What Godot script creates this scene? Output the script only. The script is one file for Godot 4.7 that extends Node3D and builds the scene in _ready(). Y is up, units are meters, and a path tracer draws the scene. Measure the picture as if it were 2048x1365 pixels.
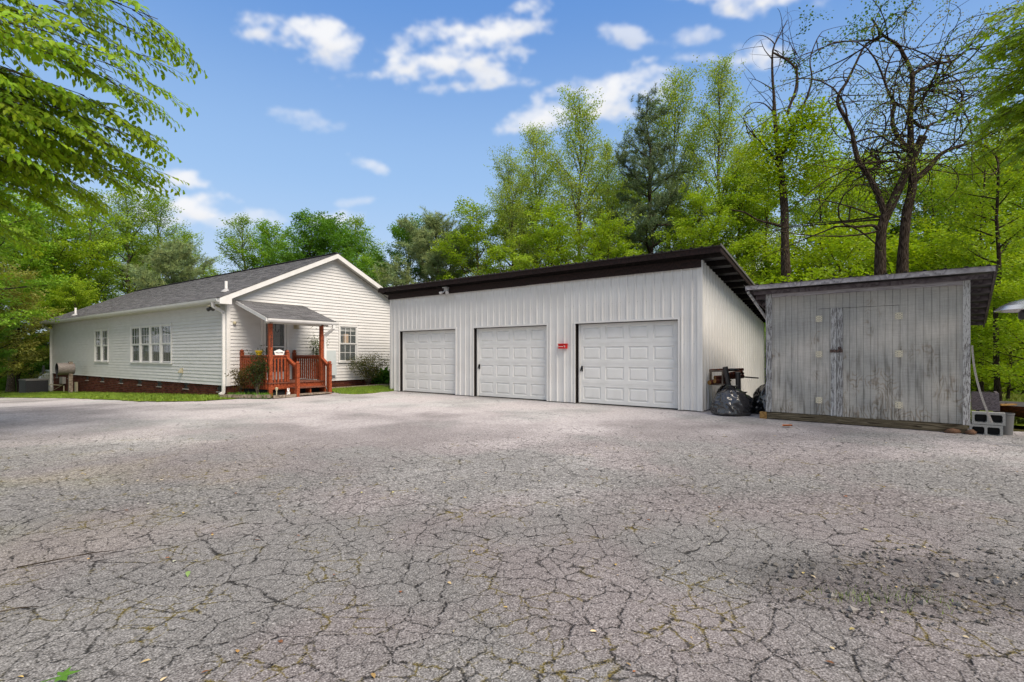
extends Node3D
# A gravel-grey driveway before a pale ranch house, a white metal garage and a weathered shed, spring woods behind.
# Axes: the eye stands at (0, 1.3, 0) and looks along -z; metres.

class MB:
	var v := PackedVector3Array()
	var n := PackedVector3Array()
	var uv := PackedVector2Array()
	var c := PackedColorArray()
	var col := Color(1, 1, 1)
	var uo := Vector2.ZERO

	func tri(a: Vector3, b: Vector3, d: Vector3, na: Vector3, nb: Vector3, nd: Vector3, ua: Vector2, ub: Vector2, ud: Vector2) -> void:
		if (b - a).cross(d - a).dot(na + nb + nd) > 0.0:
			v.append(a); v.append(d); v.append(b)
			n.append(na); n.append(nd); n.append(nb)
			uv.append(ua + uo); uv.append(ud + uo); uv.append(ub + uo)
		else:
			v.append(a); v.append(b); v.append(d)
			n.append(na); n.append(nb); n.append(nd)
			uv.append(ua + uo); uv.append(ub + uo); uv.append(ud + uo)
		c.append(col); c.append(col); c.append(col)

	func quad(a: Vector3, b: Vector3, d: Vector3, e: Vector3, out: Vector3, usize := Vector2(-1, -1)) -> void:
		var nn := (b - a).cross(e - a)
		if nn.length_squared() < 1e-14:
			nn = (d - b).cross(e - b)
		if nn.dot(out) < 0.0:
			nn = -nn
		nn = nn.normalized()
		var w := usize.x if usize.x >= 0.0 else (b - a).length()
		var h := usize.y if usize.y >= 0.0 else (e - a).length()
		var q := [Vector2(0, h), Vector2(w, h), Vector2(w, 0), Vector2(0, 0)]
		if usize.x < 0.0 and h > w:
			q = [Vector2(0, 0), Vector2(0, w), Vector2(h, w), Vector2(h, 0)]
		tri(a, b, d, nn, nn, nn, q[0], q[1], q[2])
		tri(a, d, e, nn, nn, nn, q[0], q[2], q[3])

	func box(at: Vector3, size: Vector3, bs := Basis()) -> void:
		var x := bs.x * size.x * 0.5
		var y := bs.y * size.y * 0.5
		var z := bs.z * size.z * 0.5
		quad(at - x - y + z, at + x - y + z, at + x + y + z, at - x + y + z, z)
		quad(at - x - y - z, at + x - y - z, at + x + y - z, at - x + y - z, -z)
		quad(at + x - y - z, at + x - y + z, at + x + y + z, at + x + y - z, x)
		quad(at - x - y - z, at - x - y + z, at - x + y + z, at - x + y - z, -x)
		quad(at - x + y - z, at + x + y - z, at + x + y + z, at - x + y + z, y)
		quad(at - x - y - z, at + x - y - z, at + x - y + z, at - x - y + z, -y)

	func span(lo: Vector3, hi: Vector3) -> void:
		box((lo + hi) * 0.5, (hi - lo).abs())

	func bar(a: Vector3, b: Vector3, w: float, h: float, up := Vector3.UP) -> void:
		var d := (b - a).normalized()
		if absf(d.dot(up)) > 0.99:
			up = Vector3.RIGHT
		var s := d.cross(up).normalized()
		box((a + b) * 0.5, Vector3((b - a).length(), h, w), Basis(d, s.cross(d), s))

	func tube(p: PackedVector3Array, r: PackedFloat32Array, sides := 6, caps := true) -> void:
		var m := p.size()
		var d0 := (p[1] - p[0]).normalized()
		var s := d0.cross(Vector3.UP if absf(d0.y) < 0.9 else Vector3.RIGHT).normalized()
		var prev := PackedVector3Array()
		var pn := PackedVector3Array()
		var run := 0.0
		for i in m:
			var d := (p[mini(i + 1, m - 1)] - p[maxi(i - 1, 0)]).normalized()
			s = (s - d * s.dot(d)).normalized()
			var t := d.cross(s)
			var ring := PackedVector3Array()
			var rn := PackedVector3Array()
			for k in sides:
				var a := TAU * k / sides
				var o := s * cos(a) + t * sin(a)
				rn.append(o)
				ring.append(p[i] + o * r[i])
			if i > 0:
				var l := (p[i] - p[i - 1]).length()
				var w := TAU * maxf(r[i], r[i - 1]) / sides
				for k in sides:
					var k2 := (k + 1) % sides
					tri(prev[k], prev[k2], ring[k2], pn[k], pn[k2], rn[k2], Vector2(run, k * w), Vector2(run, (k + 1) * w), Vector2(run + l, (k + 1) * w))
					tri(prev[k], ring[k2], ring[k], pn[k], rn[k2], rn[k], Vector2(run, k * w), Vector2(run + l, (k + 1) * w), Vector2(run + l, k * w))
				run += l
			if caps and (i == 0 or i == m - 1):
				var o := -d if i == 0 else d
				for k in sides:
					tri(p[i], ring[k], ring[(k + 1) % sides], o, o, o, Vector2.ZERO, Vector2(0.1, 0), Vector2(0, 0.1))
			prev = ring
			pn = rn

	func lathe(at: Vector3, prof: PackedVector2Array, sides := 16, bs := Basis()) -> void:
		for i in prof.size() - 1:
			var d := prof[i + 1] - prof[i]
			var pn := Vector2(d.y, -d.x).normalized()
			for k in sides:
				var a := TAU * k / sides
				var b := TAU * (k + 1) / sides
				var ca := Vector3(cos(a), 0, sin(a))
				var cb := Vector3(cos(b), 0, sin(b))
				var na := bs * (ca * pn.x + Vector3.UP * pn.y)
				var nb := bs * (cb * pn.x + Vector3.UP * pn.y)
				var p0 := at + bs * (ca * prof[i].x + Vector3.UP * prof[i].y)
				var p1 := at + bs * (cb * prof[i].x + Vector3.UP * prof[i].y)
				var p2 := at + bs * (cb * prof[i + 1].x + Vector3.UP * prof[i + 1].y)
				var p3 := at + bs * (ca * prof[i + 1].x + Vector3.UP * prof[i + 1].y)
				var u0 := a * 0.2
				var u1 := b * 0.2
				if prof[i].x > 1e-5:
					tri(p0, p1, p2, na, nb, nb, Vector2(u0, prof[i].y), Vector2(u1, prof[i].y), Vector2(u1, prof[i + 1].y))
				if prof[i + 1].x > 1e-5:
					tri(p0, p2, p3, na, nb, na, Vector2(u0, prof[i].y), Vector2(u1, prof[i + 1].y), Vector2(u0, prof[i + 1].y))

	func prism(poly: PackedVector2Array, depth: float, xf := Transform3D()) -> void:
		# an outline in x and y, from z = 0 to z = depth
		var ids := Geometry2D.triangulate_polygon(poly)
		var z := xf.basis.z * depth
		for i in range(0, ids.size(), 3):
			var a := xf * Vector3(poly[ids[i]].x, poly[ids[i]].y, 0)
			var b := xf * Vector3(poly[ids[i + 1]].x, poly[ids[i + 1]].y, 0)
			var d := xf * Vector3(poly[ids[i + 2]].x, poly[ids[i + 2]].y, 0)
			var nn := z.normalized() * signf(depth)
			tri(a, b, d, -nn, -nn, -nn, poly[ids[i]], poly[ids[i + 1]], poly[ids[i + 2]])
			tri(a + z, b + z, d + z, nn, nn, nn, poly[ids[i]], poly[ids[i + 1]], poly[ids[i + 2]])
		var cw := Geometry2D.is_polygon_clockwise(poly)
		for i in poly.size():
			var p := poly[i]
			var q := poly[(i + 1) % poly.size()]
			var e := (q - p)
			var o := Vector2(e.y, -e.x) * (-1.0 if cw else 1.0)
			var a := xf * Vector3(p.x, p.y, 0)
			var b := xf * Vector3(q.x, q.y, 0)
			quad(a, b, b + z, a + z, xf.basis * Vector3(o.x, o.y, 0))

	func mesh() -> ArrayMesh:
		var a := []
		a.resize(Mesh.ARRAY_MAX)
		a[Mesh.ARRAY_VERTEX] = v
		a[Mesh.ARRAY_NORMAL] = n
		a[Mesh.ARRAY_TEX_UV] = uv
		a[Mesh.ARRAY_COLOR] = c
		var m := ArrayMesh.new()
		m.add_surface_from_arrays(Mesh.PRIMITIVE_TRIANGLES, a)
		return m

var M := {}
var rng := RandomNumberGenerator.new()

func lin(r: float, g: float, b: float) -> Color:
	return Color(r, g, b).linear_to_srgb()

func mat(key: String, albedo: Color, rough := 0.7, tex: Texture2D = null, uvscale := 1.0, spec := 0.4) -> StandardMaterial3D:
	var m := StandardMaterial3D.new()
	m.resource_name = key
	m.albedo_color = albedo
	m.roughness = rough
	m.metallic_specular = spec
	if tex:
		m.albedo_texture = tex
		m.uv1_scale = Vector3(uvscale, uvscale, 1)
	M[key] = m
	return m

func put(called: String, mb: MB, m: Material, parent: Node = self) -> MeshInstance3D:
	var o := MeshInstance3D.new()
	o.name = called
	o.mesh = mb.mesh()
	o.material_override = m
	parent.add_child(o, true)
	return o

func put_mesh(called: String, mesh: Mesh, m: Material, parent: Node, xf := Transform3D()) -> MeshInstance3D:
	var o := MeshInstance3D.new()
	o.name = called
	o.mesh = mesh
	o.material_override = m
	o.transform = xf
	parent.add_child(o, true)
	return o

func thing(called: String, label: String, category: String, at := Vector3.ZERO, turn := 0.0, group := "") -> Node3D:
	var o := Node3D.new()
	o.name = called
	add_child(o, true)
	o.position = at
	o.rotation_degrees.y = turn
	return tag(o, label, category, group)

func tag(o: Node3D, label: String, category: String, group := "") -> Node3D:
	o.set_meta("label", label)
	o.set_meta("category", category)
	if group != "":
		o.set_meta("group", group)
	return o

func struct(o: Node3D, label := "") -> Node3D:
	o.set_meta("kind", "structure")
	if label != "":
		o.set_meta("label", label)
	return o

func rr(a: float, b: float) -> float:
	return rng.randf_range(a, b)

func noise(sd: int, freq: float, kind := FastNoiseLite.TYPE_SIMPLEX_SMOOTH, oct := 4) -> FastNoiseLite:
	var f := FastNoiseLite.new()
	f.seed = sd
	f.noise_type = kind
	f.frequency = freq
	f.fractal_octaves = oct
	if oct <= 1:
		f.fractal_type = FastNoiseLite.FRACTAL_NONE
	return f

func smooth(a: float, b: float, x: float) -> float:
	var t := clampf((x - a) / (b - a), 0.0, 1.0)
	return t * t * (3.0 - 2.0 * t)

# height of the land under the eye's frame: the yard is level, falls away past the house and climbs to a wooded hill at the back
func land(x: float, z: float) -> float:
	var d := -z
	var s := -0.813 * (x + 8.906) + 0.582 * (d - 16.0)
	var h := -0.036 * 0.5 * (s + sqrt(s * s + 1.5)) * smooth(-14.0, -2.0, s)
	h = maxf(h, -1.6)
	var hill := smooth(26.0, 70.0, d) * smooth(-0.35, 0.35, x / maxf(d, 1.0)) * 7.0 + smooth(60.0, 160.0, d) * 6.0
	h += hill
	var ux := 0.813 * (x + 8.906) - 0.582 * (d - 16.0)
	var bz := 0.582 * (x + 8.906) + 0.813 * (d - 16.0)
	h += 0.085 * smooth(2.9, 1.6, ux) * smooth(-0.3, 0.6, ux) * smooth(0.2, 1.6, bz) * smooth(9.5, 7.5, bz)
	return h

func _ready() -> void:
	rng.seed = 20417
	look()
	materials()
	ground()
	house()
	porch()
	garage()
	shed()
	yard_things()
	woods()

func look() -> void:
	var cam := Camera3D.new()
	cam.name = "camera"
	cam.projection = Camera3D.PROJECTION_FRUSTUM
	cam.near = 0.05
	cam.far = 1500.0
	cam.size = 2.0 * cam.near * 682.5 / 1024.0
	cam.frustum_offset = Vector2(0, cam.near * 27.5 / 1024.0)
	cam.position = Vector3(0, 1.3, 0)
	add_child(cam)
	cam.current = true
	var e := Environment.new()
	e.background_mode = Environment.BG_SKY
	e.tonemap_mode = Environment.TONE_MAPPER_LINEAR
	e.tonemap_exposure = EXPOSURE
	e.sdfgi_enabled = true
	e.ssao_enabled = true
	e.ssil_enabled = true
	var sky := Sky.new()
	var sm := PanoramaSkyMaterial.new()
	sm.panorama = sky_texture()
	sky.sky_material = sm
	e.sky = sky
	var we := WorldEnvironment.new()
	we.name = "world_environment"
	we.environment = e
	add_child(we)
	var sun := DirectionalLight3D.new()
	sun.name = "sun"
	sun.light_energy = SUN
	sun.light_color = Color(1.0, 0.945, 0.875)
	sun.light_angular_distance = 38.0
	sun.shadow_enabled = true
	add_child(sun)
	sun.look_at_from_position(Vector3(0.43, 0.77, 0.47) * 50.0, Vector3.ZERO)

const EXPOSURE := 3.45
const SUN := 0.5

func sky_texture() -> ImageTexture:
	# blue air with fair-weather clouds; each cloud in view is a bank at its own bearing (x, y on the plane z = -1), shaped by noise
	var w := 2048
	var h := 1024
	var clouds := [
		[-0.40, 0.625, 0.105, 0.036, -12.0, 1.0], [-0.345, 0.575, 0.045, 0.035, -40.0, 0.55],
		[-0.12, 0.585, 0.125, 0.052, 6.0, 1.1], [-0.02, 0.63, 0.09, 0.040, 25.0, 1.0], [-0.06, 0.555, 0.08, 0.03, -8.0, 0.9],
		[0.17, 0.50, 0.15, 0.042, 17.0, 1.0], [0.07, 0.465, 0.08, 0.03, 10.0, 0.8], [0.27, 0.535, 0.08, 0.03, 10.0, 0.8],
		[0.215, 0.628, 0.06, 0.018, -14.0, 0.65], [0.345, 0.622, 0.06, 0.015, 8.0, 0.6], [0.36, 0.58, 0.045, 0.012, 0.0, 0.6],
		[0.47, 0.70, 0.12, 0.032, 0.0, 1.1], [0.49, 0.588, 0.055, 0.028, 4.0, 0.9],
		[-0.665, 0.29, 0.105, 0.036, -8.0, 1.1], [-0.655, 0.343, 0.05, 0.020, -12.0, 0.95], [-0.60, 0.265, 0.08, 0.015, 0.0, 0.6],
		[-0.40, 0.458, 0.065, 0.016, -10.0, 0.45], [-0.285, 0.372, 0.034, 0.013, -20.0, 0.6], [-0.52, 0.265, 0.07, 0.018, 0.0, 0.55],
		[-0.35, 0.262, 0.05, 0.018, 0.0, 0.65], [-0.30, 0.30, 0.045, 0.008, 8.0, 0.4], [0.62, 0.16, 0.5, 0.07, 0.0, 0.75], [0.1, 0.12, 0.5, 0.05, 0.0, 0.5],
	]
	var n1 := noise(3, 9.0, FastNoiseLite.TYPE_SIMPLEX_SMOOTH, 6)
	var n2 := noise(8, 1.1, FastNoiseLite.TYPE_SIMPLEX_SMOOTH, 5)
	var px := PackedFloat32Array()
	px.resize(w * h * 3)
	var k := 1.0 / EXPOSURE
	for j in h:
		var el := PI * 0.5 - PI * (j + 0.5) / h
		var low := el < -0.02
		var y := sin(el)
		var r := cos(el)
		var e := maxf(el, 0.0) / 0.62
		var base := Color(0.66, 0.79, 0.94).lerp(Color(0.36, 0.57, 0.89), smooth(0.0, 0.55, e)).lerp(Color(0.125, 0.30, 0.70), smooth(0.40, 1.08, e)).lerp(Color(0.06, 0.18, 0.52), smooth(1.0, 2.3, e))
		for i in w:
			var o := (j * w + i) * 3
			if low:
				px[o] = 0.10 * k
				px[o + 1] = 0.11 * k
				px[o + 2] = 0.09 * k
				continue
			var a := TAU * (i + 0.5) / w
			var x := sin(a) * r
			var z := -cos(a) * r
			var m := 0.0
			var shade := 1.0
			var inside := 0.0
			if z < -0.2:
				var qx := x / -z
				var qy := y / -z
				inside = smooth(1.35, 1.08, absf(qx)) * smooth(0.95, 0.75, qy)
				if inside > 0.0:
					var nn := 0.0
					var got := false
					for c in clouds:
						var dx: float = qx - c[0]
						var dy: float = qy - c[1]
						if absf(dx) > c[2] * 2.2 + c[3] or absf(dy) > c[3] * 2.2 + c[2] * 0.8:
							continue
						if not got:
							got = true
							nn = n1.get_noise_2d(qx * 1.0 + 3.0, qy * 1.9) + 0.35 * n1.get_noise_2d(qx * 3.1, qy * 4.3 + 7.0)
						var ca := cos(deg_to_rad(c[4]))
						var sa := sin(deg_to_rad(c[4]))
						var u: float = (dx * ca + dy * sa) / c[2]
						var v2: float = (-dx * sa + dy * ca) / c[3]
						var dens: float = (1.16 - (u * u + v2 * v2) * 0.68) + nn * 1.35
						m = maxf(m, smooth(0.0, 1.55, dens) * minf(c[5], 1.0))
						shade = minf(shade, 1.0 - 0.10 * smooth(0.2, -1.0, v2) * smooth(0.3, 1.4, dens))
					m *= inside
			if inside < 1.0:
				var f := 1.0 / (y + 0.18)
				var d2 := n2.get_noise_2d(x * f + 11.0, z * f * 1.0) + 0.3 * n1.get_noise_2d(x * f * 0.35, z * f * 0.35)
				m = maxf(m, smooth(-0.48, 0.26, d2) * 0.92 * (1.0 - inside))  # cloud cover added outside the view, thicker there to whiten the light
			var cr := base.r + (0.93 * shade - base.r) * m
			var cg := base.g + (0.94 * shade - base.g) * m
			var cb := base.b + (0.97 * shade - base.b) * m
			px[o] = cr * k
			px[o + 1] = cg * k
			px[o + 2] = cb * k
	var im := Image.create_from_data(w, h, false, Image.FORMAT_RGBF, px.to_byte_array())
	return ImageTexture.create_from_image(im)

func picture(w: int, h: int, data: PackedByteArray) -> ImageTexture:
	return ImageTexture.create_from_image(Image.create_from_data(w, h, false, Image.FORMAT_RGB8, data))

func grey(w: int, h: int, data: PackedByteArray) -> ImageTexture:
	return ImageTexture.create_from_image(Image.create_from_data(w, h, false, Image.FORMAT_L8, data))

# mottled surface: two srgb colours mixed by layered noise, squeezed along x or y
func mottle(sd: int, w: int, h: int, a: Color, b: Color, fx: float, fy: float, contrast: float, speck: float) -> ImageTexture:
	var f := noise(sd, 1.0, FastNoiseLite.TYPE_SIMPLEX_SMOOTH, 5)
	var d := PackedByteArray()
	d.resize(w * h * 3)
	for j in h:
		for i in w:
			# blend over the far edge so that the picture repeats without a seam
			var t := f.get_noise_2d(i * fx / w, j * fy / h)
			var ex := smooth(0.8, 1.0, float(i) / w)
			var ey := smooth(0.8, 1.0, float(j) / h)
			if ex > 0.0:
				t = lerpf(t, f.get_noise_2d((i - w) * fx / w, j * fy / h), ex)
			if ey > 0.0:
				t = lerpf(t, f.get_noise_2d(i * fx / w, (j - h) * fy / h), ey)
			var s := clampf(0.5 + t * contrast, 0.0, 1.0)
			var q := 1.0 + rng.randf_range(-speck, speck)
			var k := (j * w + i) * 3
			d[k] = clampi(int((a.r + (b.r - a.r) * s) * q * 255.0), 0, 255)
			d[k + 1] = clampi(int((a.g + (b.g - a.g) * s) * q * 255.0), 0, 255)
			d[k + 2] = clampi(int((a.b + (b.b - a.b) * s) * q * 255.0), 0, 255)
	return picture(w, h, d)

# the figure of a flat-sawn board: rings cut at a slant, u along the grain
func grain(sd: int, w: int, h: int, light: Color, dark: Color, rings: float, share := 0.5) -> ImageTexture:
	var f := noise(sd, 1.0, FastNoiseLite.TYPE_SIMPLEX_SMOOTH, 3)
	var d := PackedByteArray()
	d.resize(w * h * 3)
	for j in h:
		for i in w:
			var u := float(i) / w
			var v := float(j) / h
			var bend := f.get_noise_2d(u * 2.2, v * 0.9) * 1.6 + f.get_noise_2d(u * 7.0, v * 3.0) * 0.22
			var r := fposmod((absf(v - 0.5 + 0.2 * f.get_noise_2d(u * 1.3 + 9.0, 0.0)) * 1.4 + bend * 0.35) * rings, 1.0)
			var s := pow(r, 2.2) * share + 0.25 * (0.5 + f.get_noise_2d(u * 14.0, v * 160.0)) + rng.randf_range(-0.05, 0.05)
			s = clampf(s, 0.0, 1.0)
			var k := (j * w + i) * 3
			d[k] = clampi(int((light.r + (dark.r - light.r) * s) * 255.0), 0, 255)
			d[k + 1] = clampi(int((light.g + (dark.g - light.g) * s) * 255.0), 0, 255)
			d[k + 2] = clampi(int((light.b + (dark.b - light.b) * s) * 255.0), 0, 255)
	return picture(w, h, d)

# old grey plywood: rough saw marks across, blotches of lost paint, dark raised figure low down; u 0..1 across the front, v 0 top .. 1 bottom
func plywood() -> ImageTexture:
	var w := 1024
	var h := 820
	var f := noise(51, 1.0, FastNoiseLite.TYPE_SIMPLEX_SMOOTH, 4)
	var g := noise(52, 1.0, FastNoiseLite.TYPE_SIMPLEX_SMOOTH, 2)
	var d := PackedByteArray()
	d.resize(w * h * 3)
	for j in h:
		var v := float(j) / h
		for i in w:
			var u := float(i) / w
			var saw := f.get_noise_2d(u * 16.0, v * 150.0) * 0.5 + f.get_noise_2d(u * 3.0, v * 60.0) * 0.3
			var streak := f.get_noise_2d(u * 90.0, v * 5.0)
			var blot := g.get_noise_2d(u * 3.4, v * 2.4 + 4.0)
			var ring := sin((g.get_noise_2d(u * 4.5 + 3.0, v * 2.0) * 6.0 + u * 3.0 + g.get_noise_2d(u * 22.0, v * 9.0) * 0.8) * 6.0)
			var fig := pow(maxf(ring, 0.0), 1.6)
			var where := smooth(-0.15, 0.35, f.get_noise_2d(u * 5.0 + 1.0, v * 3.0) + (v - 0.62) * 0.9 - absf(u - 0.62) * 0.7)
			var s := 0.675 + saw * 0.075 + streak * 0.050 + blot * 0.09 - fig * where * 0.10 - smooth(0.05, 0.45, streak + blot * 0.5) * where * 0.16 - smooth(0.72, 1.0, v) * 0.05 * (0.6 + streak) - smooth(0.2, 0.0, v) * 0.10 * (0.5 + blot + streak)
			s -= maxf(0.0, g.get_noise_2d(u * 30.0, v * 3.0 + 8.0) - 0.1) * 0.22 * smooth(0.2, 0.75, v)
			s += rng.randf_range(-0.022, 0.022)
			var warm := 0.018 + 0.012 * blot + 0.020 * where * fig
			var k := (j * w + i) * 3
			d[k] = clampi(int((s + warm) * 255.0), 0, 255)
			d[k + 1] = clampi(int((s + 0.003) * 255.0), 0, 255)
			d[k + 2] = clampi(int((s - 0.006 - warm) * 255.0), 0, 255)
	return picture(w, h, d)

# white paint peeling off grey wood in long flakes; u along the board
func peeling(sd: int, cover: float) -> ImageTexture:
	var w := 512
	var h := 48
	var f := noise(sd, 1.0, FastNoiseLite.TYPE_SIMPLEX_SMOOTH, 4)
	var d := PackedByteArray()
	d.resize(w * h * 3)
	for j in h:
		for i in w:
			var u := float(i) / w
			var v := float(j) / h
			var p := f.get_noise_2d(u * 9.0, v * 5.0) + 0.45 * f.get_noise_2d(u * 30.0, v * 22.0) + cover
			var wood := 0.46 + 0.16 * f.get_noise_2d(u * 10.0, v * 60.0) + rng.randf_range(-0.03, 0.03)
			var paint := 0.74 + 0.05 * f.get_noise_2d(u * 6.0, v * 4.0) + rng.randf_range(-0.015, 0.015)
			var s := smooth(-0.03, 0.03, p)
			var edge := 1.0 - 0.35 * smooth(0.07, 0.0, absf(p + 0.02))
			var q := lerpf(wood, paint, s) * edge
			var k := (j * w + i) * 3
			d[k] = clampi(int((q + 0.012 * (1.0 - s)) * 255.0), 0, 255)
			d[k + 1] = clampi(int((q - 0.004) * 255.0), 0, 255)
			d[k + 2] = clampi(int((q - 0.012) * 255.0), 0, 255)
	return picture(w, h, d)

func vc(m: StandardMaterial3D) -> StandardMaterial3D:
	m.vertex_color_use_as_albedo = true
	return m

func leafy(key: String, through := 0.75, rough := 0.55) -> StandardMaterial3D:
	var m := vc(mat(key, Color.WHITE, rough, null, 1.0, 0.35))
	m.backlight_enabled = true
	m.backlight = Color(through, through, through * 0.55)
	return m

func bump(m: StandardMaterial3D, t: Texture2D, cm: float) -> StandardMaterial3D:
	m.heightmap_enabled = true
	m.heightmap_texture = t
	m.heightmap_scale = cm
	return m

func materials() -> void:
	var dirt := mottle(61, 256, 256, Color(0.955, 0.955, 0.95), Color(1, 1, 1), 4, 3, 0.8, 0.008)
	var streaks := mottle(62, 256, 256, Color(0.94, 0.935, 0.93), Color(1, 1, 1), 2, 26, 0.9, 0.010)
	mat("vinyl_siding", lin(0.655, 0.65, 0.645), 0.5, dirt, 0.35)
	mat("white_trim", lin(0.70, 0.695, 0.685), 0.5, dirt, 0.6)
	mat("white_metal", lin(0.72, 0.715, 0.695), 0.42, streaks, 0.5)
	mat("white_door", lin(0.76, 0.755, 0.735), 0.4, dirt, 0.5)
	mat("galvanised", lin(0.40, 0.40, 0.40), 0.45, dirt, 1.0)
	mat("soffit", lin(0.60, 0.58, 0.53), 0.6, dirt, 0.6)
	var bw := grain(63, 512, 64, Color(1, 1, 1), Color(0.35, 0.3, 0.3), 7.0, 0.7)
	mat("brown_board", lin(0.026, 0.011, 0.009), 0.75, bw, 0.6)
	mat("dark_board", lin(0.016, 0.011, 0.010), 0.8, bw, 0.6)
	mat("roof_sheet", lin(0.13, 0.125, 0.122), 0.55, streaks, 0.4)
	mat("roof_underside", lin(0.16, 0.16, 0.165), 0.5, streaks, 0.4)
	mat("black_paint", lin(0.012, 0.012, 0.013), 0.5)
	var grit := mottle(64, 256, 256, Color(0.62, 0.62, 0.62), Color(1, 1, 1), 60, 60, 0.9, 0.22)
	vc(mat("shingle", Color.WHITE, 0.95, grit, 2.2, 0.2))
	var gritty := mottle(65, 256, 256, Color(0.70, 0.68, 0.66), Color(1, 1, 1), 30, 30, 0.9, 0.12)
	vc(mat("brick", Color.WHITE, 0.9, gritty, 3.0, 0.2))
	mat("mortar", lin(0.20, 0.17, 0.15), 0.95, gritty, 3.0, 0.2)
	var rw := grain(66, 512, 64, Color(1, 1, 1), Color(0.55, 0.48, 0.45), 6.0, 0.7)
	mat("red_stain", lin(0.36, 0.080, 0.026), 0.6, rw, 0.9)
	mat("red_deck", lin(0.22, 0.085, 0.055), 0.7, rw, 0.9)
	mat("dark_inside", lin(0.018, 0.018, 0.020), 0.9)
	mat("curtain", lin(0.040, 0.038, 0.037), 0.9)
	mat("dim_grille", lin(0.13, 0.13, 0.125), 0.7)
	mat("hinge_cream", lin(0.66, 0.60, 0.46), 0.45)
	mat("blind", lin(0.55, 0.54, 0.52), 0.8)
	mat("parchment", lin(0.45, 0.30, 0.18), 0.8)
	var glass := mat("pane", Color(0.9, 0.95, 0.95, 0.10), 0.02, null, 1.0, 0.7)
	glass.transparency = BaseMaterial3D.TRANSPARENCY_ALPHA
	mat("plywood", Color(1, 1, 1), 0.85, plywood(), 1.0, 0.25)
	mat("peeling_board", Color(1, 1, 1), 0.7, peeling(71, 0.10), 1.0, 0.3)
	mat("worn_board", Color(0.92, 0.92, 0.92), 0.75, peeling(72, 0.08), 1.0, 0.3)
	mat("peeling_trim", Color(0.97, 0.97, 0.97), 0.7, peeling(73, 0.36), 1.0, 0.3)
	var gw := grain(74, 512, 64, Color(0.78, 0.76, 0.76), Color(0.42, 0.40, 0.41), 5.0, 0.6)
	mat("grey_board", Color(0.96, 0.96, 0.97), 0.8, gw, 0.7, 0.25)
	mat("grey_rafter", Color(0.62, 0.60, 0.62), 0.8, gw, 0.7, 0.25)
	mat("skid_beam", Color(1, 1, 1), 0.8, grain(75, 1024, 96, Color(0.50, 0.46, 0.38), Color(0.17, 0.14, 0.10), 3.4, 1.1), 1.0, 0.25)
	mat("timber_edging", Color(1, 1, 1), 0.85, grain(76, 512, 64, Color(0.60, 0.55, 0.50), Color(0.34, 0.30, 0.26), 5.0, 0.8), 0.5, 0.25)
	bump(mat("vine_bark", lin(0.115, 0.088, 0.072), 0.95, null, 1.4, 0.15), gritty, 1.0)
	mat("fresh_wood", Color(1, 1, 1), 0.8, grain(77, 256, 64, Color(0.66, 0.52, 0.32), Color(0.42, 0.30, 0.16), 5.0, 0.8), 1.0, 0.25)
	mat("brass", lin(0.52, 0.47, 0.36), 0.4, dirt, 4.0)
	mat("rusty_steel", Color(1, 1, 1), 0.7, mottle(78, 128, 128, Color(0.20, 0.17, 0.17), Color(0.46, 0.36, 0.32), 6, 6, 1.3, 0.1), 4.0)
	bump(mat("concrete_block", lin(0.40, 0.41, 0.405), 0.95, gritty, 3.0, 0.2), gritty, 0.25)
	mat("stone", lin(0.20, 0.12, 0.08), 0.9, gritty, 2.0, 0.2)
	mat("pale_stone", lin(0.42, 0.40, 0.38), 0.9, gritty, 2.0, 0.2)
	var bag := mat("black_film", lin(0.010, 0.010, 0.011), 0.16, null, 1.0, 0.6)
	bag.clearcoat_enabled = true
	bag.clearcoat = 0.6
	bag.clearcoat_roughness = 0.1
	mat("grey_film", lin(0.026, 0.025, 0.027), 0.22, null, 1.0, 0.7)
	mat("black_plastic", lin(0.012, 0.011, 0.012), 0.35, null, 1.0, 0.6)
	mat("rust", Color(1, 1, 1), 0.85, mottle(79, 256, 128, Color(0.20, 0.08, 0.045), Color(0.42, 0.20, 0.10), 8, 5, 1.2, 0.1), 1.4)
	mat("red_paint", lin(0.55, 0.010, 0.008), 0.35)
	mat("silver", lin(0.62, 0.62, 0.63), 0.25).metallic = 0.9
	mat("yellow_glaze", lin(0.60, 0.42, 0.02), 0.35)
	mat("pale_blue", lin(0.48, 0.53, 0.55), 0.6, dirt, 1.0)
	mat("spa_shell", lin(0.030, 0.031, 0.036), 0.5, dirt, 1.0)
	mat("dull_cover", lin(0.13, 0.13, 0.13), 0.7, dirt, 1.0)
	mat("dull_metal", Color(1, 1, 1), 0.5, mottle(80, 128, 128, Color(0.40, 0.37, 0.36), Color(0.55, 0.52, 0.50), 10, 4, 0.6, 0.03), 2.0)
	mat("cream", lin(0.50, 0.45, 0.31), 0.6, dirt, 1.0)
	mat("white_glaze", lin(0.78, 0.77, 0.75), 0.4)
	mat("ink", lin(0.02, 0.02, 0.02), 0.6)
	var barkt := mottle(81, 256, 256, Color(0.42, 0.40, 0.38), Color(1, 1, 1), 4, 26, 1.3, 0.14)
	bump(mat("dark_bark", lin(0.115, 0.088, 0.070), 0.95, barkt, 1.4, 0.15), barkt, 2.0)
	bump(mat("grey_bark", lin(0.165, 0.140, 0.115), 0.95, barkt, 1.4, 0.15), barkt, 2.0)
	leafy("leaf", 0.95)
	leafy("near_leaf", 1.0, 0.5)
	leafy("needle", 0.4)
	leafy("grass_blade", 0.6)
	vc(mat("litter", Color.WHITE, 0.8, null, 1.0, 0.2))
	vc(mat("pebble", Color.WHITE, 0.9, gritty, 6.0, 0.2))
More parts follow.
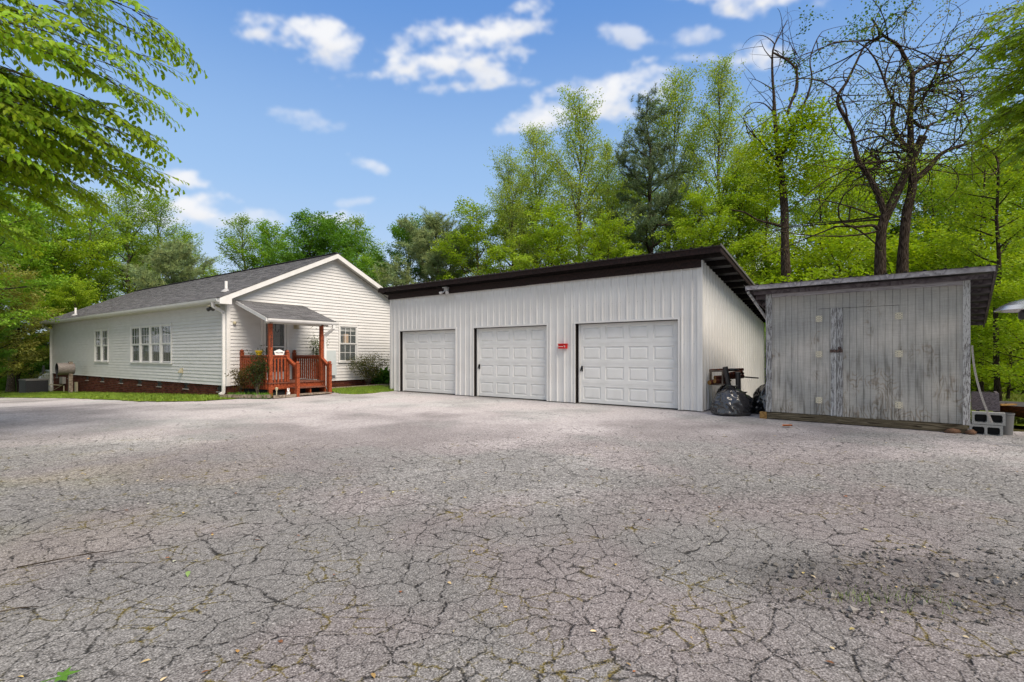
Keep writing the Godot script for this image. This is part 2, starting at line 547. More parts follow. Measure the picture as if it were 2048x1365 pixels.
	mat("forest_floor", Color(1, 1, 1), 0.95, mottle(82, 512, 512, Color(0.17, 0.20, 0.09), Color(0.36, 0.31, 0.20), 16, 16, 1.2, 0.25), 0.25, 0.15)
	mat("turf", Color(1, 1, 1), 0.95, mottle(83, 512, 512, Color(0.32, 0.40, 0.09), Color(0.50, 0.54, 0.20), 18, 18, 1.1, 0.16), 0.35, 0.15)
	mat("soil", Color(1, 1, 1), 0.95, mottle(84, 256, 256, Color(0.16, 0.12, 0.09), Color(0.34, 0.26, 0.19), 14, 14, 1.1, 0.2), 0.8, 0.15)

# ---------------------------------------------------------------- the ground

var grit_bytes := PackedByteArray()

# one sheet of the old asphalt: pictures of colour and relief for the rectangle x0..x1, d0..d1 (d = distance ahead), all from the same world-wide noises
func asphalt_look(x0: float, x1: float, d0: float, d1: float, w: int) -> StandardMaterial3D:
	var mpp := (x1 - x0) / w
	var h := int(ceil((d1 - d0) / mpp))
	var maps := []
	# seed, cycles per metre, kind, octaves, warp in metres
	var specs := [
		[11, 3.9, 1, 0.13], [12, 8.5, 1, 0.06], [13, 0.13, 0, 0.0], [14, 0.75, 0, 0.0], [15, 1.5, 0, 0.0], [16, 14.0, 0, 0.0], [17, 0.42, 0, 0.0], [18, 1.05, 1, 0.5],
	]
	for s in specs:
		var f := FastNoiseLite.new()
		f.seed = s[0]
		f.frequency = s[1] * mpp
		f.offset = Vector3(x0 / mpp, d0 / mpp, 0)
		if s[2] == 1:
			f.noise_type = FastNoiseLite.TYPE_CELLULAR
			f.cellular_distance_function = FastNoiseLite.DISTANCE_EUCLIDEAN
			f.cellular_return_type = FastNoiseLite.RETURN_DISTANCE2_SUB
			f.cellular_jitter = 0.95
			f.fractal_type = FastNoiseLite.FRACTAL_NONE
			f.domain_warp_enabled = true
			f.domain_warp_type = FastNoiseLite.DOMAIN_WARP_SIMPLEX
			f.domain_warp_amplitude = s[3] / mpp
			f.domain_warp_frequency = 1.4 * mpp * (s[1] / 3.0)
			f.domain_warp_fractal_type = FastNoiseLite.DOMAIN_WARP_FRACTAL_PROGRESSIVE
			f.domain_warp_fractal_octaves = 3
		else:
			f.noise_type = FastNoiseLite.TYPE_SIMPLEX_SMOOTH
			f.fractal_octaves = 4
		maps.append(f.get_image(w, h, false, false, false).get_data())
	var big: PackedByteArray = maps[0]
	var small: PackedByteArray = maps[1]
	var broad: PackedByteArray = maps[2]
	var mid: PackedByteArray = maps[3]
	var mossn: PackedByteArray = maps[4]
	var fine: PackedByteArray = maps[5]
	var stain: PackedByteArray = maps[6]
	var huge: PackedByteArray = maps[7]
	var col := PackedByteArray()
	var hgt := PackedByteArray()
	col.resize(w * h * 3)
	hgt.resize(w * h)
	var px := clampf(mpp * 1000.0 / 9.0, 0.45, 1.6)
	for j in h:
		var dd := d0 + (j + 0.5) * mpp
		for i in w:
			var xx := x0 + (i + 0.5) * mpp
			var k := j * w + i
			var b := broad[k] / 255.0 - 0.5
			var m := mid[k] / 255.0 - 0.5
			var st := stain[k] / 255.0 - 0.5
			var fn := fine[k] / 255.0 - 0.5
			# how broken the sheet is: most in front of the eye and to its right, least towards the buildings
			var wear := clampf(1.15 - absf(dd - 3.4) * 0.09 + b * 0.9 + 0.25 * smooth(-2.0, 1.0, xx) - smooth(5.5, 10.0, dd) * 0.65, 0.0, 1.0)
			var cb := big[k] / 255.0
			var cs := small[k] / 255.0
			var chh := huge[k] / 255.0
			var crack := smooth(0.0110, 0.002, cb + fn * 0.018) * smooth(0.0, 0.42, wear + m * 0.8 + fn * 0.5)
			crack = maxf(crack, smooth(0.019, 0.004, cs + fn * 0.030) * smooth(0.40, 0.85, wear + m * 1.1 + st * 0.6 + fn * 0.5) * 0.7)
			crack = maxf(crack, smooth(0.0045, 0.0005, chh + fn * 0.008) * smooth(0.0, 0.3, m + b) * 0.7)
			var grain_s := (grit_bytes[(i * 7 + j * 1931 + ((i * j) >> 3)) & 65535] / 255.0 - 0.5)
			var g2 := grit_bytes[(i * 131 + j * 77 + 991) & 65535] / 255.0
			# grey sheet, rosy where the binder has gone, whiter where it is rubbed
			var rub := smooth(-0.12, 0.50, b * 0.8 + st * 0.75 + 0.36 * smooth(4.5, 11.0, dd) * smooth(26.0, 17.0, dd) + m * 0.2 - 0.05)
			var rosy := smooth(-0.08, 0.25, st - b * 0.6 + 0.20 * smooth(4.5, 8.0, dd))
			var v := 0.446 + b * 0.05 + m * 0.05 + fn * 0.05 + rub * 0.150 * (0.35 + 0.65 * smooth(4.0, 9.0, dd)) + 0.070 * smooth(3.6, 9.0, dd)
			v += grain_s * (0.20 + 0.12 * wear) * (1.0 if mpp < 0.012 else 0.6)
			if g2 > 0.972:
				v += 0.20 * (1.0 if mpp < 0.012 else 0.5)
			elif g2 < 0.03:
				v -= 0.12
			var r := v + 0.010 * rosy + 0.004
			var g := v - 0.005 * rosy - 0.002
			var bl := v - 0.001 * rosy - 0.006
			# olive film of algae to the left
			var alg := smooth(-1.5, -5.5, xx) * smooth(9.0, 4.0, dd) * 0.6 * smooth(-0.25, 0.3, m + st)
			r -= 0.012 * alg
			g -= 0.008 * alg
			bl -= 0.070 * alg
			# dark patch of crumbled sheet
			var hole := smooth(1.0, 0.35, Vector2((xx - 2.35) / 1.25, (dd - 2.95) / 0.52).length() + m * 0.9)
			v = 1.0 - hole * 0.16 * (0.5 + fn + g2)
			r *= v
			g *= v
			bl *= v
			var dk := 1.0 - 0.58 * crack
			r *= dk
			g *= dk
			bl *= dk
			# moss in the cracks
			var near_crack := maxf(smooth(0.040, 0.004, cb + fn * 0.05), 0.8 * smooth(0.035, 0.006, cs + fn * 0.04) * wear)
			var mo := smooth(0.06, 0.24, mossn[k] / 255.0 - 0.5 + 0.06 * smooth(2.0, -4.0, xx) + 0.09 * smooth(3.4, 2.4, dd) - 0.16 * smooth(4.0, 9.0, dd)) * near_crack * smooth(0.10, 0.45, wear + 0.25)
			mo *= (0.35 + g2 * 1.0) * smooth(-0.10, 0.12, fn + (g2 - 0.5) * 0.25)
			mo = clampf(mo, 0.0, 0.9)
			r += (0.40 - r) * mo
			g += (0.35 - g) * mo
			bl += (0.15 - bl) * mo
			var o := k * 3
			col[o] = clampi(int(r * 255.0), 0, 255)
			col[o + 1] = clampi(int(g * 255.0), 0, 255)
			col[o + 2] = clampi(int(bl * 255.0), 0, 255)
			var ht := 0.66 - 0.5 * crack + grain_s * 0.16 + fn * 0.10 + mo * 0.15 - hole * (0.1 - fn * 0.5)
			hgt[k] = clampi(int(ht * 255.0), 0, 255)
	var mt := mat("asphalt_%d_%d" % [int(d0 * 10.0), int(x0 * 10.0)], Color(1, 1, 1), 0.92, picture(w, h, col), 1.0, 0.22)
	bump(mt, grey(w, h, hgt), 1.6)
	return mt

func sheet(called: String, poly: PackedVector2Array, lift: float, step: float, m: Material, parent: Node, uvrect: Rect2, window: Rect2, outside := false) -> MeshInstance3D:
	# a sheet over the land, cut to a polygon (x, distance ahead) and to a window, or to all cells outside of that window
	var mb := MB.new()
	var lo := poly[0]
	var hi := poly[0]
	for p in poly:
		lo = lo.min(p)
		hi = hi.max(p)
	if not outside:
		lo = lo.max(window.position)
		hi = hi.min(window.end)
	var nx := int(ceil((hi.x - lo.x) / step))
	var ny := int(ceil((hi.y - lo.y) / step))
	for j in ny:
		for i in nx:
			var a := lo + Vector2(i, j) * step
			var b := Vector2(minf(a.x + step, hi.x), minf(a.y + step, hi.y))
			var cells := [PackedVector2Array([a, Vector2(b.x, a.y), b, Vector2(a.x, b.y)])]
			if outside:
				var wn := PackedVector2Array([window.position, Vector2(window.end.x, window.position.y), window.end, Vector2(window.position.x, window.end.y)])
				cells = Geometry2D.clip_polygons(cells[0], wn)
			for cell in cells:
				for piece in Geometry2D.intersect_polygons(cell, poly):
					var ids := Geometry2D.triangulate_polygon(piece)
					for t in range(0, ids.size(), 3):
						var q := []
						var u := []
						var nn := []
						for s in 3:
							var p: Vector2 = piece[ids[t + s]]
							var y := land(p.x, -p.y)
							q.append(Vector3(p.x, y + lift, -p.y))
							u.append(Vector2((p.x - uvrect.position.x) / uvrect.size.x, (p.y - uvrect.position.y) / uvrect.size.y))
							nn.append(Vector3(y - land(p.x + 0.3, -p.y), 0.3, land(p.x, -p.y) - land(p.x, -p.y + 0.3)).normalized())
						mb.tri(q[0], q[1], q[2], nn[0], nn[1], nn[2], u[0], u[1], u[2])
	return put(called, mb, m, parent)

func ground() -> void:
	grit_bytes.resize(65536)
	for i in 65536:
		grit_bytes[i] = rng.randi() & 255
	# the land: one sheet out to the horizon, finer near the eye
	var xs := PackedFloat32Array()
	var t := -420.0
	while t < 420.0:
		xs.append(t)
		t += clampf(absf(t) * 0.10, 1.6, 40.0)
	xs.append(420.0)
	var zs := PackedFloat32Array()
	t = -90.0
	while t < 600.0:
		zs.append(t)
		t += clampf(absf(t - 12.0) * 0.10, 1.6, 40.0)
	zs.append(600.0)
	var mb := MB.new()
	for j in zs.size() - 1:
		for i in xs.size() - 1:
			var q := []
			var nn := []
			for k in [[0, 0], [1, 0], [1, 1], [0, 1]]:
				var x := xs[i + k[0]]
				var z := -zs[j + k[1]]
				var y := land(x, z) - 0.07
				q.append(Vector3(x, y, z))
				nn.append(Vector3(land(x - 0.5, z) - land(x + 0.5, z), 1.0, land(x, z - 0.5) - land(x, z + 0.5)).normalized())
			mb.tri(q[0], q[1], q[2], nn[0], nn[1], nn[2], Vector2(q[0].x, q[0].z), Vector2(q[1].x, q[1].z), Vector2(q[2].x, q[2].z))
			mb.tri(q[0], q[2], q[3], nn[0], nn[2], nn[3], Vector2(q[0].x, q[0].z), Vector2(q[2].x, q[2].z), Vector2(q[3].x, q[3].z))
	struct(put("ground", mb, M.forest_floor), "woodland floor around and behind the buildings, rising to a hill")
	# the asphalt yard
	var yard := PackedVector2Array([Vector2(-44, -14), Vector2(-44, 23), Vector2(-30, 25.5), Vector2(-24, 26), Vector2(-8.5, 17.5), Vector2(-5, 20.5), Vector2(-3.3, 19.8), Vector2(4.8, 12.4), Vector2(5.6, 11.6), Vector2(7.9, 9.4), Vector2(8.4, 8.75), Vector2(10.0, 8.0), Vector2(16, 7.0), Vector2(18, -14)])
	var way := Node3D.new()
	way.name = "driveway"
	add_child(way)
	struct(way, "old cracked grey asphalt yard with moss in its cracks")
	var ra := Rect2(-4.6, 1.2, 9.2, 3.0)
	var rb := Rect2(-9.3, 4.2, 18.6, 4.8)
	var rc := Rect2(-28, 9.0, 42, 18)
	sheet("near_asphalt", yard, 0.0, 0.5, asphalt_look(-4.6, 4.6, 1.2, 4.2, 2048), way, ra, ra)
	sheet("middle_asphalt", yard, 0.0, 0.6, asphalt_look(-9.3, 9.3, 4.2, 9.0, 2048), way, rb, rb)
	var far := asphalt_look(-28, 14, 9.0, 27.0, 2048)
	sheet("far_asphalt", yard, 0.0, 1.0, far, way, rc, Rect2(-60, 9.0, 120, 40))
	# the same asphalt beside and behind the eye
	for q in [[-13.8, -4.6, 1.2, 4.2, 1024], [4.6, 13.8, 1.2, 4.2, 1024], [-18.6, -9.3, 4.2, 9.0, 900], [9.3, 18.6, 4.2, 9.0, 900], [-12.0, 12.0, -9.0, 1.2, 1280]]:
		var rs := Rect2(q[0], q[2], q[1] - q[0], q[3] - q[2])
		sheet("side_asphalt", yard, 0.0, 1.0, asphalt_look(q[0], q[1], q[2], q[3], q[4]), way, rs, rs)
	for r in [Rect2(-60, -20, 120, 11), Rect2(-60, -9.0, 48, 10.2), Rect2(12, -9.0, 48, 10.2), Rect2(-60, 1.2, 46.2, 3.0), Rect2(13.8, 1.2, 46, 3.0), Rect2(-60, 4.2, 41.4, 4.8)]:
		sheet("outer_asphalt", yard, 0.0, 1.5, far, way, rc, r)
	# turf between the yard and the house, ragged along the asphalt
	var edge := PackedVector2Array()
	var line := [Vector2(-44, 22.6), Vector2(-30, 22.8), Vector2(-22.3, 21.6), Vector2(-15.6, 18.0), Vector2(-12.7, 16.0), Vector2(-10.6, 14.55), Vector2(-9.6, 14.25), Vector2(-8.75, 14.45), Vector2(-8.2, 15.05), Vector2(-7.75, 15.5)]
	var wob := noise(90, 0.8)
	for k in line.size() - 1:
		for s in 12:
			var p: Vector2 = line[k].lerp(line[k + 1], s / 12.0)
			edge.append(p + Vector2(0.35, -1.0) * (wob.get_noise_2d(p.x * 1.6, p.y) * 0.22 + wob.get_noise_2d(p.x * 9.0, p.y * 9.0) * 0.07))
	var strip := edge.duplicate()
	strip.append_array(PackedVector2Array([Vector2(-7.75, 15.5), Vector2(-8.4, 16.6), Vector2(-24.6, 28.0), Vector2(-30, 36), Vector2(-60, 40), Vector2(-60, 22)]))
	var patch := PackedVector2Array()
	var line2 := [Vector2(-5.75, 16.75), Vector2(-5.5, 16.55), Vector2(-5.1, 16.65), Vector2(-4.6, 17.15), Vector2(-4.2, 18.1), Vector2(-4.3, 18.6), Vector2(-4.75, 19.6), Vector2(-5.2, 19.2), Vector2(-6.2, 17.8), Vector2(-6.0, 17.1)]
	for k in line2.size():
		for s in 4:
			var p: Vector2 = line2[k].lerp(line2[(k + 1) % line2.size()], s / 4.0)
			patch.append(p + Vector2(wob.get_noise_2d(p.x * 8.0, p.y * 8.0), wob.get_noise_2d(p.x * 8.0 + 40.0, p.y * 8.0)) * 0.08)
	var all := Rect2(-100, -100, 200, 200)
	struct(sheet("lawn", strip, 0.018, 0.8, M.turf, self, Rect2(0, 0, 1, 1), all), "strip of short grass along the long wall of the house")
	struct(sheet("lawn", patch, 0.018, 0.5, M.turf, self, Rect2(0, 0, 1, 1), all), "small patch of grass between the porch and the garage")
	var grassy := PackedVector2Array([Vector2(8.5, 10.6), Vector2(10.2, 8.1), Vector2(20, 7.6), Vector2(24, 14), Vector2(12, 17)])
	struct(sheet("lawn", grassy, 0.0, 0.9, M.turf, self, Rect2(0, 0, 1, 1), all), "rough grass beside the shed under the trees")
	blades("grass", "short green grass growing on the strip beside the house", strip, 9000, 0.075, Color(0.17, 0.26, 0.028))
	blades("grass", "short green grass on the patch beside the porch steps", patch, 1400, 0.075, Color(0.17, 0.26, 0.028))
	blades("grass", "rough yellowish grass beside the shed", grassy, 2500, 0.12, Color(0.20, 0.25, 0.04))

func tuft(blade: float, count: int, spread: float) -> ArrayMesh:
	var mb := MB.new()
	for k in count:
		var p := Vector3(rr(-spread, spread), 0, rr(-spread, spread))
		var a := rr(0, TAU)
		var w := Vector3(cos(a), 0, sin(a)) * rr(0.003, 0.006) * (blade / 0.075)
		var tip := p + Vector3(rr(-0.5, 0.5) * blade, rr(0.6, 1.2) * blade, rr(-0.5, 0.5) * blade)
		var nn := Vector3(-sin(a), 0.8, cos(a)).normalized()
		mb.tri(p - w, p + w, tip, nn, nn, nn, Vector2.ZERO, Vector2.RIGHT, Vector2.DOWN)
	return mb.mesh()

func scatter(called: String, mesh: Mesh, m: Material, xfs: Array, tints: Array, parent: Node = self) -> MultiMeshInstance3D:
	var mm := MultiMesh.new()
	mm.transform_format = MultiMesh.TRANSFORM_3D
	mm.use_colors = true
	mm.mesh = mesh
	mm.instance_count = xfs.size()
	for i in xfs.size():
		mm.set_instance_transform(i, xfs[i])
		mm.set_instance_color(i, tints[i])
	var o := MultiMeshInstance3D.new()
	o.name = called
	o.multimesh = mm
	o.material_override = m
	parent.add_child(o, true)
	return o

func shade(c: Color, spread: float) -> Color:
	var k := rr(1.0 - spread, 1.0 + spread)
	var hue := rr(-0.5, 0.5) * spread
	return Color(c.r * k * (1.0 + hue), c.g * k, c.b * k * (1.0 - hue))

func blades(called: String, label: String, poly: PackedVector2Array, count: int, blade: float, tint: Color) -> void:
	var lo := poly[0]
	var hi := poly[0]
	for p in poly:
		lo = lo.min(p)
		hi = hi.max(p)
	var xfs := []
	var tints := []
	var tries := 0
	while xfs.size() < count and tries < count * 30:
		tries += 1
		var p := Vector2(rr(lo.x, hi.x), rr(lo.y, hi.y))
		if p.x < -27.0 or not Geometry2D.is_point_in_polygon(p, poly):
			continue
		xfs.append(Transform3D(Basis(Vector3.UP, rr(0, TAU)).scaled(Vector3.ONE * rr(0.6, 1.2)), Vector3(p.x, land(p.x, -p.y) + 0.012, -p.y)))
		tints.append(shade(tint, 0.3))
	var o := scatter(called, tuft(blade, 16, 0.09), M.grass_blade, xfs, tints)
	o.set_meta("label", label)
	o.set_meta("kind", "stuff")

# ---------------------------------------------------------------- the house

# lapped boards on a wall plane: o = lower corner, u along, nrm out; each course is a mesh of its own, cut round the openings [u0, u1, y0, y1]
func siding(parent: Node, o: Vector3, u: Vector3, nrm: Vector3, length: float, y0: float, y1: float, eave: float, slope: float, openings: Array) -> void:
	var e := 0.112
	var ya := y0
	while ya < y1 - 0.01:
		var yb := minf(ya + e, y1)
		var rects := [[0.0, length, ya, yb]]
		for op in openings:
			var nextr := []
			for q in rects:
				if op[1] <= q[0] or op[0] >= q[1] or op[3] <= q[2] or op[2] >= q[3]:
					nextr.append(q)
					continue
				if op[0] > q[0]:
					nextr.append([q[0], op[0], q[2], q[3]])
				if op[1] < q[1]:
					nextr.append([op[1], q[1], q[2], q[3]])
				var m0 := maxf(q[0], op[0])
				var m1 := minf(q[1], op[1])
				if op[2] > q[2]:
					nextr.append([m0, m1, q[2], op[2]])
				if op[3] < q[3]:
					nextr.append([m0, m1, op[3], q[3]])
			rects = nextr
		for q in rects:
			var mb := MB.new()
			mb.uo = Vector2(rr(0, 5), rr(0, 5))
			var a: float = q[2]
			var b: float = q[3]
			var oa := 0.024 * (1.0 - (a - ya) / e)
			var ob := 0.024 * (1.0 - (b - ya) / e) + 0.001
			var la := maxf(0.0, (a - eave) / slope) if slope > 0.0 else 0.0
			var lb := maxf(0.0, (b - eave) / slope) if slope > 0.0 else 0.0
			var a0 := maxf(q[0], la)
			var a1 := minf(q[1], length - la)
			var b0 := maxf(q[0], lb)
			var b1 := minf(q[1], length - lb)
			if a1 <= a0:
				continue
			b1 = maxf(b1, b0)
			var pa := o + u * a0 + Vector3.UP * a + nrm * oa
			var pb := o + u * a1 + Vector3.UP * a + nrm * oa
			var pc := o + u * b1 + Vector3.UP * b + nrm * ob
			var pd := o + u * b0 + Vector3.UP * b + nrm * ob
			mb.quad(pa, pb, pc, pd, nrm)
			mb.quad(pa - nrm * oa, pb - nrm * oa, pb, pa, Vector3.DOWN)
			put("siding_board", mb, M.vinyl_siding, parent)
		ya += e

func window_unit(parent: Node, o: Vector3, u: Vector3, nrm: Vector3, w: float, h: float, cols: int, inside: String) -> void:
	var bs := Basis(u, Vector3.UP, nrm)
	var at := func(x: float, y: float, z: float) -> Vector3: return o + u * x + Vector3.UP * y + nrm * z
	var f := MB.new()
	var t := 0.055
	f.box(at.call(t * 0.5, h * 0.5, 0.0), Vector3(t, h, 0.075), bs)
	f.box(at.call(w - t * 0.5, h * 0.5, 0.0), Vector3(t, h, 0.075), bs)
	f.box(at.call(w * 0.5, h - t * 0.5, 0.0), Vector3(w - 2 * t, t, 0.074), bs)
	f.box(at.call(w * 0.5, t * 0.4, 0.012), Vector3(w + 0.03, t * 0.8, 0.10), bs)
	var win := put("window", f, M.white_trim, parent)
	var iw := w - 2 * t
	var ih := h - 2 * t
	for s in 2:
		var y0 := t + (ih * 0.5 if s == 1 else 0.0)
		var zz := 0.004 if s == 1 else -0.020
		var sh := MB.new()
		var b := 0.035
		sh.box(at.call(t + b * 0.5, y0 + ih * 0.25, zz), Vector3(b, ih * 0.5, 0.022), bs)
		sh.box(at.call(w - t - b * 0.5, y0 + ih * 0.25, zz), Vector3(b, ih * 0.5, 0.022), bs)
		sh.box(at.call(w * 0.5, y0 + b * 0.5, zz), Vector3(iw - 2 * b, b, 0.021), bs)
		sh.box(at.call(w * 0.5, y0 + ih * 0.5 - b * 0.5, zz), Vector3(iw - 2 * b, b, 0.021), bs)
		put("sash", sh, M.white_trim, win)
		for k in range(1, cols):
			var mu := MB.new()
			mu.box(at.call(t + b + (iw - 2 * b) * k / cols, y0 + ih * 0.25, zz - 0.004), Vector3(0.016, ih * 0.5 - 2 * b, 0.012), bs)
			put("muntin", mu, M.white_trim if s == 1 or inside == "blind" else M.dim_grille, win)
		var mh := MB.new()
		mh.box(at.call(w * 0.5, y0 + ih * 0.25, zz - 0.0045), Vector3(iw - 2 * b, 0.016, 0.0115), bs)
		put("muntin", mh, M.white_trim if s == 1 or inside == "blind" else M.dim_grille, win)
		var g := MB.new()
		g.quad(at.call(t + b, y0 + b, zz - 0.003), at.call(w - t - b, y0 + b, zz - 0.003), at.call(w - t - b, y0 + ih * 0.5 - b, zz - 0.003), at.call(t + b, y0 + ih * 0.5 - b, zz - 0.003), nrm)
		put("pane", g, M.pane, win)
	var room := MB.new()
	var dz := -0.75
	room.quad(at.call(0, 0, dz), at.call(w, 0, dz), at.call(w, h, dz), at.call(0, h, dz), nrm)
	room.quad(at.call(0, 0, dz), at.call(0, 0, -0.04), at.call(0, h, -0.04), at.call(0, h, dz), u)
	room.quad(at.call(w, 0, dz), at.call(w, 0, -0.04), at.call(w, h, -0.04), at.call(w, h, dz), -u)
	room.quad(at.call(0, 0, dz), at.call(w, 0, dz), at.call(w, 0, -0.04), at.call(0, 0, -0.04), Vector3.UP)
	room.quad(at.call(0, h, dz), at.call(w, h, dz), at.call(w, h, -0.04), at.call(0, h, -0.04), Vector3.DOWN)
	put("dim_room", room, M.dark_inside, win)
	var cu := MB.new()
	if inside == "curtain":
		var n := 10
		for k in n:
			var xa := t + iw * k / n
			var xb := t + iw * (k + 1) / n
			if k > n * 0.30 and k < n * 0.70:
				continue
			var za := -0.14 + (0.025 if k % 2 == 0 else -0.025)
			var zb := -0.14 + (-0.025 if k % 2 == 0 else 0.025)
			cu.quad(at.call(xa, t, za), at.call(xb, t, zb), at.call(xb, h - t, zb), at.call(xa, h - t, za), nrm)
		put("curtain", cu, M.curtain, win)
	else:
		cu.box(at.call(w * 0.5, h - t - 0.09, -0.09), Vector3(iw, 0.17, 0.02), bs)
		put("raised_blind", cu, M.blind, win)

var hx := Transform3D()

func house() -> void:
	var H := thing("house", "long pale vinyl-sided ranch house with grey shingle roof and brick foundation", "house", Vector3(-8.906, 0, -16.0), -35.6)
	hx = H.transform
	var L := 18.8
	var W := 7.64
	var yb := 0.33
	var eave := 2.93
	var sl := 0.48
	var X := Vector3.RIGHT
	var Z := Vector3.BACK
	# inner shell that keeps the light out
	var shell := MB.new()
	shell.quad(Vector3(-0.78, -1.2, -0.8), Vector3(-0.78, -1.2, -W + 0.8), Vector3(-0.78, 3.0, -W + 0.8), Vector3(-0.78, 3.0, -0.8), X)
	shell.quad(Vector3(0, 2.93, 0), Vector3(-L, 2.93, 0), Vector3(-L, 2.93, -W), Vector3(0, 2.93, -W), Vector3.DOWN)
	put("ceiling", shell, M.dark_inside, H)
	var back := MB.new()
	back.span(Vector3(-L, -1.2, -W - 0.02), Vector3(0, 2.95, -W + 0.02))
	back.span(Vector3(-L - 0.02, -1.2, -W), Vector3(-L + 0.02, 2.95, 0))
	put("rear_wall", back, M.vinyl_siding, H)
	var fg := MB.new()
	fg.prism(PackedVector2Array([Vector2(0, 2.95), Vector2(W, 2.95), Vector2(W * 0.5, 2.95 + sl * W * 0.5)]), 0.02, Transform3D(Basis(Vector3(0, 0, -1), Vector3.UP, Vector3.RIGHT), Vector3(-L, 0, 0)))
	put("far_gable", fg, M.vinyl_siding, H)
	# long wall towards the yard
	var wins := [[4.0, 4.97], [4.97, 5.94], [5.94, 6.91], [6.91, 7.88], [10.42, 11.29], [11.29, 12.16]]
	var ops := []
	for w in wins:
		ops.append([w[0], w[1], 0.97, 2.43])
	siding(H, Vector3(0, 0, 0), -X, Z, L, yb, eave, 99.0, 0.0, ops)
	for k in wins.size():
		var w: Array = wins[k]
		window_unit(H, Vector3(-w[1], 0.97, 0.012), X, Z, w[1] - w[0], 1.46, 3, "curtain")
	# gable wall towards the garage
	var gops := [[1.05, 2.05, 0.40, 2.52], [4.04, 4.91, 1.0, 2.43]]
	siding(H, Vector3(0, 0, 0), -Z, X, W, yb, eave + 0.12 + sl * W * 0.5, eave + 0.13, sl, gops)
	window_unit(H, Vector3(0.012, 1.0, -4.04), -Z, X, 0.87, 1.43, 3, "blind")
	var shadeb := MB.new()
	shadeb.box(Vector3(-0.16, 1.93, -4.49), Vector3(0.10, 0.34, 0.19))
	put("lamp_shade_inside", shadeb, M.parchment, H)
	# corner posts of the cladding
	for c in [Vector3(0, 0, 0), Vector3(-L, 0, 0)]:
		var cp := MB.new()
		cp.span(c + Vector3(-0.09 if c.x > -1.0 else -0.03, yb - 0.01, -0.001), c + Vector3(0.022 if c.x > -1.0 else 0.09, eave, 0.026))
		if c.x > -1.0:
			cp.span(c + Vector3(0.0, yb - 0.01, -0.09), c + Vector3(0.0225, eave + 0.05, -0.0015))
		put("corner_post", cp, M.white_trim, H)
	door(H)
	foundation(H, L, W, yb)
	# roof
	var base := MB.new()
	var ov := 0.35
	var rk := 0.30
	var ye := 3.04
	var top := ye + sl * (W * 0.5 + ov)
	for side in 2:
		var z0 := ov if side == 0 else -W - ov
		var zr := -W * 0.5
		var p0 := Vector3(rk, ye, z0)
		var p1 := Vector3(-L - rk, ye, z0)
		var p2 := Vector3(-L - rk, top, zr)
		var p3 := Vector3(rk, top, zr)
		var up := Vector3(0, 1, 0.48 if side == 0 else -0.48)
		var dn := Vector3(0, -0.022, 0)
		base.quad(p0 + dn, p1 + dn, p2 + dn, p3 + dn, up)
		var dd := Vector3(0, -0.11, 0)
		base.quad(p0 + dd, p1 + dd, p2 + dd, p3 + dd, -up)
	put("roof_deck", base, M.dark_board, H)
	var roof := MB.new()
	roof.col = Color(0.10, 0.10, 0.11)
	roof.bar(Vector3(rk + 0.01, top + 0.012, -W * 0.5), Vector3(-L - rk, top + 0.012, -W * 0.5), 0.24, 0.02)
	roof.quad(Vector3(rk, ye + 0.01, -W - ov), Vector3(-L - rk, ye + 0.01, -W - ov), Vector3(-L - rk, top + 0.01, -W * 0.5), Vector3(rk, top + 0.01, -W * 0.5), Vector3(0, 1, -0.48))
	var ro := put("roof", roof, M.shingle, H)
	shingles(ro, Vector3(rk + 0.015, ye, ov + 0.02), -X, Vector3(0, sl, -1).normalized(), L + 2 * rk, (W * 0.5 + ov) * sqrt(1 + sl * sl), 0.143, 0.32, 300)
	# fascia, gutter, soffits and rake boards
	var fa := MB.new()
	fa.span(Vector3(-L - rk, 2.90, ov - 0.02), Vector3(rk - 0.02, ye - 0.005, ov))
	put("fascia", fa, M.white_trim, H)
	var gt := MB.new()
	gt.prism(PackedVector2Array([Vector2(0, 0), Vector2(0.07, 0.0), Vector2(0.10, 0.035), Vector2(0.115, 0.10), Vector2(0.105, 0.10), Vector2(0.09, 0.04), Vector2(0.065, 0.01), Vector2(0, 0.01)]), L + 2 * rk - 0.03, Transform3D(Basis(Vector3(0, 0, 1), Vector3.UP, Vector3(-1, 0, 0)), Vector3(rk - 0.015, 2.915, ov + 0.002)))
	put("gutter", gt, M.white_trim, H)
	var so := MB.new()
	so.span(Vector3(-L - rk + 0.01, 2.895, 0.0), Vector3(rk - 0.02, 2.905, ov - 0.02))
	put("soffit", so, M.soffit, H)
	for side in 2:
		var s := 1.0 if side == 0 else -1.0
		var zc := -W * 0.5
		var z0 := zc + s * (W * 0.5 + ov)
		for e in [rk - 0.012, -L - rk + 0.012]:
			var rb := MB.new()
			rb.quad(Vector3(e + 0.012, ye - 0.17, z0), Vector3(e + 0.012, ye - 0.005, z0), Vector3(e + 0.012, top - 0.005, zc), Vector3(e + 0.012, top - 0.17, zc), X)
			rb.quad(Vector3(e - 0.012, ye - 0.17, z0), Vector3(e - 0.012, ye - 0.005, z0), Vector3(e - 0.012, top - 0.005, zc), Vector3(e - 0.012, top - 0.17, zc), -X)
			rb.quad(Vector3(e + 0.012, ye - 0.17, z0), Vector3(e - 0.012, ye - 0.17, z0), Vector3(e - 0.012, top - 0.17, zc), Vector3(e + 0.012, top - 0.17, zc), Vector3.DOWN)
			put("rake_board", rb, M.white_trim, H)
		var rs := MB.new()
		rs.quad(Vector3(0.0, ye - 0.125, z0), Vector3(rk - 0.02, ye - 0.125, z0), Vector3(rk - 0.02, top - 0.125, zc), Vector3(0.0, top - 0.125, zc), Vector3.DOWN)
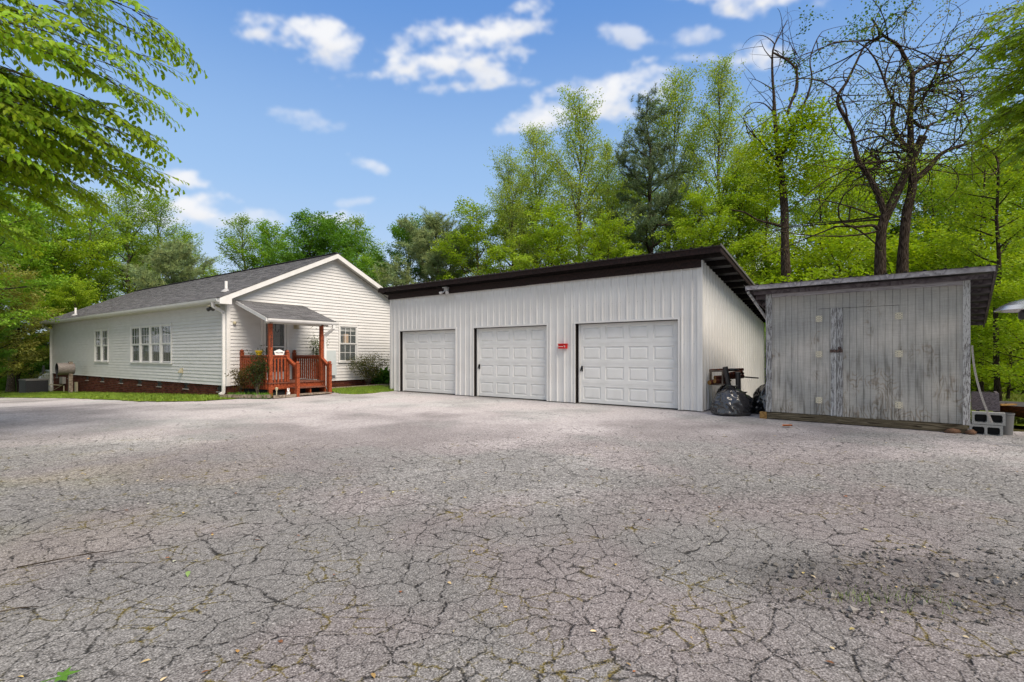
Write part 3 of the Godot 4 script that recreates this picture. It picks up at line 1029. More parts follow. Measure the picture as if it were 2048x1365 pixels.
		rs.quad(Vector3(0.022, ye - 0.20, z0 - s * 0.25), Vector3(0.022, ye - 0.12, z0 - s * 0.25), Vector3(0.022, top - 0.12, zc), Vector3(0.022, top - 0.20, zc), X)
		put("rake_soffit", rs, M.soffit, H)
	var ret := MB.new()
	ret.prism(PackedVector2Array([Vector2(0.0, 2.86), Vector2(0.36, 2.86), Vector2(0.36, 3.02), Vector2(0.0, 3.185)]), 0.32, Transform3D(Basis(Vector3(0, 0, 1), Vector3.UP, Vector3(-1, 0, 0)), Vector3(rk + 0.004, 0, 0.002)))
	put("eave_return", ret, M.white_trim, H)
	# pipes through the roof
	for p in [[-0.75, -0.32, 0.34], [-14.9, 0.02, 0.36]]:
		var vp := MB.new()
		var y0: float = ye + sl * (ov - p[1])
		vp.tube(PackedVector3Array([Vector3(p[0], y0 - 0.05, p[1]), Vector3(p[0], y0 + p[2], p[1])]), PackedFloat32Array([0.045, 0.045]), 10)
		var vo := put("vent_pipe", vp, M.white_glaze, H)
		var fl := MB.new()
		fl.lathe(Vector3(p[0], y0 - 0.03, p[1]), PackedVector2Array([Vector2(0.16, 0.0), Vector2(0.14, 0.05), Vector2(0.06, 0.10), Vector2(0.05, 0.13)]), 12)
		put("flashing", fl, M.galvanised, vo)
	# downpipes
	downpipe(H, [Vector3(-0.08, 2.92, ov + 0.05), Vector3(-0.08, 2.78, ov + 0.03), Vector3(-0.08, 2.62, 0.075), Vector3(-0.08, 0.12, 0.075), Vector3(-0.06, 0.06, 0.20)])
	downpipe(H, [Vector3(-L + 0.0, 2.92, ov + 0.05), Vector3(-L + 0.02, 2.78, ov + 0.03), Vector3(-L + 0.05, 2.60, 0.08), Vector3(-L + 0.05, -0.62, 0.08)])

func downpipe(parent: Node, p: Array) -> void:
	var mb := MB.new()
	for k in p.size() - 1:
		var d: Vector3 = (p[k + 1] - p[k]).normalized()
		mb.bar(p[k] - d * 0.01, p[k + 1] + d * 0.01, 0.085, 0.06, Vector3.RIGHT)
	put("downpipe", mb, M.white_trim, parent)

# courses of shingle tabs up a roof plane: o = lower corner, u along the eave, v up the slope; the first ones stand as parts, the rest join
func shingles(parent: Node, o: Vector3, u: Vector3, v: Vector3, length: float, rise: float, course: float, tab: float, singly: int) -> void:
	var nrm := u.cross(v)
	if nrm.y < 0.0:
		nrm = -nrm
	var rows := int(floor(rise / course))
	var rest := MB.new()
	var made := 0
	var across := int(singly / float(rows))
	for j in rows:
		var a := o + v * (j * course)
		var x := -rr(0, tab * 0.8)
		var n := 0
		while x < length:
			var w := tab * rr(0.75, 1.3)
			var x0 := maxf(x, 0.0)
			var x1 := minf(x + w, length) - 0.004
			x += w
			if x1 - x0 < 0.03:
				continue
			n += 1
			var mb := rest
			if n <= across:
				mb = MB.new()
			var k := rr(0.80, 1.22)
			mb.col = Color(0.205 * k, 0.203 * k, 0.208 * k)
			mb.uo = Vector2(rr(0, 9), rr(0, 9))
			var lift := rr(0.010, 0.017)
			var drop := rr(0.0, 0.012)
			var p0 := a + u * x0 + nrm * lift - v * drop
			var p1 := a + u * x1 + nrm * lift - v * drop
			var up := v * (course + 0.03 + drop) - nrm * lift * 0.8
			mb.quad(p0, p1, p1 + up, p0 + up, nrm)
			mb.quad(p0 - nrm * lift, p1 - nrm * lift, p1, p0, -v)
			mb.quad(p0 - nrm * lift, p0, p0 + up, p0 + up - nrm * 0.001, -u)
			mb.quad(p1 - nrm * lift, p1, p1 + up, p1 + up - nrm * 0.001, u)
			if mb != rest:
				put("shingle", mb, M.shingle, parent)
				made += 1
	if rest.v.size() > 0:
		put("shingles", rest, M.shingle, parent).set_meta("kind", "stuff")

func foundation(H: Node3D, L: float, W: float, yb: float) -> void:
	var core := MB.new()
	core.span(Vector3(-L + 0.03, -1.3, -W + 0.03), Vector3(-0.045, yb + 0.02, -0.045))
	var fo := put("foundation", core, M.mortar, H)
	var vents := [0.49, 2.96, 5.21, 7.07, 9.08, 11.29, 13.36, 16.1, 18.1]
	var rest := MB.new()
	var single := 0
	for wall in 2:
		var len := L if wall == 0 else W
		var row := 0
		var y := yb - 0.004
		while y > -1.0:
			var x := 0.03 - (0.105 if row % 2 == 1 else 0.0)
			while x < len - 0.03:
				var x0 := maxf(x, 0.03)
				var x1 := minf(x + 0.20, len - 0.03)
				var mid := (x0 + x1) * 0.5
				x += 0.21
				var lp := Vector3(-mid, 0, 0) if wall == 0 else Vector3(0, 0, -mid)
				var wp := hx * lp
				if y < land(wp.x, wp.z) - 0.03 or x1 - x0 < 0.03:
					continue
				var hole := false
				if wall == 0:
					for vv in vents:
						if y > 0.125 and mid > vv - 0.2 and mid < vv + 0.2:
							hole = true
				if hole:
					continue
				var mb := rest
				var alone := single < 300 and ((wall == 0 and mid < 5.6) or (wall == 1 and mid > 2.3 and mid < 5.4))
				if alone:
					mb = MB.new()
					single += 1
				var k := rr(0.7, 1.3)
				mb.col = Color(0.135 * k, 0.048 * k * rr(0.9, 1.15), 0.034 * k)
				mb.uo = Vector2(rr(0, 5), rr(0, 5))
				var dp := rr(0.0, 0.004)
				var c := Vector3(-mid, y - 0.0325, -0.034 + dp) if wall == 0 else Vector3(-0.034 + dp, y - 0.0325, -mid)
				var sz := Vector3(x1 - x0, 0.062, 0.03) if wall == 0 else Vector3(0.03, 0.062, x1 - x0)
				mb.box(c, sz)
				if alone:
					put("brick", mb, M.brick, fo)
			y -= 0.0745
			row += 1
	put("bricks", rest, M.brick, fo).set_meta("kind", "stuff")
	for vv in vents:
		var vb := MB.new()
		vb.quad(Vector3(-vv - 0.2, 0.12, -0.040), Vector3(-vv + 0.2, 0.12, -0.040), Vector3(-vv + 0.2, yb, -0.040), Vector3(-vv - 0.2, yb, -0.040), Vector3.BACK)
		for k in 4:
			vb.bar(Vector3(-vv - 0.19, 0.15 + k * 0.045, -0.034), Vector3(-vv + 0.19, 0.15 + k * 0.045, -0.034), 0.012, 0.01)
		var vo := put("foundation_vent", vb, M.black_paint, H)
		var sill := MB.new()
		sill.span(Vector3(-vv - 0.22, 0.095, -0.03), Vector3(-vv + 0.22, 0.122, 0.015))
		put("sill", sill, M.pale_stone, vo)

func door(H: Node3D) -> void:
	var f := MB.new()
	var t0 := 1.05
	var t1 := 2.05
	f.span(Vector3(-0.05, 0.40, -t0 - 0.09), Vector3(0.035, 2.52, -t0))
	f.span(Vector3(-0.05, 0.40, -t1), Vector3(0.035, 2.52, -t1 + 0.09))
	f.span(Vector3(-0.05, 2.44, -t1 + 0.09), Vector3(0.034, 2.52, -t0 - 0.09))
	f.span(Vector3(-0.05, 0.40, -t1 + 0.09), Vector3(0.06, 0.45, -t0 - 0.09))
	var d := put("front_door", f, M.white_trim, H)
	var fr := MB.new()
	var a := -t1 + 0.10
	var b := -t0 - 0.10
	fr.span(Vector3(0.0, 0.46, a), Vector3(0.03, 2.43, a + 0.075))
	fr.span(Vector3(0.0, 0.46, b - 0.075), Vector3(0.03, 2.43, b))
	fr.span(Vector3(0.0, 0.46, a + 0.075), Vector3(0.029, 0.72, b - 0.075))
	fr.span(Vector3(0.0, 2.35, a + 0.075), Vector3(0.029, 2.43, b - 0.075))
	fr.span(Vector3(0.001, 1.55, a + 0.075), Vector3(0.028, 1.59, b - 0.075))
	put("storm_door_frame", fr, M.white_trim, d)
	for q in [[0.72, 1.55], [1.59, 2.35]]:
		var g := MB.new()
		g.quad(Vector3(0.012, q[0], a + 0.075), Vector3(0.012, q[0], b - 0.075), Vector3(0.012, q[1], b - 0.075), Vector3(0.012, q[1], a + 0.075), Vector3.RIGHT)
		put("pane", g, M.pane, d)
	var back := MB.new()
	back.span(Vector3(-0.30, 0.4, -t1 - 0.2), Vector3(-0.29, 2.55, -t0 + 0.2))
	put("dim_hall", back, M.dark_inside, d)
	var inner := MB.new()
	inner.span(Vector3(-0.10, 1.62, -1.78), Vector3(-0.09, 2.40, -1.16))
	put("inner_blind", inner, M.dull_cover, d)
	var hd := MB.new()
	hd.span(Vector3(0.03, 1.30, a + 0.02), Vector3(0.055, 1.46, a + 0.05))
	put("handle", hd, M.black_paint, d)

# ---------------------------------------------------------------- the porch

func post(parent: Node, called: String, at: Vector3, y1: float, w := 0.095, cap := true) -> void:
	var mb := MB.new()
	mb.span(Vector3(at.x - w * 0.5, at.y, at.z - w * 0.5), Vector3(at.x + w * 0.5, y1, at.z + w * 0.5))
	var o := put(called, mb, M.red_stain, parent)
	if cap:
		var c := MB.new()
		c.span(Vector3(at.x - w * 0.62, y1, at.z - w * 0.62), Vector3(at.x + w * 0.62, y1 + 0.022, at.z + w * 0.62))
		c.lathe(Vector3(at.x, y1 + 0.022, at.z), PackedVector2Array([Vector2(0.035, 0), Vector2(0.056, 0.02), Vector2(0.06, 0.045), Vector2(0.05, 0.072), Vector2(0.02, 0.088), Vector2(0, 0.09)]), 10)
		put("post_cap", c, M.red_stain, o)

func baluster(parent: Node, a: Vector3, b: Vector3, w: float, face: Vector3) -> void:
	var mb := MB.new()
	mb.uo = Vector2(rr(0, 3), rr(0, 3))
	mb.bar(a, b, w, 0.032, face)
	put("baluster", mb, M.red_stain, parent)

func porch() -> void:
	var P := thing("porch", "red-stained timber porch with railings, steps and grey shingled lean-to roof", "porch")
	P.transform = hx
	var X := Vector3.RIGHT
	var Z := Vector3.BACK
	var dk := 0.46
	var ta := 0.36
	var tb := 2.26
	var D := 1.74
	for k in 14:
		var bd := MB.new()
		bd.uo = Vector2(rr(0, 3), rr(0, 3))
		var z := -ta - (tb - ta) * (k + 0.5) / 14.0
		bd.box(Vector3(D * 0.5 + 0.03, dk - 0.016, z), Vector3(D, 0.032, (tb - ta) / 14.0 - 0.006))
		put("deck_board", bd, M.red_deck, P)
	var rim := MB.new()
	rim.span(Vector3(D - 0.045, dk - 0.21, -tb + 0.02), Vector3(D - 0.005, dk - 0.034, -ta - 0.02))
	rim.span(Vector3(0.03, dk - 0.21, -ta - 0.06), Vector3(D - 0.05, dk - 0.034, -ta - 0.02))
	rim.span(Vector3(0.03, dk - 0.21, -tb + 0.02), Vector3(D - 0.05, dk - 0.034, -tb + 0.06))
	put("rim_joist", rim, M.red_stain, P)
	# roof posts and newels
	post(P, "roof_post", Vector3(1.69, 0.05, -0.45), 2.33, 0.10, false)
	post(P, "roof_post", Vector3(1.69, 0.05, -2.19), 2.33, 0.10, false)
	post(P, "newel_post", Vector3(0.07, 0.1, -0.42), 1.36)
	post(P, "newel_post", Vector3(1.69, 0.05, -1.0), 1.33)
	post(P, "newel_post", Vector3(0.12, 0.3, -2.19), 1.36)
	post(P, "newel_post", Vector3(2.24, 0.0, -1.0), 0.99)
	post(P, "newel_post", Vector3(2.14, 0.02, -2.19), 0.99)
	# rails
	var rails := [
		[Vector3(0.10, 1.27, -0.42), Vector3(1.65, 1.27, -0.42)], [Vector3(1.69, 1.27, -0.49), Vector3(1.69, 1.27, -0.96)], [Vector3(0.16, 1.27, -2.19), Vector3(1.65, 1.27, -2.19)],
		[Vector3(1.72, 1.20, -1.0), Vector3(2.22, 0.93, -1.0)], [Vector3(1.72, 1.20, -2.19), Vector3(2.12, 0.95, -2.19)],
	]
	for q in rails:
		var rl := MB.new()
		rl.bar(q[0], q[1], 0.10, 0.035)
		rl.bar(q[0] - Vector3(0, 0.062, 0), q[1] - Vector3(0, 0.062, 0), 0.036, 0.085)
		put("handrail", rl, M.red_stain, P)
	for k in 13:
		var x := 0.17 + k * 0.118
		baluster(P, Vector3(x, dk - 0.20, -0.375), Vector3(x, 1.20, -0.375), 0.060, Z)
		baluster(P, Vector3(x + 0.03, dk + 0.03, -2.225), Vector3(x + 0.03, 1.20, -2.225), 0.042, Z)
	for k in 4:
		baluster(P, Vector3(1.735, dk - 0.18, -0.565 - k * 0.108), Vector3(1.735, 1.20, -0.565 - k * 0.108), 0.05, X)
	for k in 2:
		var x := 1.83 + k * 0.13
		baluster(P, Vector3(x, 0.22, -2.22), Vector3(x, 1.12 - (x - 1.72) * 0.62, -2.22), 0.045, Z)
	# steps
	for s in [[D + 0.0, D + 0.30, 0.295], [D + 0.24, D + 0.56, 0.10]]:
		var st := MB.new()
		st.span(Vector3(s[0], s[2] - 0.035, -2.16), Vector3(s[1], s[2], -1.03))
		put("step_tread", st, M.red_deck if s[2] > 0.2 else M.timber_edging, P)
	var sg := MB.new()
	for z in [-1.06, -1.6, -2.13]:
		sg.span(Vector3(D + 0.01, 0.02, z - 0.02), Vector3(D + 0.26, 0.26, z + 0.02))
	put("stringer", sg, M.red_stain, P)
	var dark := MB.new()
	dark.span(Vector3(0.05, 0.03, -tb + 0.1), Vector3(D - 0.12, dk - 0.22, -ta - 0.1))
	put("deck_shade_block", dark, M.dark_inside, P)  # solid dark block painted in for the shade beneath the deck
	# lean-to roof
	var r0 := 0.20
	var r1 := 2.52
	var yw := 3.04
	var yf := 2.38
	var xf := 1.98
	var slope := Vector3(-xf, yw - yf, 0)
	var deck := MB.new()
	deck.quad(Vector3(xf, yf, -r0), Vector3(xf, yf, -r1), Vector3(0.02, yw, -r1), Vector3(0.02, yw, -r0), Vector3(0.33, 1, 0))
	deck.quad(Vector3(xf, yf - 0.035, -r0), Vector3(xf, yf - 0.035, -r1), Vector3(0.02, yw - 0.035, -r1), Vector3(0.02, yw - 0.035, -r0), Vector3(-0.33, -1, 0))
	var rf := put("lean_to_roof", deck, M.soffit, P)
	shingles(rf, Vector3(xf + 0.03, yf + 0.003, -r1 - 0.01), Z, slope.normalized(), r1 - r0 + 0.02, slope.length(), 0.143, 0.32, 9999)
	for z in [-r0 + 0.0, -r1]:
		var rk := MB.new()
		rk.bar(Vector3(xf - 0.01, yf - 0.055, z), Vector3(0.03, yw - 0.055, z), 0.022, 0.10)
		rk.bar(Vector3(xf - 0.01, yf - 0.012, z + (0.014 if z > -1.0 else -0.014)), Vector3(0.03, yw - 0.012, z + (0.014 if z > -1.0 else -0.014)), 0.012, 0.035)
		put("rake_trim", rk, M.white_trim, P)
	var be := MB.new()
	be.span(Vector3(1.64, 2.24, -2.42), Vector3(1.74, 2.36, -0.3))
	put("beam", be, M.soffit, P)
	var gu := MB.new()
	gu.prism(PackedVector2Array([Vector2(0, 0), Vector2(0.07, 0.0), Vector2(0.10, 0.04), Vector2(0.11, 0.095), Vector2(0.10, 0.095), Vector2(0.09, 0.045), Vector2(0.065, 0.01), Vector2(0, 0.01)]), 2.42, Transform3D(Basis(X, Vector3.UP, Vector3(0, 0, -1)).orthonormalized(), Vector3(xf - 0.01, yf - 0.105, -0.17)))
	gu.span(Vector3(xf - 0.03, yf - 0.11, -2.58), Vector3(xf - 0.012, yf - 0.005, -0.17))
	put("gutter", gu, M.white_trim, P)
	downpipe(P, [Vector3(xf + 0.03, yf - 0.10, -2.43), Vector3(xf + 0.03, yf - 0.22, -2.43), Vector3(1.72, yf - 0.46, -2.30), Vector3(1.72, 0.2, -2.30)])
	# street number down the post, one figure under the other
	var nums := "7252"
	for k in 4:
		var tm := TextMesh.new()
		var sf := SystemFont.new()
		sf.font_names = PackedStringArray(["Droid Sans"])
		sf.font_weight = 700
		tm.font = sf
		tm.text = nums[k]
		tm.font_size = 32
		tm.pixel_size = 0.0034
		tm.depth = 0.008
		put_mesh("number", tm, M.ink, P, Transform3D(Basis(Vector3(0, 0, -1), Vector3.UP, Vector3.RIGHT), Vector3(1.745, 1.86 - k * 0.092, -0.45)))
	# things about the porch
	var T := func(p: Vector3) -> Vector3: return hx * p
	var lamp := thing("wall_lantern", "small brass wall lantern beside the front door", "lantern")
	lamp.transform = hx
	var mb := MB.new()
	mb.lathe(Vector3(0.09, 2.22, -2.33), PackedVector2Array([Vector2(0.03, 0), Vector2(0.055, 0.03), Vector2(0.065, 0.14), Vector2(0.05, 0.17), Vector2(0.01, 0.23), Vector2(0, 0.235)]), 8)
	put("lamp_body", mb, M.brass, lamp)
	mb = MB.new()
	mb.span(Vector3(0.018, 2.20, -2.43), Vector3(0.035, 2.42, -2.23))
	mb.bar(Vector3(0.03, 2.30, -2.33), Vector3(0.09, 2.24, -2.33), 0.02, 0.02)
	put("back_plate", mb, M.cream, lamp)
	var sign := thing("welcome_sign", "small white scalloped sign reading WELCOME on the porch rail", "sign")
	sign.transform = hx
	mb = MB.new()
	mb.prism(PackedVector2Array([Vector2(-0.13, 0), Vector2(0.13, 0), Vector2(0.17, 0.12), Vector2(0.12, 0.125), Vector2(0.08, 0.15), Vector2(0, 0.175), Vector2(-0.08, 0.15), Vector2(-0.12, 0.125), Vector2(-0.17, 0.12)]), 0.02, Transform3D(Basis(Vector3(0, 0, -1), Vector3.UP, Vector3.RIGHT), Vector3(1.67, 1.29, -0.74)))
	put("sign_board", mb, M.white_glaze, sign)
	var wt := TextMesh.new()
	var wf := SystemFont.new()
	wf.font_names = PackedStringArray(["Droid Serif"])
	wt.font = wf
	wt.text = "WELCOME"
	wt.font_size = 32
	wt.pixel_size = 0.0015
	wt.depth = 0.006
	put_mesh("lettering", wt, M.ink, sign, Transform3D(Basis(Vector3(0, 0, -1), Vector3.UP, Vector3.RIGHT), Vector3(1.694, 1.362, -0.74)))
	var pot := thing("yellow_pot", "small yellow flowerpot standing on the porch rail", "pot", hx * Vector3(1.10, 1.288, -0.42))
	mb = MB.new()
	mb.lathe(Vector3.ZERO, PackedVector2Array([Vector2(0, 0.0), Vector2(0.07, 0.0), Vector2(0.10, 0.11), Vector2(0.115, 0.11), Vector2(0.115, 0.14), Vector2(0.10, 0.14), Vector2(0.09, 0.10), Vector2(0, 0.10)]), 14)
	put("pot", mb, M.yellow_glaze, pot)
	var hk := thing("hanging_hook", "dark curved plant hook hanging under the porch roof", "hook")
	hk.transform = hx
	mb = MB.new()
	var pts := PackedVector3Array()
	var rad := PackedFloat32Array()
	for k in 9:
		var a := PI * k / 8.0
		pts.append(Vector3(1.55, 2.08 - sin(a) * 0.09, -0.75 + cos(a) * 0.06))
		rad.append(0.010)
	pts.insert(0, Vector3(1.55, 2.36, -0.69))
	rad.append(0.010)
	mb.tube(pts, rad, 6)
	put("hook", mb, M.black_paint, hk)
	var sens := thing("motion_sensor", "small white sensor mounted high on the gable wall by the corner", "sensor")
	sens.transform = hx
	mb = MB.new()
	mb.lathe(Vector3(0.06, 2.26, -0.20), PackedVector2Array([Vector2(0, 0), Vector2(0.045, 0.005), Vector2(0.055, 0.05), Vector2(0.03, 0.09), Vector2(0, 0.10)]), 10)
	mb.span(Vector3(0.015, 2.27, -0.23), Vector3(0.05, 2.34, -0.17))
	put("sensor_body", mb, M.cream, sens)
	# rabbit and little lamp by the bed
	var rab := thing("rabbit_ornament", "small white rabbit garden ornament beside the porch steps", "ornament", hx * Vector3(1.98, 0.0, -0.86), 20)
	rab.position.y = 0.07
	rab.scale = Vector3.ONE * 0.66
	mb = MB.new()
	ball(mb, Vector3(0, 0.09, 0), Vector3(0.085, 0.095, 0.11))
	ball(mb, Vector3(0, 0.19, 0.075), Vector3(0.052, 0.055, 0.062))
	for s in [-1, 1]:
		ball(mb, Vector3(0.03 * s, 0.275, 0.045), Vector3(0.018, 0.065, 0.012), Basis(Vector3(1, 0, 0), -0.35))
		ball(mb, Vector3(0.045 * s, 0.03, 0.09), Vector3(0.025, 0.03, 0.05))
	ball(mb, Vector3(0, 0.08, -0.12), Vector3(0.03, 0.03, 0.03))
	put("rabbit", mb, M.white_glaze, rab)
	var sol := thing("garden_light", "short pale garden stake light at the corner of the porch", "garden light", hx * Vector3(1.92, 0.08, -0.52))
	mb = MB.new()
	mb.tube(PackedVector3Array([Vector3.ZERO, Vector3(0, 0.17, 0)]), PackedFloat32Array([0.016, 0.016]), 8)
	mb.lathe(Vector3(0, 0.15, 0), PackedVector2Array([Vector2(0.03, 0), Vector2(0.045, 0.06), Vector2(0.05, 0.075), Vector2(0.0, 0.10)]), 10)
	put("stake_light", mb, M.cream, sol)

func ball(mb: MB, at: Vector3, r: Vector3, bs := Basis(), rings := 7, sides := 12) -> void:
	for j in rings:
		for i in sides:
			var q := []
			for k in [[0, 0], [1, 0], [1, 1], [0, 1]]:
				var a: float = TAU * (i + k[0]) / sides
				var b: float = PI * (j + k[1]) / rings
				q.append(Vector3(sin(b) * cos(a), cos(b), sin(b) * sin(a)))
			var p := []
			var n := []
			for s in 4:
				p.append(at + bs * (q[s] * r))
				n.append((bs * (q[s] / r)).normalized())
			if j > 0:
				mb.tri(p[0], p[1], p[2], n[0], n[1], n[2], Vector2(i, j) * 0.05, Vector2(i + 1, j) * 0.05, Vector2(i + 1, j + 1) * 0.05)
			if j < rings - 1:
				mb.tri(p[0], p[2], p[3], n[0], n[2], n[3], Vector2(i, j) * 0.05, Vector2(i + 1, j + 1) * 0.05, Vector2(i, j + 1) * 0.05)

# ---------------------------------------------------------------- the garage

func rib_height(u: float, pitch: float, tall: float) -> float:
	var q := absf(fposmod(u + pitch * 0.5, pitch) - pitch * 0.5)
	if q < 0.013:
		return tall
	if q < 0.034:
		return tall * (0.034 - q) / 0.021
	var m := minf(absf(q - pitch * 0.36), absf(q - pitch * 0.5 + 0.0))
	m = absf(q - pitch * 0.34)
	return 0.0035 * clampf((0.012 - m) / 0.004, 0.0, 1.0)

# ribbed sheet: o origin, u across the ribs, v along them, lengths given at both ends of the strip
func rib_strip(mb: MB, o: Vector3, u: Vector3, v: Vector3, nrm: Vector3, u0: float, u1: float, a0: float, a1: float, b0: float, b1: float, pitch := 0.2286, tall := 0.026) -> void:
	var us := [u0, u1]
	var k := floorf(u0 / pitch) - 1.0
	while k * pitch < u1 + pitch:
		for d in [-0.034, -0.013, 0.013, 0.034, pitch * 0.34 - 0.012, pitch * 0.34 - 0.008, pitch * 0.34 + 0.008, pitch * 0.34 + 0.012, -pitch * 0.34 - 0.012, -pitch * 0.34 - 0.008, -pitch * 0.34 + 0.008, -pitch * 0.34 + 0.012]:
			var x: float = k * pitch + d
			if x > u0 + 0.0005 and x < u1 - 0.0005:
				us.append(x)
		k += 1.0
	us.sort()
	for i in us.size() - 1:
		var x: float = us[i]
		var y: float = us[i + 1]
		var fx := (x - u0) / (u1 - u0)
		var fy := (y - u0) / (u1 - u0)
		var p := o + u * x + nrm * rib_height(x, pitch, tall)
		var q := o + u * y + nrm * rib_height(y, pitch, tall)
		mb.quad(p + v * lerpf(a0, a1, fx), q + v * lerpf(a0, a1, fy), q + v * lerpf(b0, b1, fy), p + v * lerpf(b0, b1, fx), nrm)

func garage_door(parent: Node, x0: float, x1: float, latch: bool) -> void:
	var top := 2.13
	var inset := -0.10
	var j := MB.new()
	j.span(Vector3(x0 + 0.001, 0.02, -0.16), Vector3(x0 + 0.02, top, 0.0))
	j.span(Vector3(x1 - 0.02, 0.02, -0.16), Vector3(x1 - 0.001, top, 0.0))
	j.span(Vector3(x0 + 0.02, top - 0.02, -0.16), Vector3(x1 - 0.02, top - 0.001, 0.0))
	var d := put("garage_door", j, M.dark_board, parent)
	var tr := MB.new()
	tr.span(Vector3(x0 - 0.035, 0.02, 0.004), Vector3(x0 + 0.006, top + 0.045, 0.030))
	tr.span(Vector3(x1 - 0.006, 0.02, 0.004), Vector3(x1 + 0.035, top + 0.045, 0.030))
	tr.span(Vector3(x0 + 0.006, top - 0.006, 0.004), Vector3(x1 - 0.006, top + 0.045, 0.029))
	tr.span(Vector3(x0 + 0.06, 0.03, inset - 0.01), Vector3(x0 + 0.095, top - 0.02, inset + 0.035))
	put("door_trim", tr, M.white_metal, d)
	var w := x1 - x0 - 0.09
	for s in 4:
		var mb := MB.new()
		mb.uo = Vector2(rr(0, 3), rr(0, 3))
		var y0 := 0.035 + s * 0.5235
		var h := 0.520
		var o := Vector3(x0 + 0.07, y0, inset)
		var fw := (w - 0.10) / 4.0
		var pw := fw - 0.13
		var ph := 0.345
		var py := (h - ph) * 0.5
		var P := func(x: float, y: float, z: float) -> Vector3: return o + Vector3(x, y, z)
		mb.quad(P.call(0, 0, 0), P.call(w, 0, 0), P.call(w, py, 0), P.call(0, py, 0), Vector3.BACK)
		mb.quad(P.call(0, py + ph, 0), P.call(w, py + ph, 0), P.call(w, h, 0), P.call(0, h, 0), Vector3.BACK)
		var xl := 0.0
		for k in 4:
			var a := 0.05 + k * fw + 0.065
			mb.quad(P.call(xl, py, 0), P.call(a, py, 0), P.call(a, py + ph, 0), P.call(xl, py + ph, 0), Vector3.BACK)
			xl = a + pw
			# groove, slope and raised field
			var ring := [[0.0, 0.0], [0.008, -0.020], [0.024, -0.020], [0.062, -0.002]]
			for r in 3:
				var i0: float = ring[r][0]
				var z0: float = ring[r][1]
				var i1: float = ring[r + 1][0]
				var z1: float = ring[r + 1][1]
				var c0 := [P.call(a + i0, py + i0, z0), P.call(a + pw - i0, py + i0, z0), P.call(a + pw - i0, py + ph - i0, z0), P.call(a + i0, py + ph - i0, z0)]
				var c1 := [P.call(a + i1, py + i1, z1), P.call(a + pw - i1, py + i1, z1), P.call(a + pw - i1, py + ph - i1, z1), P.call(a + i1, py + ph - i1, z1)]
				for q in 4:
					mb.quad(c0[q], c0[(q + 1) % 4], c1[(q + 1) % 4], c1[q], Vector3.BACK)
			mb.quad(P.call(a + 0.06, py + 0.06, -0.002), P.call(a + pw - 0.06, py + 0.06, -0.002), P.call(a + pw - 0.06, py + ph - 0.06, -0.002), P.call(a + 0.06, py + ph - 0.06, -0.002), Vector3.BACK)
		mb.quad(P.call(xl, py, 0), P.call(w, py, 0), P.call(w, py + ph, 0), P.call(xl, py + ph, 0), Vector3.BACK)
		# rolled joint to the next section
		mb.quad(P.call(0, h, 0), P.call(w, h, 0), P.call(w, h, -0.04), P.call(0, h, -0.04), Vector3.UP)
		mb.quad(P.call(0, 0, 0), P.call(w, 0, 0), P.call(w, 0, -0.04), P.call(0, 0, -0.04), Vector3.DOWN)
		mb.box(P.call(w * 0.5, h - 0.028, 0.0), Vector3(w, 0.012, 0.006))
		put("door_section", mb, M.white_door, d)
	var seal := MB.new()
	seal.span(Vector3(x0 + 0.08, 0.008, inset - 0.03), Vector3(x1 - 0.03, 0.035, inset - 0.004))
	put("bottom_seal", seal, M.black_paint, d)
	if latch:
		var hd := MB.new()
		hd.box(Vector3(x0 + 0.155, 0.93, inset + 0.012), Vector3(0.035, 0.15, 0.016))
		hd.bar(Vector3(x0 + 0.155, 0.985, inset + 0.02), Vector3(x0 + 0.155, 0.985, inset + 0.05), 0.022, 0.022)
		hd.bar(Vector3(x0 + 0.125, 0.87, inset + 0.05), Vector3(x0 + 0.165, 1.00, inset + 0.05), 0.02, 0.02, Vector3.BACK)
		put("handle", hd, M.black_paint, d)

var gx := Transform3D()

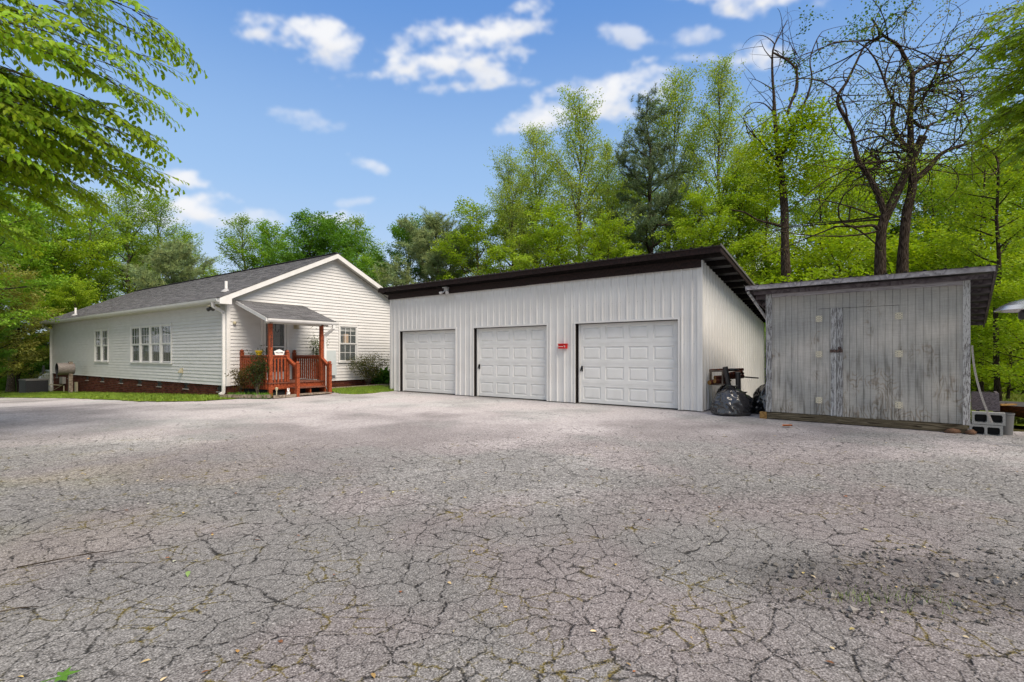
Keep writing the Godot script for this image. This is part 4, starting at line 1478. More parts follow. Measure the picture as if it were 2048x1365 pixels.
func garage() -> void:
	var G := thing("garage", "three-door garage clad in white ribbed metal with a dark sloping roof", "garage", Vector3(4.298, 0, -11.59), -38.0)
	gx = G.transform
	var L := 10.97
	var D := 6.1
	var top := 3.30
	var sl := 0.185
	var X := Vector3.RIGHT
	var Y := Vector3.UP
	var Z := Vector3.BACK
	var doors := [[-10.46, -7.73], [-6.95, -4.21], [-3.31, -0.53]]
	for k in 12:
		var a := -L + k * 0.9144
		var b := minf(a + 0.9144, 0.0)
		var cuts := [a, b]
		for d in doors:
			for e in d:
				if e > a + 0.001 and e < b - 0.001:
					cuts.append(e)
		cuts.sort()
		var mb := MB.new()
		mb.uo = Vector2(rr(0, 5), rr(0, 5))
		for q in cuts.size() - 1:
			var mid: float = (cuts[q] + cuts[q + 1]) * 0.5
			var y0 := 0.025
			for d in doors:
				if mid > d[0] and mid < d[1]:
					y0 = 2.13
			rib_strip(mb, Vector3(-L, 0, 0.004), X, Y, Z, cuts[q] + L, cuts[q + 1] + L, y0, y0, top + 0.1, top + 0.1)
		put("wall_panel", mb, M.white_metal, G)
	for k in 7:
		var a := k * 0.9144
		var b := minf(a + 0.9144, D)
		var mb := MB.new()
		mb.uo = Vector2(rr(0, 5), rr(0, 5))
		rib_strip(mb, Vector3(-0.004, 0, 0), -Z, Y, X, a, b, 0.025, 0.025, 3.45 - sl * a, 3.45 - sl * b)
		put("side_panel", mb, M.white_metal, G)
	var sc := MB.new()
	for row in [1.02, 1.72, 2.45]:
		for k in 27:
			sc.box(Vector3(0.004, row + rr(-0.01, 0.01), -0.06 - k * 0.2286), Vector3(0.012, 0.014, 0.014))
	for row in [0.55, 1.55, 2.6]:
		for k in 48:
			var x := -L + 0.055 + k * 0.2286
			var hid := false
			for d in doors:
				if x > d[0] - 0.02 and x < d[1] + 0.02 and row < 2.2:
					hid = true
			if not hid:
				sc.box(Vector3(x, row + rr(-0.01, 0.01), 0.008), Vector3(0.012, 0.012, 0.01))
	put("screws", sc, M.galvanised, G).set_meta("kind", "stuff")
	var bk := MB.new()
	bk.span(Vector3(-L, 0.0, -D - 0.04), Vector3(0.0, 2.32, -D))
	bk.prism(PackedVector2Array([Vector2(0, 0), Vector2(D, 0), Vector2(D, 2.32), Vector2(0, 3.45)]), 0.04, Transform3D(Basis(Vector3(0, 0, -1), Y, Vector3(-1, 0, 0)), Vector3(-L + 0.02, 0.0, -0.02)))
	bk.span(Vector3(-L + 0.05, 3.2, -0.06), Vector3(-0.05, 3.4, -0.02))
	put("rear_wall", bk, M.white_metal, G)
	var ct := MB.new()
	ct.span(Vector3(-0.09, 0.02, 0.001), Vector3(0.028, 3.44, 0.032))
	ct.span(Vector3(0.0015, 0.02, -0.09), Vector3(0.0285, 3.44, -0.001))
	ct.span(Vector3(-L - 0.01, 0.02, 0.002), Vector3(-L + 0.08, top, 0.031))
	ct.span(Vector3(0.0015, 0.02, -D - 0.03), Vector3(0.027, 2.30, -D + 0.06))
	put("corner_trim", ct, M.white_metal, G)
	for k in 3:
		garage_door(G, doors[k][0], doors[k][1], k > 0)
	var slab := MB.new()
	slab.span(Vector3(-L + 0.05, -0.1, -D), Vector3(-0.05, 0.006, 0.02))
	put("slab", slab, M.pale_stone, G)
	# roof timbers and sheet
	var P0 := func(z: float) -> float: return 3.46 + sl * z
	var hb := MB.new()
	hb.uo = Vector2(0.3, 0.2)
	hb.span(Vector3(-L - 0.05, top - 0.03, 0.036), Vector3(-4.9, 3.47, 0.075))
	hb.span(Vector3(-4.895, top - 0.022, 0.036), Vector3(0.0, 3.472, 0.075))
	put("header_board", hb, M.brown_board, G)
	var fb := MB.new()
	fb.uo = Vector2(1.3, 0.6)
	fb.span(Vector3(-L - 0.31, P0.call(0.30), 0.262), Vector3(-5.1, P0.call(0.3) + 0.14, 0.30))
	fb.span(Vector3(-5.095, P0.call(0.30) + 0.012, 0.262), Vector3(0.47, P0.call(0.3) + 0.142, 0.301))
	put("fascia_board", fb, M.brown_board, G)
	for k in 12:
		var z := 0.02 - k * 0.56
		var pb := MB.new()
		var y: float = P0.call(z)
		pb.span(Vector3(-L - 0.30, y + 0.005, z - 0.02), Vector3(0.47, y + 0.135, z + 0.02))
		put("purlin", pb, M.dark_board, G)
	for x in [0.485, -L - 0.315]:
		var rb := MB.new()
		rb.bar(Vector3(x, P0.call(0.30) + 0.08, 0.301), Vector3(x, P0.call(-D - 0.35) + 0.08, -D - 0.35), 0.03, 0.125)
		put("rake_board", rb, M.brown_board, G)
	var v := Vector3(0, sl, 1).normalized()
	var ln := (D + 0.75) * sqrt(1.0 + sl * sl)
	for k in 13:
		var a := k * 0.9144
		var b := minf(a + 0.9144, L + 0.87)
		var mb := MB.new()
		mb.uo = Vector2(rr(0, 5), rr(0, 5))
		rib_strip(mb, Vector3(-L - 0.35, P0.call(-D - 0.4) + 0.143, -D - 0.4), X, v, Y, a, b, 0.0, 0.0, ln, ln)
		put("roof_sheet", mb, M.roof_sheet, G)
	var un := MB.new()
	un.quad(Vector3(-L - 0.33, P0.call(0.32) + 0.136, 0.32), Vector3(0.50, P0.call(0.32) + 0.136, 0.32), Vector3(0.50, P0.call(-D - 0.38) + 0.136, -D - 0.38), Vector3(-L - 0.33, P0.call(-D - 0.38) + 0.136, -D - 0.38), Vector3.DOWN)
	put("roof_lining", un, M.roof_underside, G)
	var rt := MB.new()
	rt.bar(Vector3(0.512, P0.call(0.34) + 0.15, 0.34), Vector3(0.512, P0.call(-D - 0.4) + 0.15, -D - 0.4), 0.02, 0.055)
	put("roof_edge_trim", rt, M.roof_sheet, G)
	# pale pipe standing up at the back
	var vp := MB.new()
	vp.tube(PackedVector3Array([Vector3(-3.35, 2.3, -D - 0.25), Vector3(-3.35, 3.53, -D - 0.25)]), PackedFloat32Array([0.035, 0.035]), 8)
	vp.bar(Vector3(-3.37, 3.53, -D - 0.25), Vector3(-3.14, 3.55, -D - 0.25), 0.05, 0.05)
	put("vent_pipe", vp, M.cream, G)
	# fittings on the front wall
	var fl := thing("floodlight", "twin-headed floodlight fixed to the dark fascia between the garage doors", "floodlight")
	fl.transform = gx
	floods(fl, Vector3(-8.05, 3.36, 0.08), M.galvanised)
	var rx := thing("red_box", "small red metal box with a white mark beside the third garage door", "box")
	rx.transform = gx
	var mb := MB.new()
	mb.span(Vector3(-3.79, 1.465, 0.008), Vector3(-3.55, 1.585, 0.10))
	mb.span(Vector3(-3.80, 1.58, 0.006), Vector3(-3.54, 1.60, 0.115))
	put("box_body", mb, M.red_paint, rx)
	mb = MB.new()
	mb.span(Vector3(-3.78, 1.515, 0.1005), Vector3(-3.63, 1.527, 0.103))
	mb.box(Vector3(-3.59, 1.535, 0.1015), Vector3(0.05, 0.012, 0.003), Basis(Z, -0.6))
	mb.box(Vector3(-3.585, 1.515, 0.1015), Vector3(0.012, 0.035, 0.003))
	put("white_mark", mb, M.white_glaze, rx)

func floods(parent: Node3D, at: Vector3, m: Material) -> void:
	var mb := MB.new()
	mb.box(at + Vector3(0, 0.03, 0.03), Vector3(0.16, 0.10, 0.06))
	mb.box(at + Vector3(0, 0.095, 0.06), Vector3(0.18, 0.03, 0.14))
	put("mount", mb, m, parent)
	for s in [-1, 1]:
		var b := MB.new()
		var d := Vector3(0.75 * s, -0.45, 0.65).normalized()
		var p := at + Vector3(0.06 * s, -0.03, 0.07)
		b.tube(PackedVector3Array([p, p + d * 0.06, p + d * 0.07, p + d * 0.16]), PackedFloat32Array([0.022, 0.025, 0.045, 0.058]), 10)
		put("lamp_head", b, m, parent)

# ---------------------------------------------------------------- the shed

var sx := Transform3D()

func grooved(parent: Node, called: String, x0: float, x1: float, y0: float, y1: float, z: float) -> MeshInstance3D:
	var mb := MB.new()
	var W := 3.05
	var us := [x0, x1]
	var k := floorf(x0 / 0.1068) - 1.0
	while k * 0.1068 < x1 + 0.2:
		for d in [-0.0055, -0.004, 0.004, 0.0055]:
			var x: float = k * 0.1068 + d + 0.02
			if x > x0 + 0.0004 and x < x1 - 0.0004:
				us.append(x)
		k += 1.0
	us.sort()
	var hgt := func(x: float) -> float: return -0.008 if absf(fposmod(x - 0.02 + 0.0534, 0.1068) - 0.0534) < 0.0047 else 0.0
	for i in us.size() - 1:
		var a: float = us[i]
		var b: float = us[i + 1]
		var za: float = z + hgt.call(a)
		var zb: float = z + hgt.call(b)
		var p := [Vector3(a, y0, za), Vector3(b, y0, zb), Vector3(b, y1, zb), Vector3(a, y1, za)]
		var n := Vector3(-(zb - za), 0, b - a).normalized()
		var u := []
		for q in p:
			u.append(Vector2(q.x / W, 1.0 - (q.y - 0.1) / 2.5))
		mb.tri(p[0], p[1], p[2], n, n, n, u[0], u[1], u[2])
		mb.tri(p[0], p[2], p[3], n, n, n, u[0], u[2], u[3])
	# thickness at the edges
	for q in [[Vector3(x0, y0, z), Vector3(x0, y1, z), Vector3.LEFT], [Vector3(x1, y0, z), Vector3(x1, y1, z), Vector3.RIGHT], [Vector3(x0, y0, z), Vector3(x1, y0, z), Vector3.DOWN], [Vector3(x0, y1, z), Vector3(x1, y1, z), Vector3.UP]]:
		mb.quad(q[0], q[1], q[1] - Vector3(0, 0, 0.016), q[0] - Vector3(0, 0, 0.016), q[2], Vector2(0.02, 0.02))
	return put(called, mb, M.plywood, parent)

func board(parent: Node, called: String, lo: Vector3, hi: Vector3, m: Material) -> MeshInstance3D:
	# a board whose picture runs once along it
	var mb := MB.new()
	var s := (hi - lo).abs()
	mb.span(lo, hi)
	var big := maxf(s.x, maxf(s.y, s.z))
	var wide := s.x + s.y + s.z - big - minf(s.x, minf(s.y, s.z))
	for i in mb.uv.size():
		mb.uv[i] = Vector2(mb.uv[i].x / big, mb.uv[i].y / maxf(wide, 0.02))
	return put(called, mb, m, parent)

func shed() -> void:
	var S := thing("shed", "weathered grey plywood shed with double doors and a lean-to metal roof", "shed", Vector3(5.19, 0, -10.40), -40.5)
	sx = S.transform
	var W := 3.05
	var D := 3.0
	var y0 := 0.15
	var y1 := 2.47
	var sl := 0.2
	var dl := 0.915
	var dr := 2.136
	var mid := 1.205
	var dt := 2.172
	grooved(S, "wall_sheet", 0.0, dl - 0.004, y0, y1, 0.0)
	grooved(S, "wall_sheet", dr + 0.004, W, y0, y1, 0.0)
	grooved(S, "wall_sheet", dl - 0.004, dr + 0.004, dt + 0.006, y1, -0.0005)
	var l1 := grooved(S, "left_door", dl, mid - 0.004, y0 + 0.004, dt, 0.003)
	var l2 := grooved(S, "right_door", mid + 0.004, dr, y0 - 0.015, dt, 0.003)
	board(l1, "meeting_board", Vector3(1.112, y0 + 0.0, 0.003), Vector3(mid - 0.003, dt + 0.003, 0.022), M.peeling_board)
	board(l2, "meeting_board", Vector3(mid + 0.004, y0 - 0.02, 0.003), Vector3(1.300, dt + 0.003, 0.024), M.worn_board)
	board(l1, "cover_strip", Vector3(mid - 0.045, y0 + 0.02, 0.022), Vector3(mid - 0.004, 1.08, 0.034), M.peeling_trim)
	var pl := MB.new()
	pl.box(Vector3(1.20, 1.37, 0.030), Vector3(0.20, 0.055, 0.012))
	pl.box(Vector3(1.255, 1.415, 0.034), Vector3(0.05, 0.05, 0.012))
	pl.tube(PackedVector3Array([Vector3(1.24, 1.40, 0.045), Vector3(1.235, 1.44, 0.047), Vector3(1.255, 1.46, 0.047), Vector3(1.275, 1.44, 0.047), Vector3(1.27, 1.40, 0.045)]), PackedFloat32Array([0.006, 0.006, 0.006, 0.006, 0.006]), 6)
	put("hasp", pl, M.rusty_steel, l2)
	for side in 2:
		var hx0 := dl if side == 0 else dr
		for hy in [1.99, 1.31, 0.43] if side == 0 else [1.985, 1.318, 0.415]:
			var hg := MB.new()
			var w := 0.052
			hg.box(Vector3(hx0 - w * 0.55, hy, 0.008), Vector3(w, 0.115, 0.007))
			hg.box(Vector3(hx0 + w * 0.55, hy, 0.009), Vector3(w, 0.115, 0.007))
			hg.tube(PackedVector3Array([Vector3(hx0, hy - 0.066, 0.013), Vector3(hx0, hy + 0.062, 0.013)]), PackedFloat32Array([0.0075, 0.0075]), 8)
			var ho := put("hinge", hg, M.hinge_cream, l1 if side == 0 else l2)
			var sc := MB.new()
			for q in [[-0.042, -0.04], [-0.018, -0.022], [-0.042, 0.0], [-0.018, 0.022], [-0.042, 0.042], [0.042, -0.04], [0.018, -0.022], [0.042, 0.0], [0.018, 0.022], [0.042, 0.042]]:
				sc.box(Vector3(hx0 + q[0], hy + q[1], 0.0125), Vector3(0.010, 0.010, 0.003))
			if ho.get_parent() == l1 or ho.get_parent() == l2:
				put("hinge_screws", sc, M.ink, l1 if side == 0 else l2)
	# trim
	board(S, "corner_board", Vector3(-0.02, y0 - 0.005, 0.001), Vector3(0.088, 2.53, 0.024), M.worn_board)
	board(S, "corner_board", Vector3(2.982, y0 - 0.01, 0.001), Vector3(3.075, 1.48, 0.024), M.peeling_board)
	board(S, "corner_board", Vector3(2.982, 1.483, 0.001), Vector3(3.075, 2.53, 0.0235), M.peeling_trim)
	board(S, "corner_board", Vector3(-0.024, y0 - 0.005, -0.09), Vector3(-0.002, 2.50, 0.022), M.peeling_trim)
	board(S, "corner_board", Vector3(3.052, y0 - 0.005, -0.09), Vector3(3.0765, 2.50, 0.0005), M.peeling_trim)
	board(S, "head_board", Vector3(0.089, 2.455, 0.001), Vector3(2.981, 2.535, 0.021), M.grey_board)
	var sd := MB.new()
	for x in [0.0, 3.05]:
		sd.prism(PackedVector2Array([Vector2(0.016, y0), Vector2(D, y0), Vector2(D, 2.52 - sl * D), Vector2(0.016, 2.52)]), 0.016, Transform3D(Basis(Vector3(0, 0, -1), Vector3.UP, Vector3(-1, 0, 0)), Vector3(x + (0.016 if x < 1.0 else 0.0), 0, 0)))
	sd.span(Vector3(0.0, y0, -D - 0.016), Vector3(3.05, 2.52 - sl * D, -D))
	put("side_wall", sd, M.grey_board, S)
	# roof
	var R := func(z: float) -> float: return 2.55 + sl * z
	var ff := MB.new()
	ff.uo = Vector2(0.2, 0.3)
	ff.bar(Vector3(-0.33, R.call(0.30) + 0.040, 0.312), Vector3(3.36, R.call(0.30) + 0.040, 0.312), 0.024, 0.085)
	put("fascia_board", ff, M.grey_board, S)
	var f2 := MB.new()
	f2.bar(Vector3(-0.24, R.call(0.06) - 0.0, 0.06), Vector3(3.33, R.call(0.06) - 0.0, 0.06), 0.035, 0.075)
	put("front_rafter", f2, M.grey_rafter, S)
	for k in 7:
		var z := -0.28 - k * 0.46
		var pb := MB.new()
		pb.span(Vector3(-0.29, R.call(z) - 0.03, z - 0.02), Vector3(3.345, R.call(z) + 0.055, z + 0.02))
		put("purlin", pb, M.grey_rafter, S)
	for x in [-0.318, 3.36]:
		var rb := MB.new()
		rb.bar(Vector3(x, R.call(0.30) + 0.03, 0.298), Vector3(x, R.call(-D - 0.3) + 0.03, -D - 0.3), 0.024, 0.10)
		put("rake_board", rb, M.grey_rafter, S)
	var v := Vector3(0, sl, 1).normalized()
	var ln := (D + 0.65) * sqrt(1.0 + sl * sl)
	for k in 5:
		var a := k * 0.78
		var b := minf(a + 0.78, 3.76)
		var mb := MB.new()
		rib_strip(mb, Vector3(-0.36, R.call(-D - 0.3) + 0.075, -D - 0.3), Vector3.RIGHT, v, Vector3.UP, a, b, 0.0, 0.0, ln, ln, 0.26, 0.022)
		put("roof_sheet", mb, M.roof_sheet, S)
	var un := MB.new()
	un.quad(Vector3(-0.34, R.call(0.32) + 0.066, 0.32), Vector3(3.38, R.call(0.32) + 0.066, 0.32), Vector3(3.38, R.call(-D - 0.28) + 0.066, -D - 0.28), Vector3(-0.34, R.call(-D - 0.28) + 0.066, -D - 0.28), Vector3.DOWN)
	put("roof_lining", un, M.roof_underside, S)
	var lb := MB.new()
	lb.bar(Vector3(-0.30, R.call(0.25) - 0.02, 0.27), Vector3(-0.015, 1.93, -0.3), 0.03, 0.045)
	put("brace", lb, M.peeling_trim, S)
	# skid, packing and floor
	board(S, "skid_beam", Vector3(0.0, 0.012, -0.06), Vector3(3.04, 0.143, 0.035), M.skid_beam)
	var bl := MB.new()
	bl.span(Vector3(-0.135, 0.0, -0.10), Vector3(-0.004, 0.135, 0.04))
	put("end_block", bl, M.fresh_wood, S)
	var dark := MB.new()
	dark.span(Vector3(0.05, 0.0, -D + 0.05), Vector3(3.0, 0.15, -0.07))
	put("floor_frame", dark, M.dark_board, S)
	for k in 2:
		var st := thing("packing_stone", ["rounded brown stone wedged under the right end of the shed beam", "smaller orange-brown stone lying at the corner of the shed beam"][k], "stone", sx * Vector3(2.86 + 0.22 * k, 0, 0.05), 20.0 * k, "")
		var sm := MB.new()
		rock(sm, Vector3(0, 0.03, 0), Vector3(0.13, 0.05, 0.08) if k == 0 else Vector3(0.09, 0.045, 0.07), 300 + k)
		put("stone", sm, M.stone, st)

func rock(mb: MB, at: Vector3, r: Vector3, sd: int, rough := 0.25) -> void:
	var f := noise(sd, 0.9, FastNoiseLite.TYPE_SIMPLEX_SMOOTH, 3)
	var rings := 7
	var sides := 11
	for j in rings:
		for i in sides:
			var p := []
			var n := []
			for k in [[0, 0], [1, 0], [1, 1], [0, 1]]:
				var a: float = TAU * ((i + k[0]) % sides) / sides
				var b: float = PI * (j + k[1]) / rings
				var d := Vector3(sin(b) * cos(a), cos(b), sin(b) * sin(a))
				p.append(at + d * r * (1.0 + rough * 2.0 * f.get_noise_3d(d.x * 1.3, d.y * 1.3, d.z * 1.3)))
				n.append(d)
			if j > 0:
				mb.tri(p[0], p[1], p[2], n[0], n[1], n[2], Vector2(i, j) * 0.05, Vector2(i + 1, j) * 0.05, Vector2(i + 1, j + 1) * 0.05)
			if j < rings - 1:
				mb.tri(p[0], p[2], p[3], n[0], n[2], n[3], Vector2(i, j) * 0.05, Vector2(i + 1, j + 1) * 0.05, Vector2(i, j + 1) * 0.05)

# ---------------------------------------------------------------- things about the yard

# a filled refuse sack: a bulging body that gathers to a knot, creased by noise
func sack(called: String, label: String, at: Vector3, r: Vector3, neck: float, sd: int, m: Material, lean := Vector2.ZERO) -> void:
	var o := thing(called, label, "bin bag", at)
	var f := noise(sd, 1.0, FastNoiseLite.TYPE_SIMPLEX_SMOOTH, 3)
	var rings := 34
	var sides := 44
	var pts := []
	for j in rings + 1:
		var t := float(j) / rings
		var row := []
		var rad: float
		var y: float
		if t < 0.86:
			var q := t / 0.86
			var prof := [[0.0, 0.0, 0.0], [0.08, 0.90, 0.0], [0.16, 1.02, 0.07], [0.34, 1.0, 0.32], [0.56, 0.90, 0.60], [0.74, 0.72, 0.80], [0.88, 0.46, 0.93], [1.0, 0.16, 1.0]]
			for s in 7:
				if q <= prof[s + 1][0] or s == 6:
					var u: float = clampf((q - prof[s][0]) / (prof[s + 1][0] - prof[s][0]), 0.0, 1.0)
					rad = lerpf(prof[s][1], prof[s + 1][1], u)
					y = r.y * lerpf(prof[s][2], prof[s + 1][2], u)
					break
		else:
			var q := (t - 0.86) / 0.14
			rad = lerpf(0.16, 0.34, q * q)
			y = r.y + neck * q
		if j == 0:
			rad = 0.0
		for i in sides:
			var a := TAU * i / sides
			var d := Vector3(cos(a), 0, sin(a))
			var fold := f.get_noise_3d(d.x * 2.6, t * 2.2, d.z * 2.6) * 0.22
			fold += (1.0 - absf(f.get_noise_3d(d.x * 7.0 + 5.0, t * 3.0, d.z * 7.0)) * 3.0) * 0.045 * smooth(0.35, 0.9, t)
			fold += (0.35 - absf(f.get_noise_3d(d.x * 4.0, t * 6.0, d.z * 4.0 + 3.0))) * 0.17 - absf(f.get_noise_3d(d.x * 9.0, t * 14.0 + 4.0, d.z * 9.0)) * 0.08
			var k := rad * (1.0 + fold * smooth(0.0, 0.15, t))
			row.append(Vector3(d.x * r.x * k + lean.x * t, y * (1.0 + 0.05 * fold), d.z * r.z * k + lean.y * t))
		pts.append(row)
	var mb := MB.new()
	var nrm := []
	for j in rings + 1:
		var row := []
		for i in sides:
			var du: Vector3 = pts[j][(i + 1) % sides] - pts[j][(i + sides - 1) % sides]
			var dv: Vector3 = pts[mini(j + 1, rings)][i] - pts[maxi(j - 1, 0)][i]
			var nn := dv.cross(du)
			var out := Vector3(pts[j][i].x - lean.x * j / rings, 0.0, pts[j][i].z - lean.y * j / rings)
			if nn.dot(out) < 0.0:
				nn = -nn
			if j == 0:
				nn = Vector3.DOWN
			row.append(nn.normalized())
		nrm.append(row)
	for j in rings:
		for i in sides:
			var i2 := (i + 1) % sides
			mb.tri(pts[j][i], pts[j][i2], pts[j + 1][i2], nrm[j][i], nrm[j][i2], nrm[j + 1][i2], Vector2.ZERO, Vector2.ZERO, Vector2.ZERO)
			mb.tri(pts[j][i], pts[j + 1][i2], pts[j + 1][i], nrm[j][i], nrm[j + 1][i2], nrm[j + 1][i], Vector2.ZERO, Vector2.ZERO, Vector2.ZERO)
	put("sack", mb, m, o)

func log_thing(label: String, a: Vector3, b: Vector3, r: float) -> void:
	var o := thing("log", label, "log", a)
	var mb := MB.new()
	var d := b - a
	mb.tube(PackedVector3Array([Vector3.ZERO, d * 0.35, d * 0.7, d]), PackedFloat32Array([r, r * 1.05, r * 0.96, r * 0.9]), 10, false)
	put("bark", mb, M.rust, o)
	var e := MB.new()
	for s in [[Vector3.ZERO, r], [d, r * 0.9]]:
		var n := d.normalized() * (-1.0 if s[0] == Vector3.ZERO else 1.0)
		e.tube(PackedVector3Array([s[0] - n * 0.004, s[0] + n * 0.003]), PackedFloat32Array([s[1] * 0.99, s[1] * 0.97]), 10)
	put("cut_end", e, M.fresh_wood, o)

func bush(called: String, label: String, category: String, at: Vector3, r: Vector3, sprays: int, leaf: ArrayMesh, tint: Color, spread := 0.35, stems := 9, bark: Material = null) -> Node3D:
	var o := thing(called, label, category, at)
	var st := MB.new()
	var xfs := []
	var tints := []
	var tips := []
	for k in stems:
		var a := TAU * k / stems + rr(-0.3, 0.3)
		var out := Vector3(cos(a) * r.x, 0, sin(a) * r.z) * rr(0.35, 0.95)
		var h := r.y * rr(0.65, 1.0)
		var p := PackedVector3Array([Vector3(rr(-0.04, 0.04), 0, rr(-0.04, 0.04)), out * 0.25 + Vector3.UP * h * 0.4, out * 0.65 + Vector3.UP * h * 0.78, out + Vector3.UP * h])
		st.tube(p, PackedFloat32Array([0.012, 0.009, 0.006, 0.003]), 5, false)
		tips.append(p)
	for i in sprays:
		var p: PackedVector3Array = tips[rng.randi() % tips.size()]
		var q := rr(0.35, 1.0)
		var s := q * 3.0
		var k := mini(int(s), 2)
		var c := p[k].lerp(p[k + 1], s - k) + Vector3(rr(-1, 1) * r.x, rr(-0.7, 0.7) * r.y * 0.6, rr(-1, 1) * r.z) * 0.24
		c.y = maxf(c.y, 0.05)
		var bs := Basis(Vector3.UP, rr(0, TAU)) * Basis(Vector3.RIGHT, rr(-0.8, 0.8)) * Basis(Vector3.BACK, rr(-0.5, 0.7))
		xfs.append(Transform3D(bs.scaled(Vector3.ONE * rr(0.7, 1.2)), c))
		tints.append(shade(tint, spread))
	put("stems", st, bark if bark else M.grey_bark, o)
	scatter("foliage", leaf, M.leaf, xfs, tints, o).set_meta("kind", "stuff")
	return o

func edging(label: String, a: Vector3, b: Vector3, w := 0.09, h := 0.09) -> void:
	var o := thing("timber_edging", label, "edging timber", a)
	var mb := MB.new()
	mb.uo = Vector2(rr(0, 3), rr(0, 3))
	mb.bar(Vector3(0, h * 0.5, 0), b - a + Vector3(0, h * 0.5, 0), w, h)
	put("timber", mb, M.timber_edging, o)

func yard_things() -> void:
	# between garage and shed
	sack("bin_bag", "large grey-fronted plastic rubbish sack slumped at the garage corner", Vector3(4.74, 0, -11.05), Vector3(0.38, 0.58, 0.31), 0.05, 401, M.grey_film)
	sack("bin_bag", "tall black rubbish sack leaning against the shed corner", Vector3(5.62, 0, -11.35), Vector3(0.30, 0.66, 0.30), 0.16, 402, M.black_film, Vector2(0.10, 0.0))
	sack("bin_bag", "small black rubbish sack lying between two larger sacks", Vector3(5.19, 0, -11.45), Vector3(0.22, 0.42, 0.24), 0.05, 403, M.black_film)
	sack("bin_bag", "black rubbish sack half hidden behind the grey sack", Vector3(4.95, 0, -11.75), Vector3(0.28, 0.62, 0.22), 0.10, 404, M.black_film)
	log_thing("brown log end sticking out left behind the sacks", Vector3(4.52, 0.66, -11.72), Vector3(5.02, 0.72, -12.0), 0.055)
	log_thing("brown log lying on top of the sack pile, right side", Vector3(4.93, 0.83, -11.75), Vector3(5.36, 0.90, -11.95), 0.05)
	log_thing("thin brown log above the other logs behind the sacks", Vector3(4.62, 0.93, -11.95), Vector3(5.42, 0.955, -12.0), 0.036)
	log_thing("stout brown log lying across behind the black pipes", Vector3(4.70, 0.76, -11.86), Vector3(5.38, 0.80, -11.90), 0.055)
	log_thing("pale brown log low behind the black pipes, left", Vector3(4.62, 0.70, -11.66), Vector3(4.98, 0.66, -11.80), 0.05)
	for k in 2:
		var o := thing("drain_pipe", ["thick black plastic pipe standing upright out of the sack pile", "shorter black plastic pipe standing to the right of the thick one"][k], "pipe", Vector3(4.90 + 0.19 * k, 0.45, -11.50))
		var mb := MB.new()
		var lean := Vector3(-0.11, 0.58, 0.0) if k == 0 else Vector3(-0.02, 0.46, 0.02)
		mb.tube(PackedVector3Array([Vector3.ZERO, lean * 0.5, lean]), PackedFloat32Array([0.055, 0.055, 0.057]), 16, true)
		put("pipe", mb, M.black_plastic, o)
	var fr := thing("wooden_frame", "small open wooden frame leaning on the garage wall behind the sacks", "frame", Vector3(4.60, 0.60, -11.85), -52)
	var mb := MB.new()
	for q in [[Vector3(0, 0.0, 0), Vector3(0, 0.33, 0)], [Vector3(0.30, 0, 0), Vector3(0.30, 0.33, 0)]]:
		mb.bar(q[0], q[1], 0.05, 0.03)
	for y in [0.02, 0.33]:
		mb.bar(Vector3(-0.02, y, 0.001), Vector3(0.33, y, 0.001), 0.04, 0.04)
	put("battens", mb, M.timber_edging, fr)
	var ho := thing("garden_hose", "dark green-black hose bent over the top of the sack pile", "hose", Vector3(5.10, 0.93, -11.95))
	mb = MB.new()
	var pts := PackedVector3Array()
	var rad := PackedFloat32Array()
	for k in 13:
		var t := k / 12.0
		pts.append(Vector3(-0.02 + 0.34 * t, 0.012 * sin(t * 3.0) - 0.10 * t * t + 0.02, 0.03 * sin(t * 5.0)))
		rad.append(0.032)
	mb.tube(pts, rad, 9)
	put("hose", mb, M.black_plastic, ho)
	var dbl := thing("scrap_batten", "thin dark batten poking out to the right of the logs", "batten", Vector3(5.22, 0.80, -11.68))
	mb = MB.new()
	mb.bar(Vector3.ZERO, Vector3(0.38, -0.03, 0.05), 0.035, 0.03)
	put("batten", mb, M.dark_board, dbl)
	# right of the shed
	for k in 2:
		var cb := thing("concrete_block", ["grey hollow concrete block standing on the asphalt, lower of the pair by the shed", "grey hollow concrete block stacked on top, upper of the pair by the shed"][k], "concrete block")
		cb.transform = sx * Transform3D(Basis(), Vector3(3.062 + 0.03 * k, -0.03 + 0.202 * k, 0.02))
		cinder(cb, k == 0)
	var pb := thing("plank_box", "grey weathered plank box behind the concrete blocks", "box")
	pb.transform = sx
	for k in 2:
		board(pb, "plank", Vector3(3.10, 0.35 + 0.152 * k, -0.62), Vector3(3.46 - 0.01 * k, 0.498 + 0.152 * k, -0.585), M.grey_rafter)
		board(pb, "plank", Vector3(3.415, 0.35 + 0.152 * k, -1.3), Vector3(3.45, 0.495 + 0.152 * k, -0.625), M.grey_rafter)
	mb = MB.new()
	for x in [3.16, 3.38]:
		mb.span(Vector3(x, -0.05, -0.70), Vector3(x + 0.05, 0.36, -0.65))
	mb.span(Vector3(3.12, 0.62, -1.29), Vector3(3.41, 0.635, -0.63))
	put("legs", mb, M.dark_board, pb)
	var bk := thing("grey_bin", "plain grey metal bin behind the concrete blocks", "bin", sx * Vector3(3.50, -0.03, -0.30))
	mb = MB.new()
	mb.lathe(Vector3.ZERO, PackedVector2Array([Vector2(0, 0.0), Vector2(0.095, 0.0), Vector2(0.115, 0.36), Vector2(0.122, 0.36), Vector2(0.122, 0.38), Vector2(0.112, 0.38), Vector2(0.108, 0.34), Vector2(0.0, 0.32)]), 20)
	put("bin", mb, M.dull_cover, bk)
	var tr := thing("rusty_trough", "rust-brown curved metal trough with a dark rim beside the plank box", "trough")
	tr.position = Vector3(9.05, 0.0, -9.75)
	mb = MB.new()
	var rim := MB.new()
	var prev := []
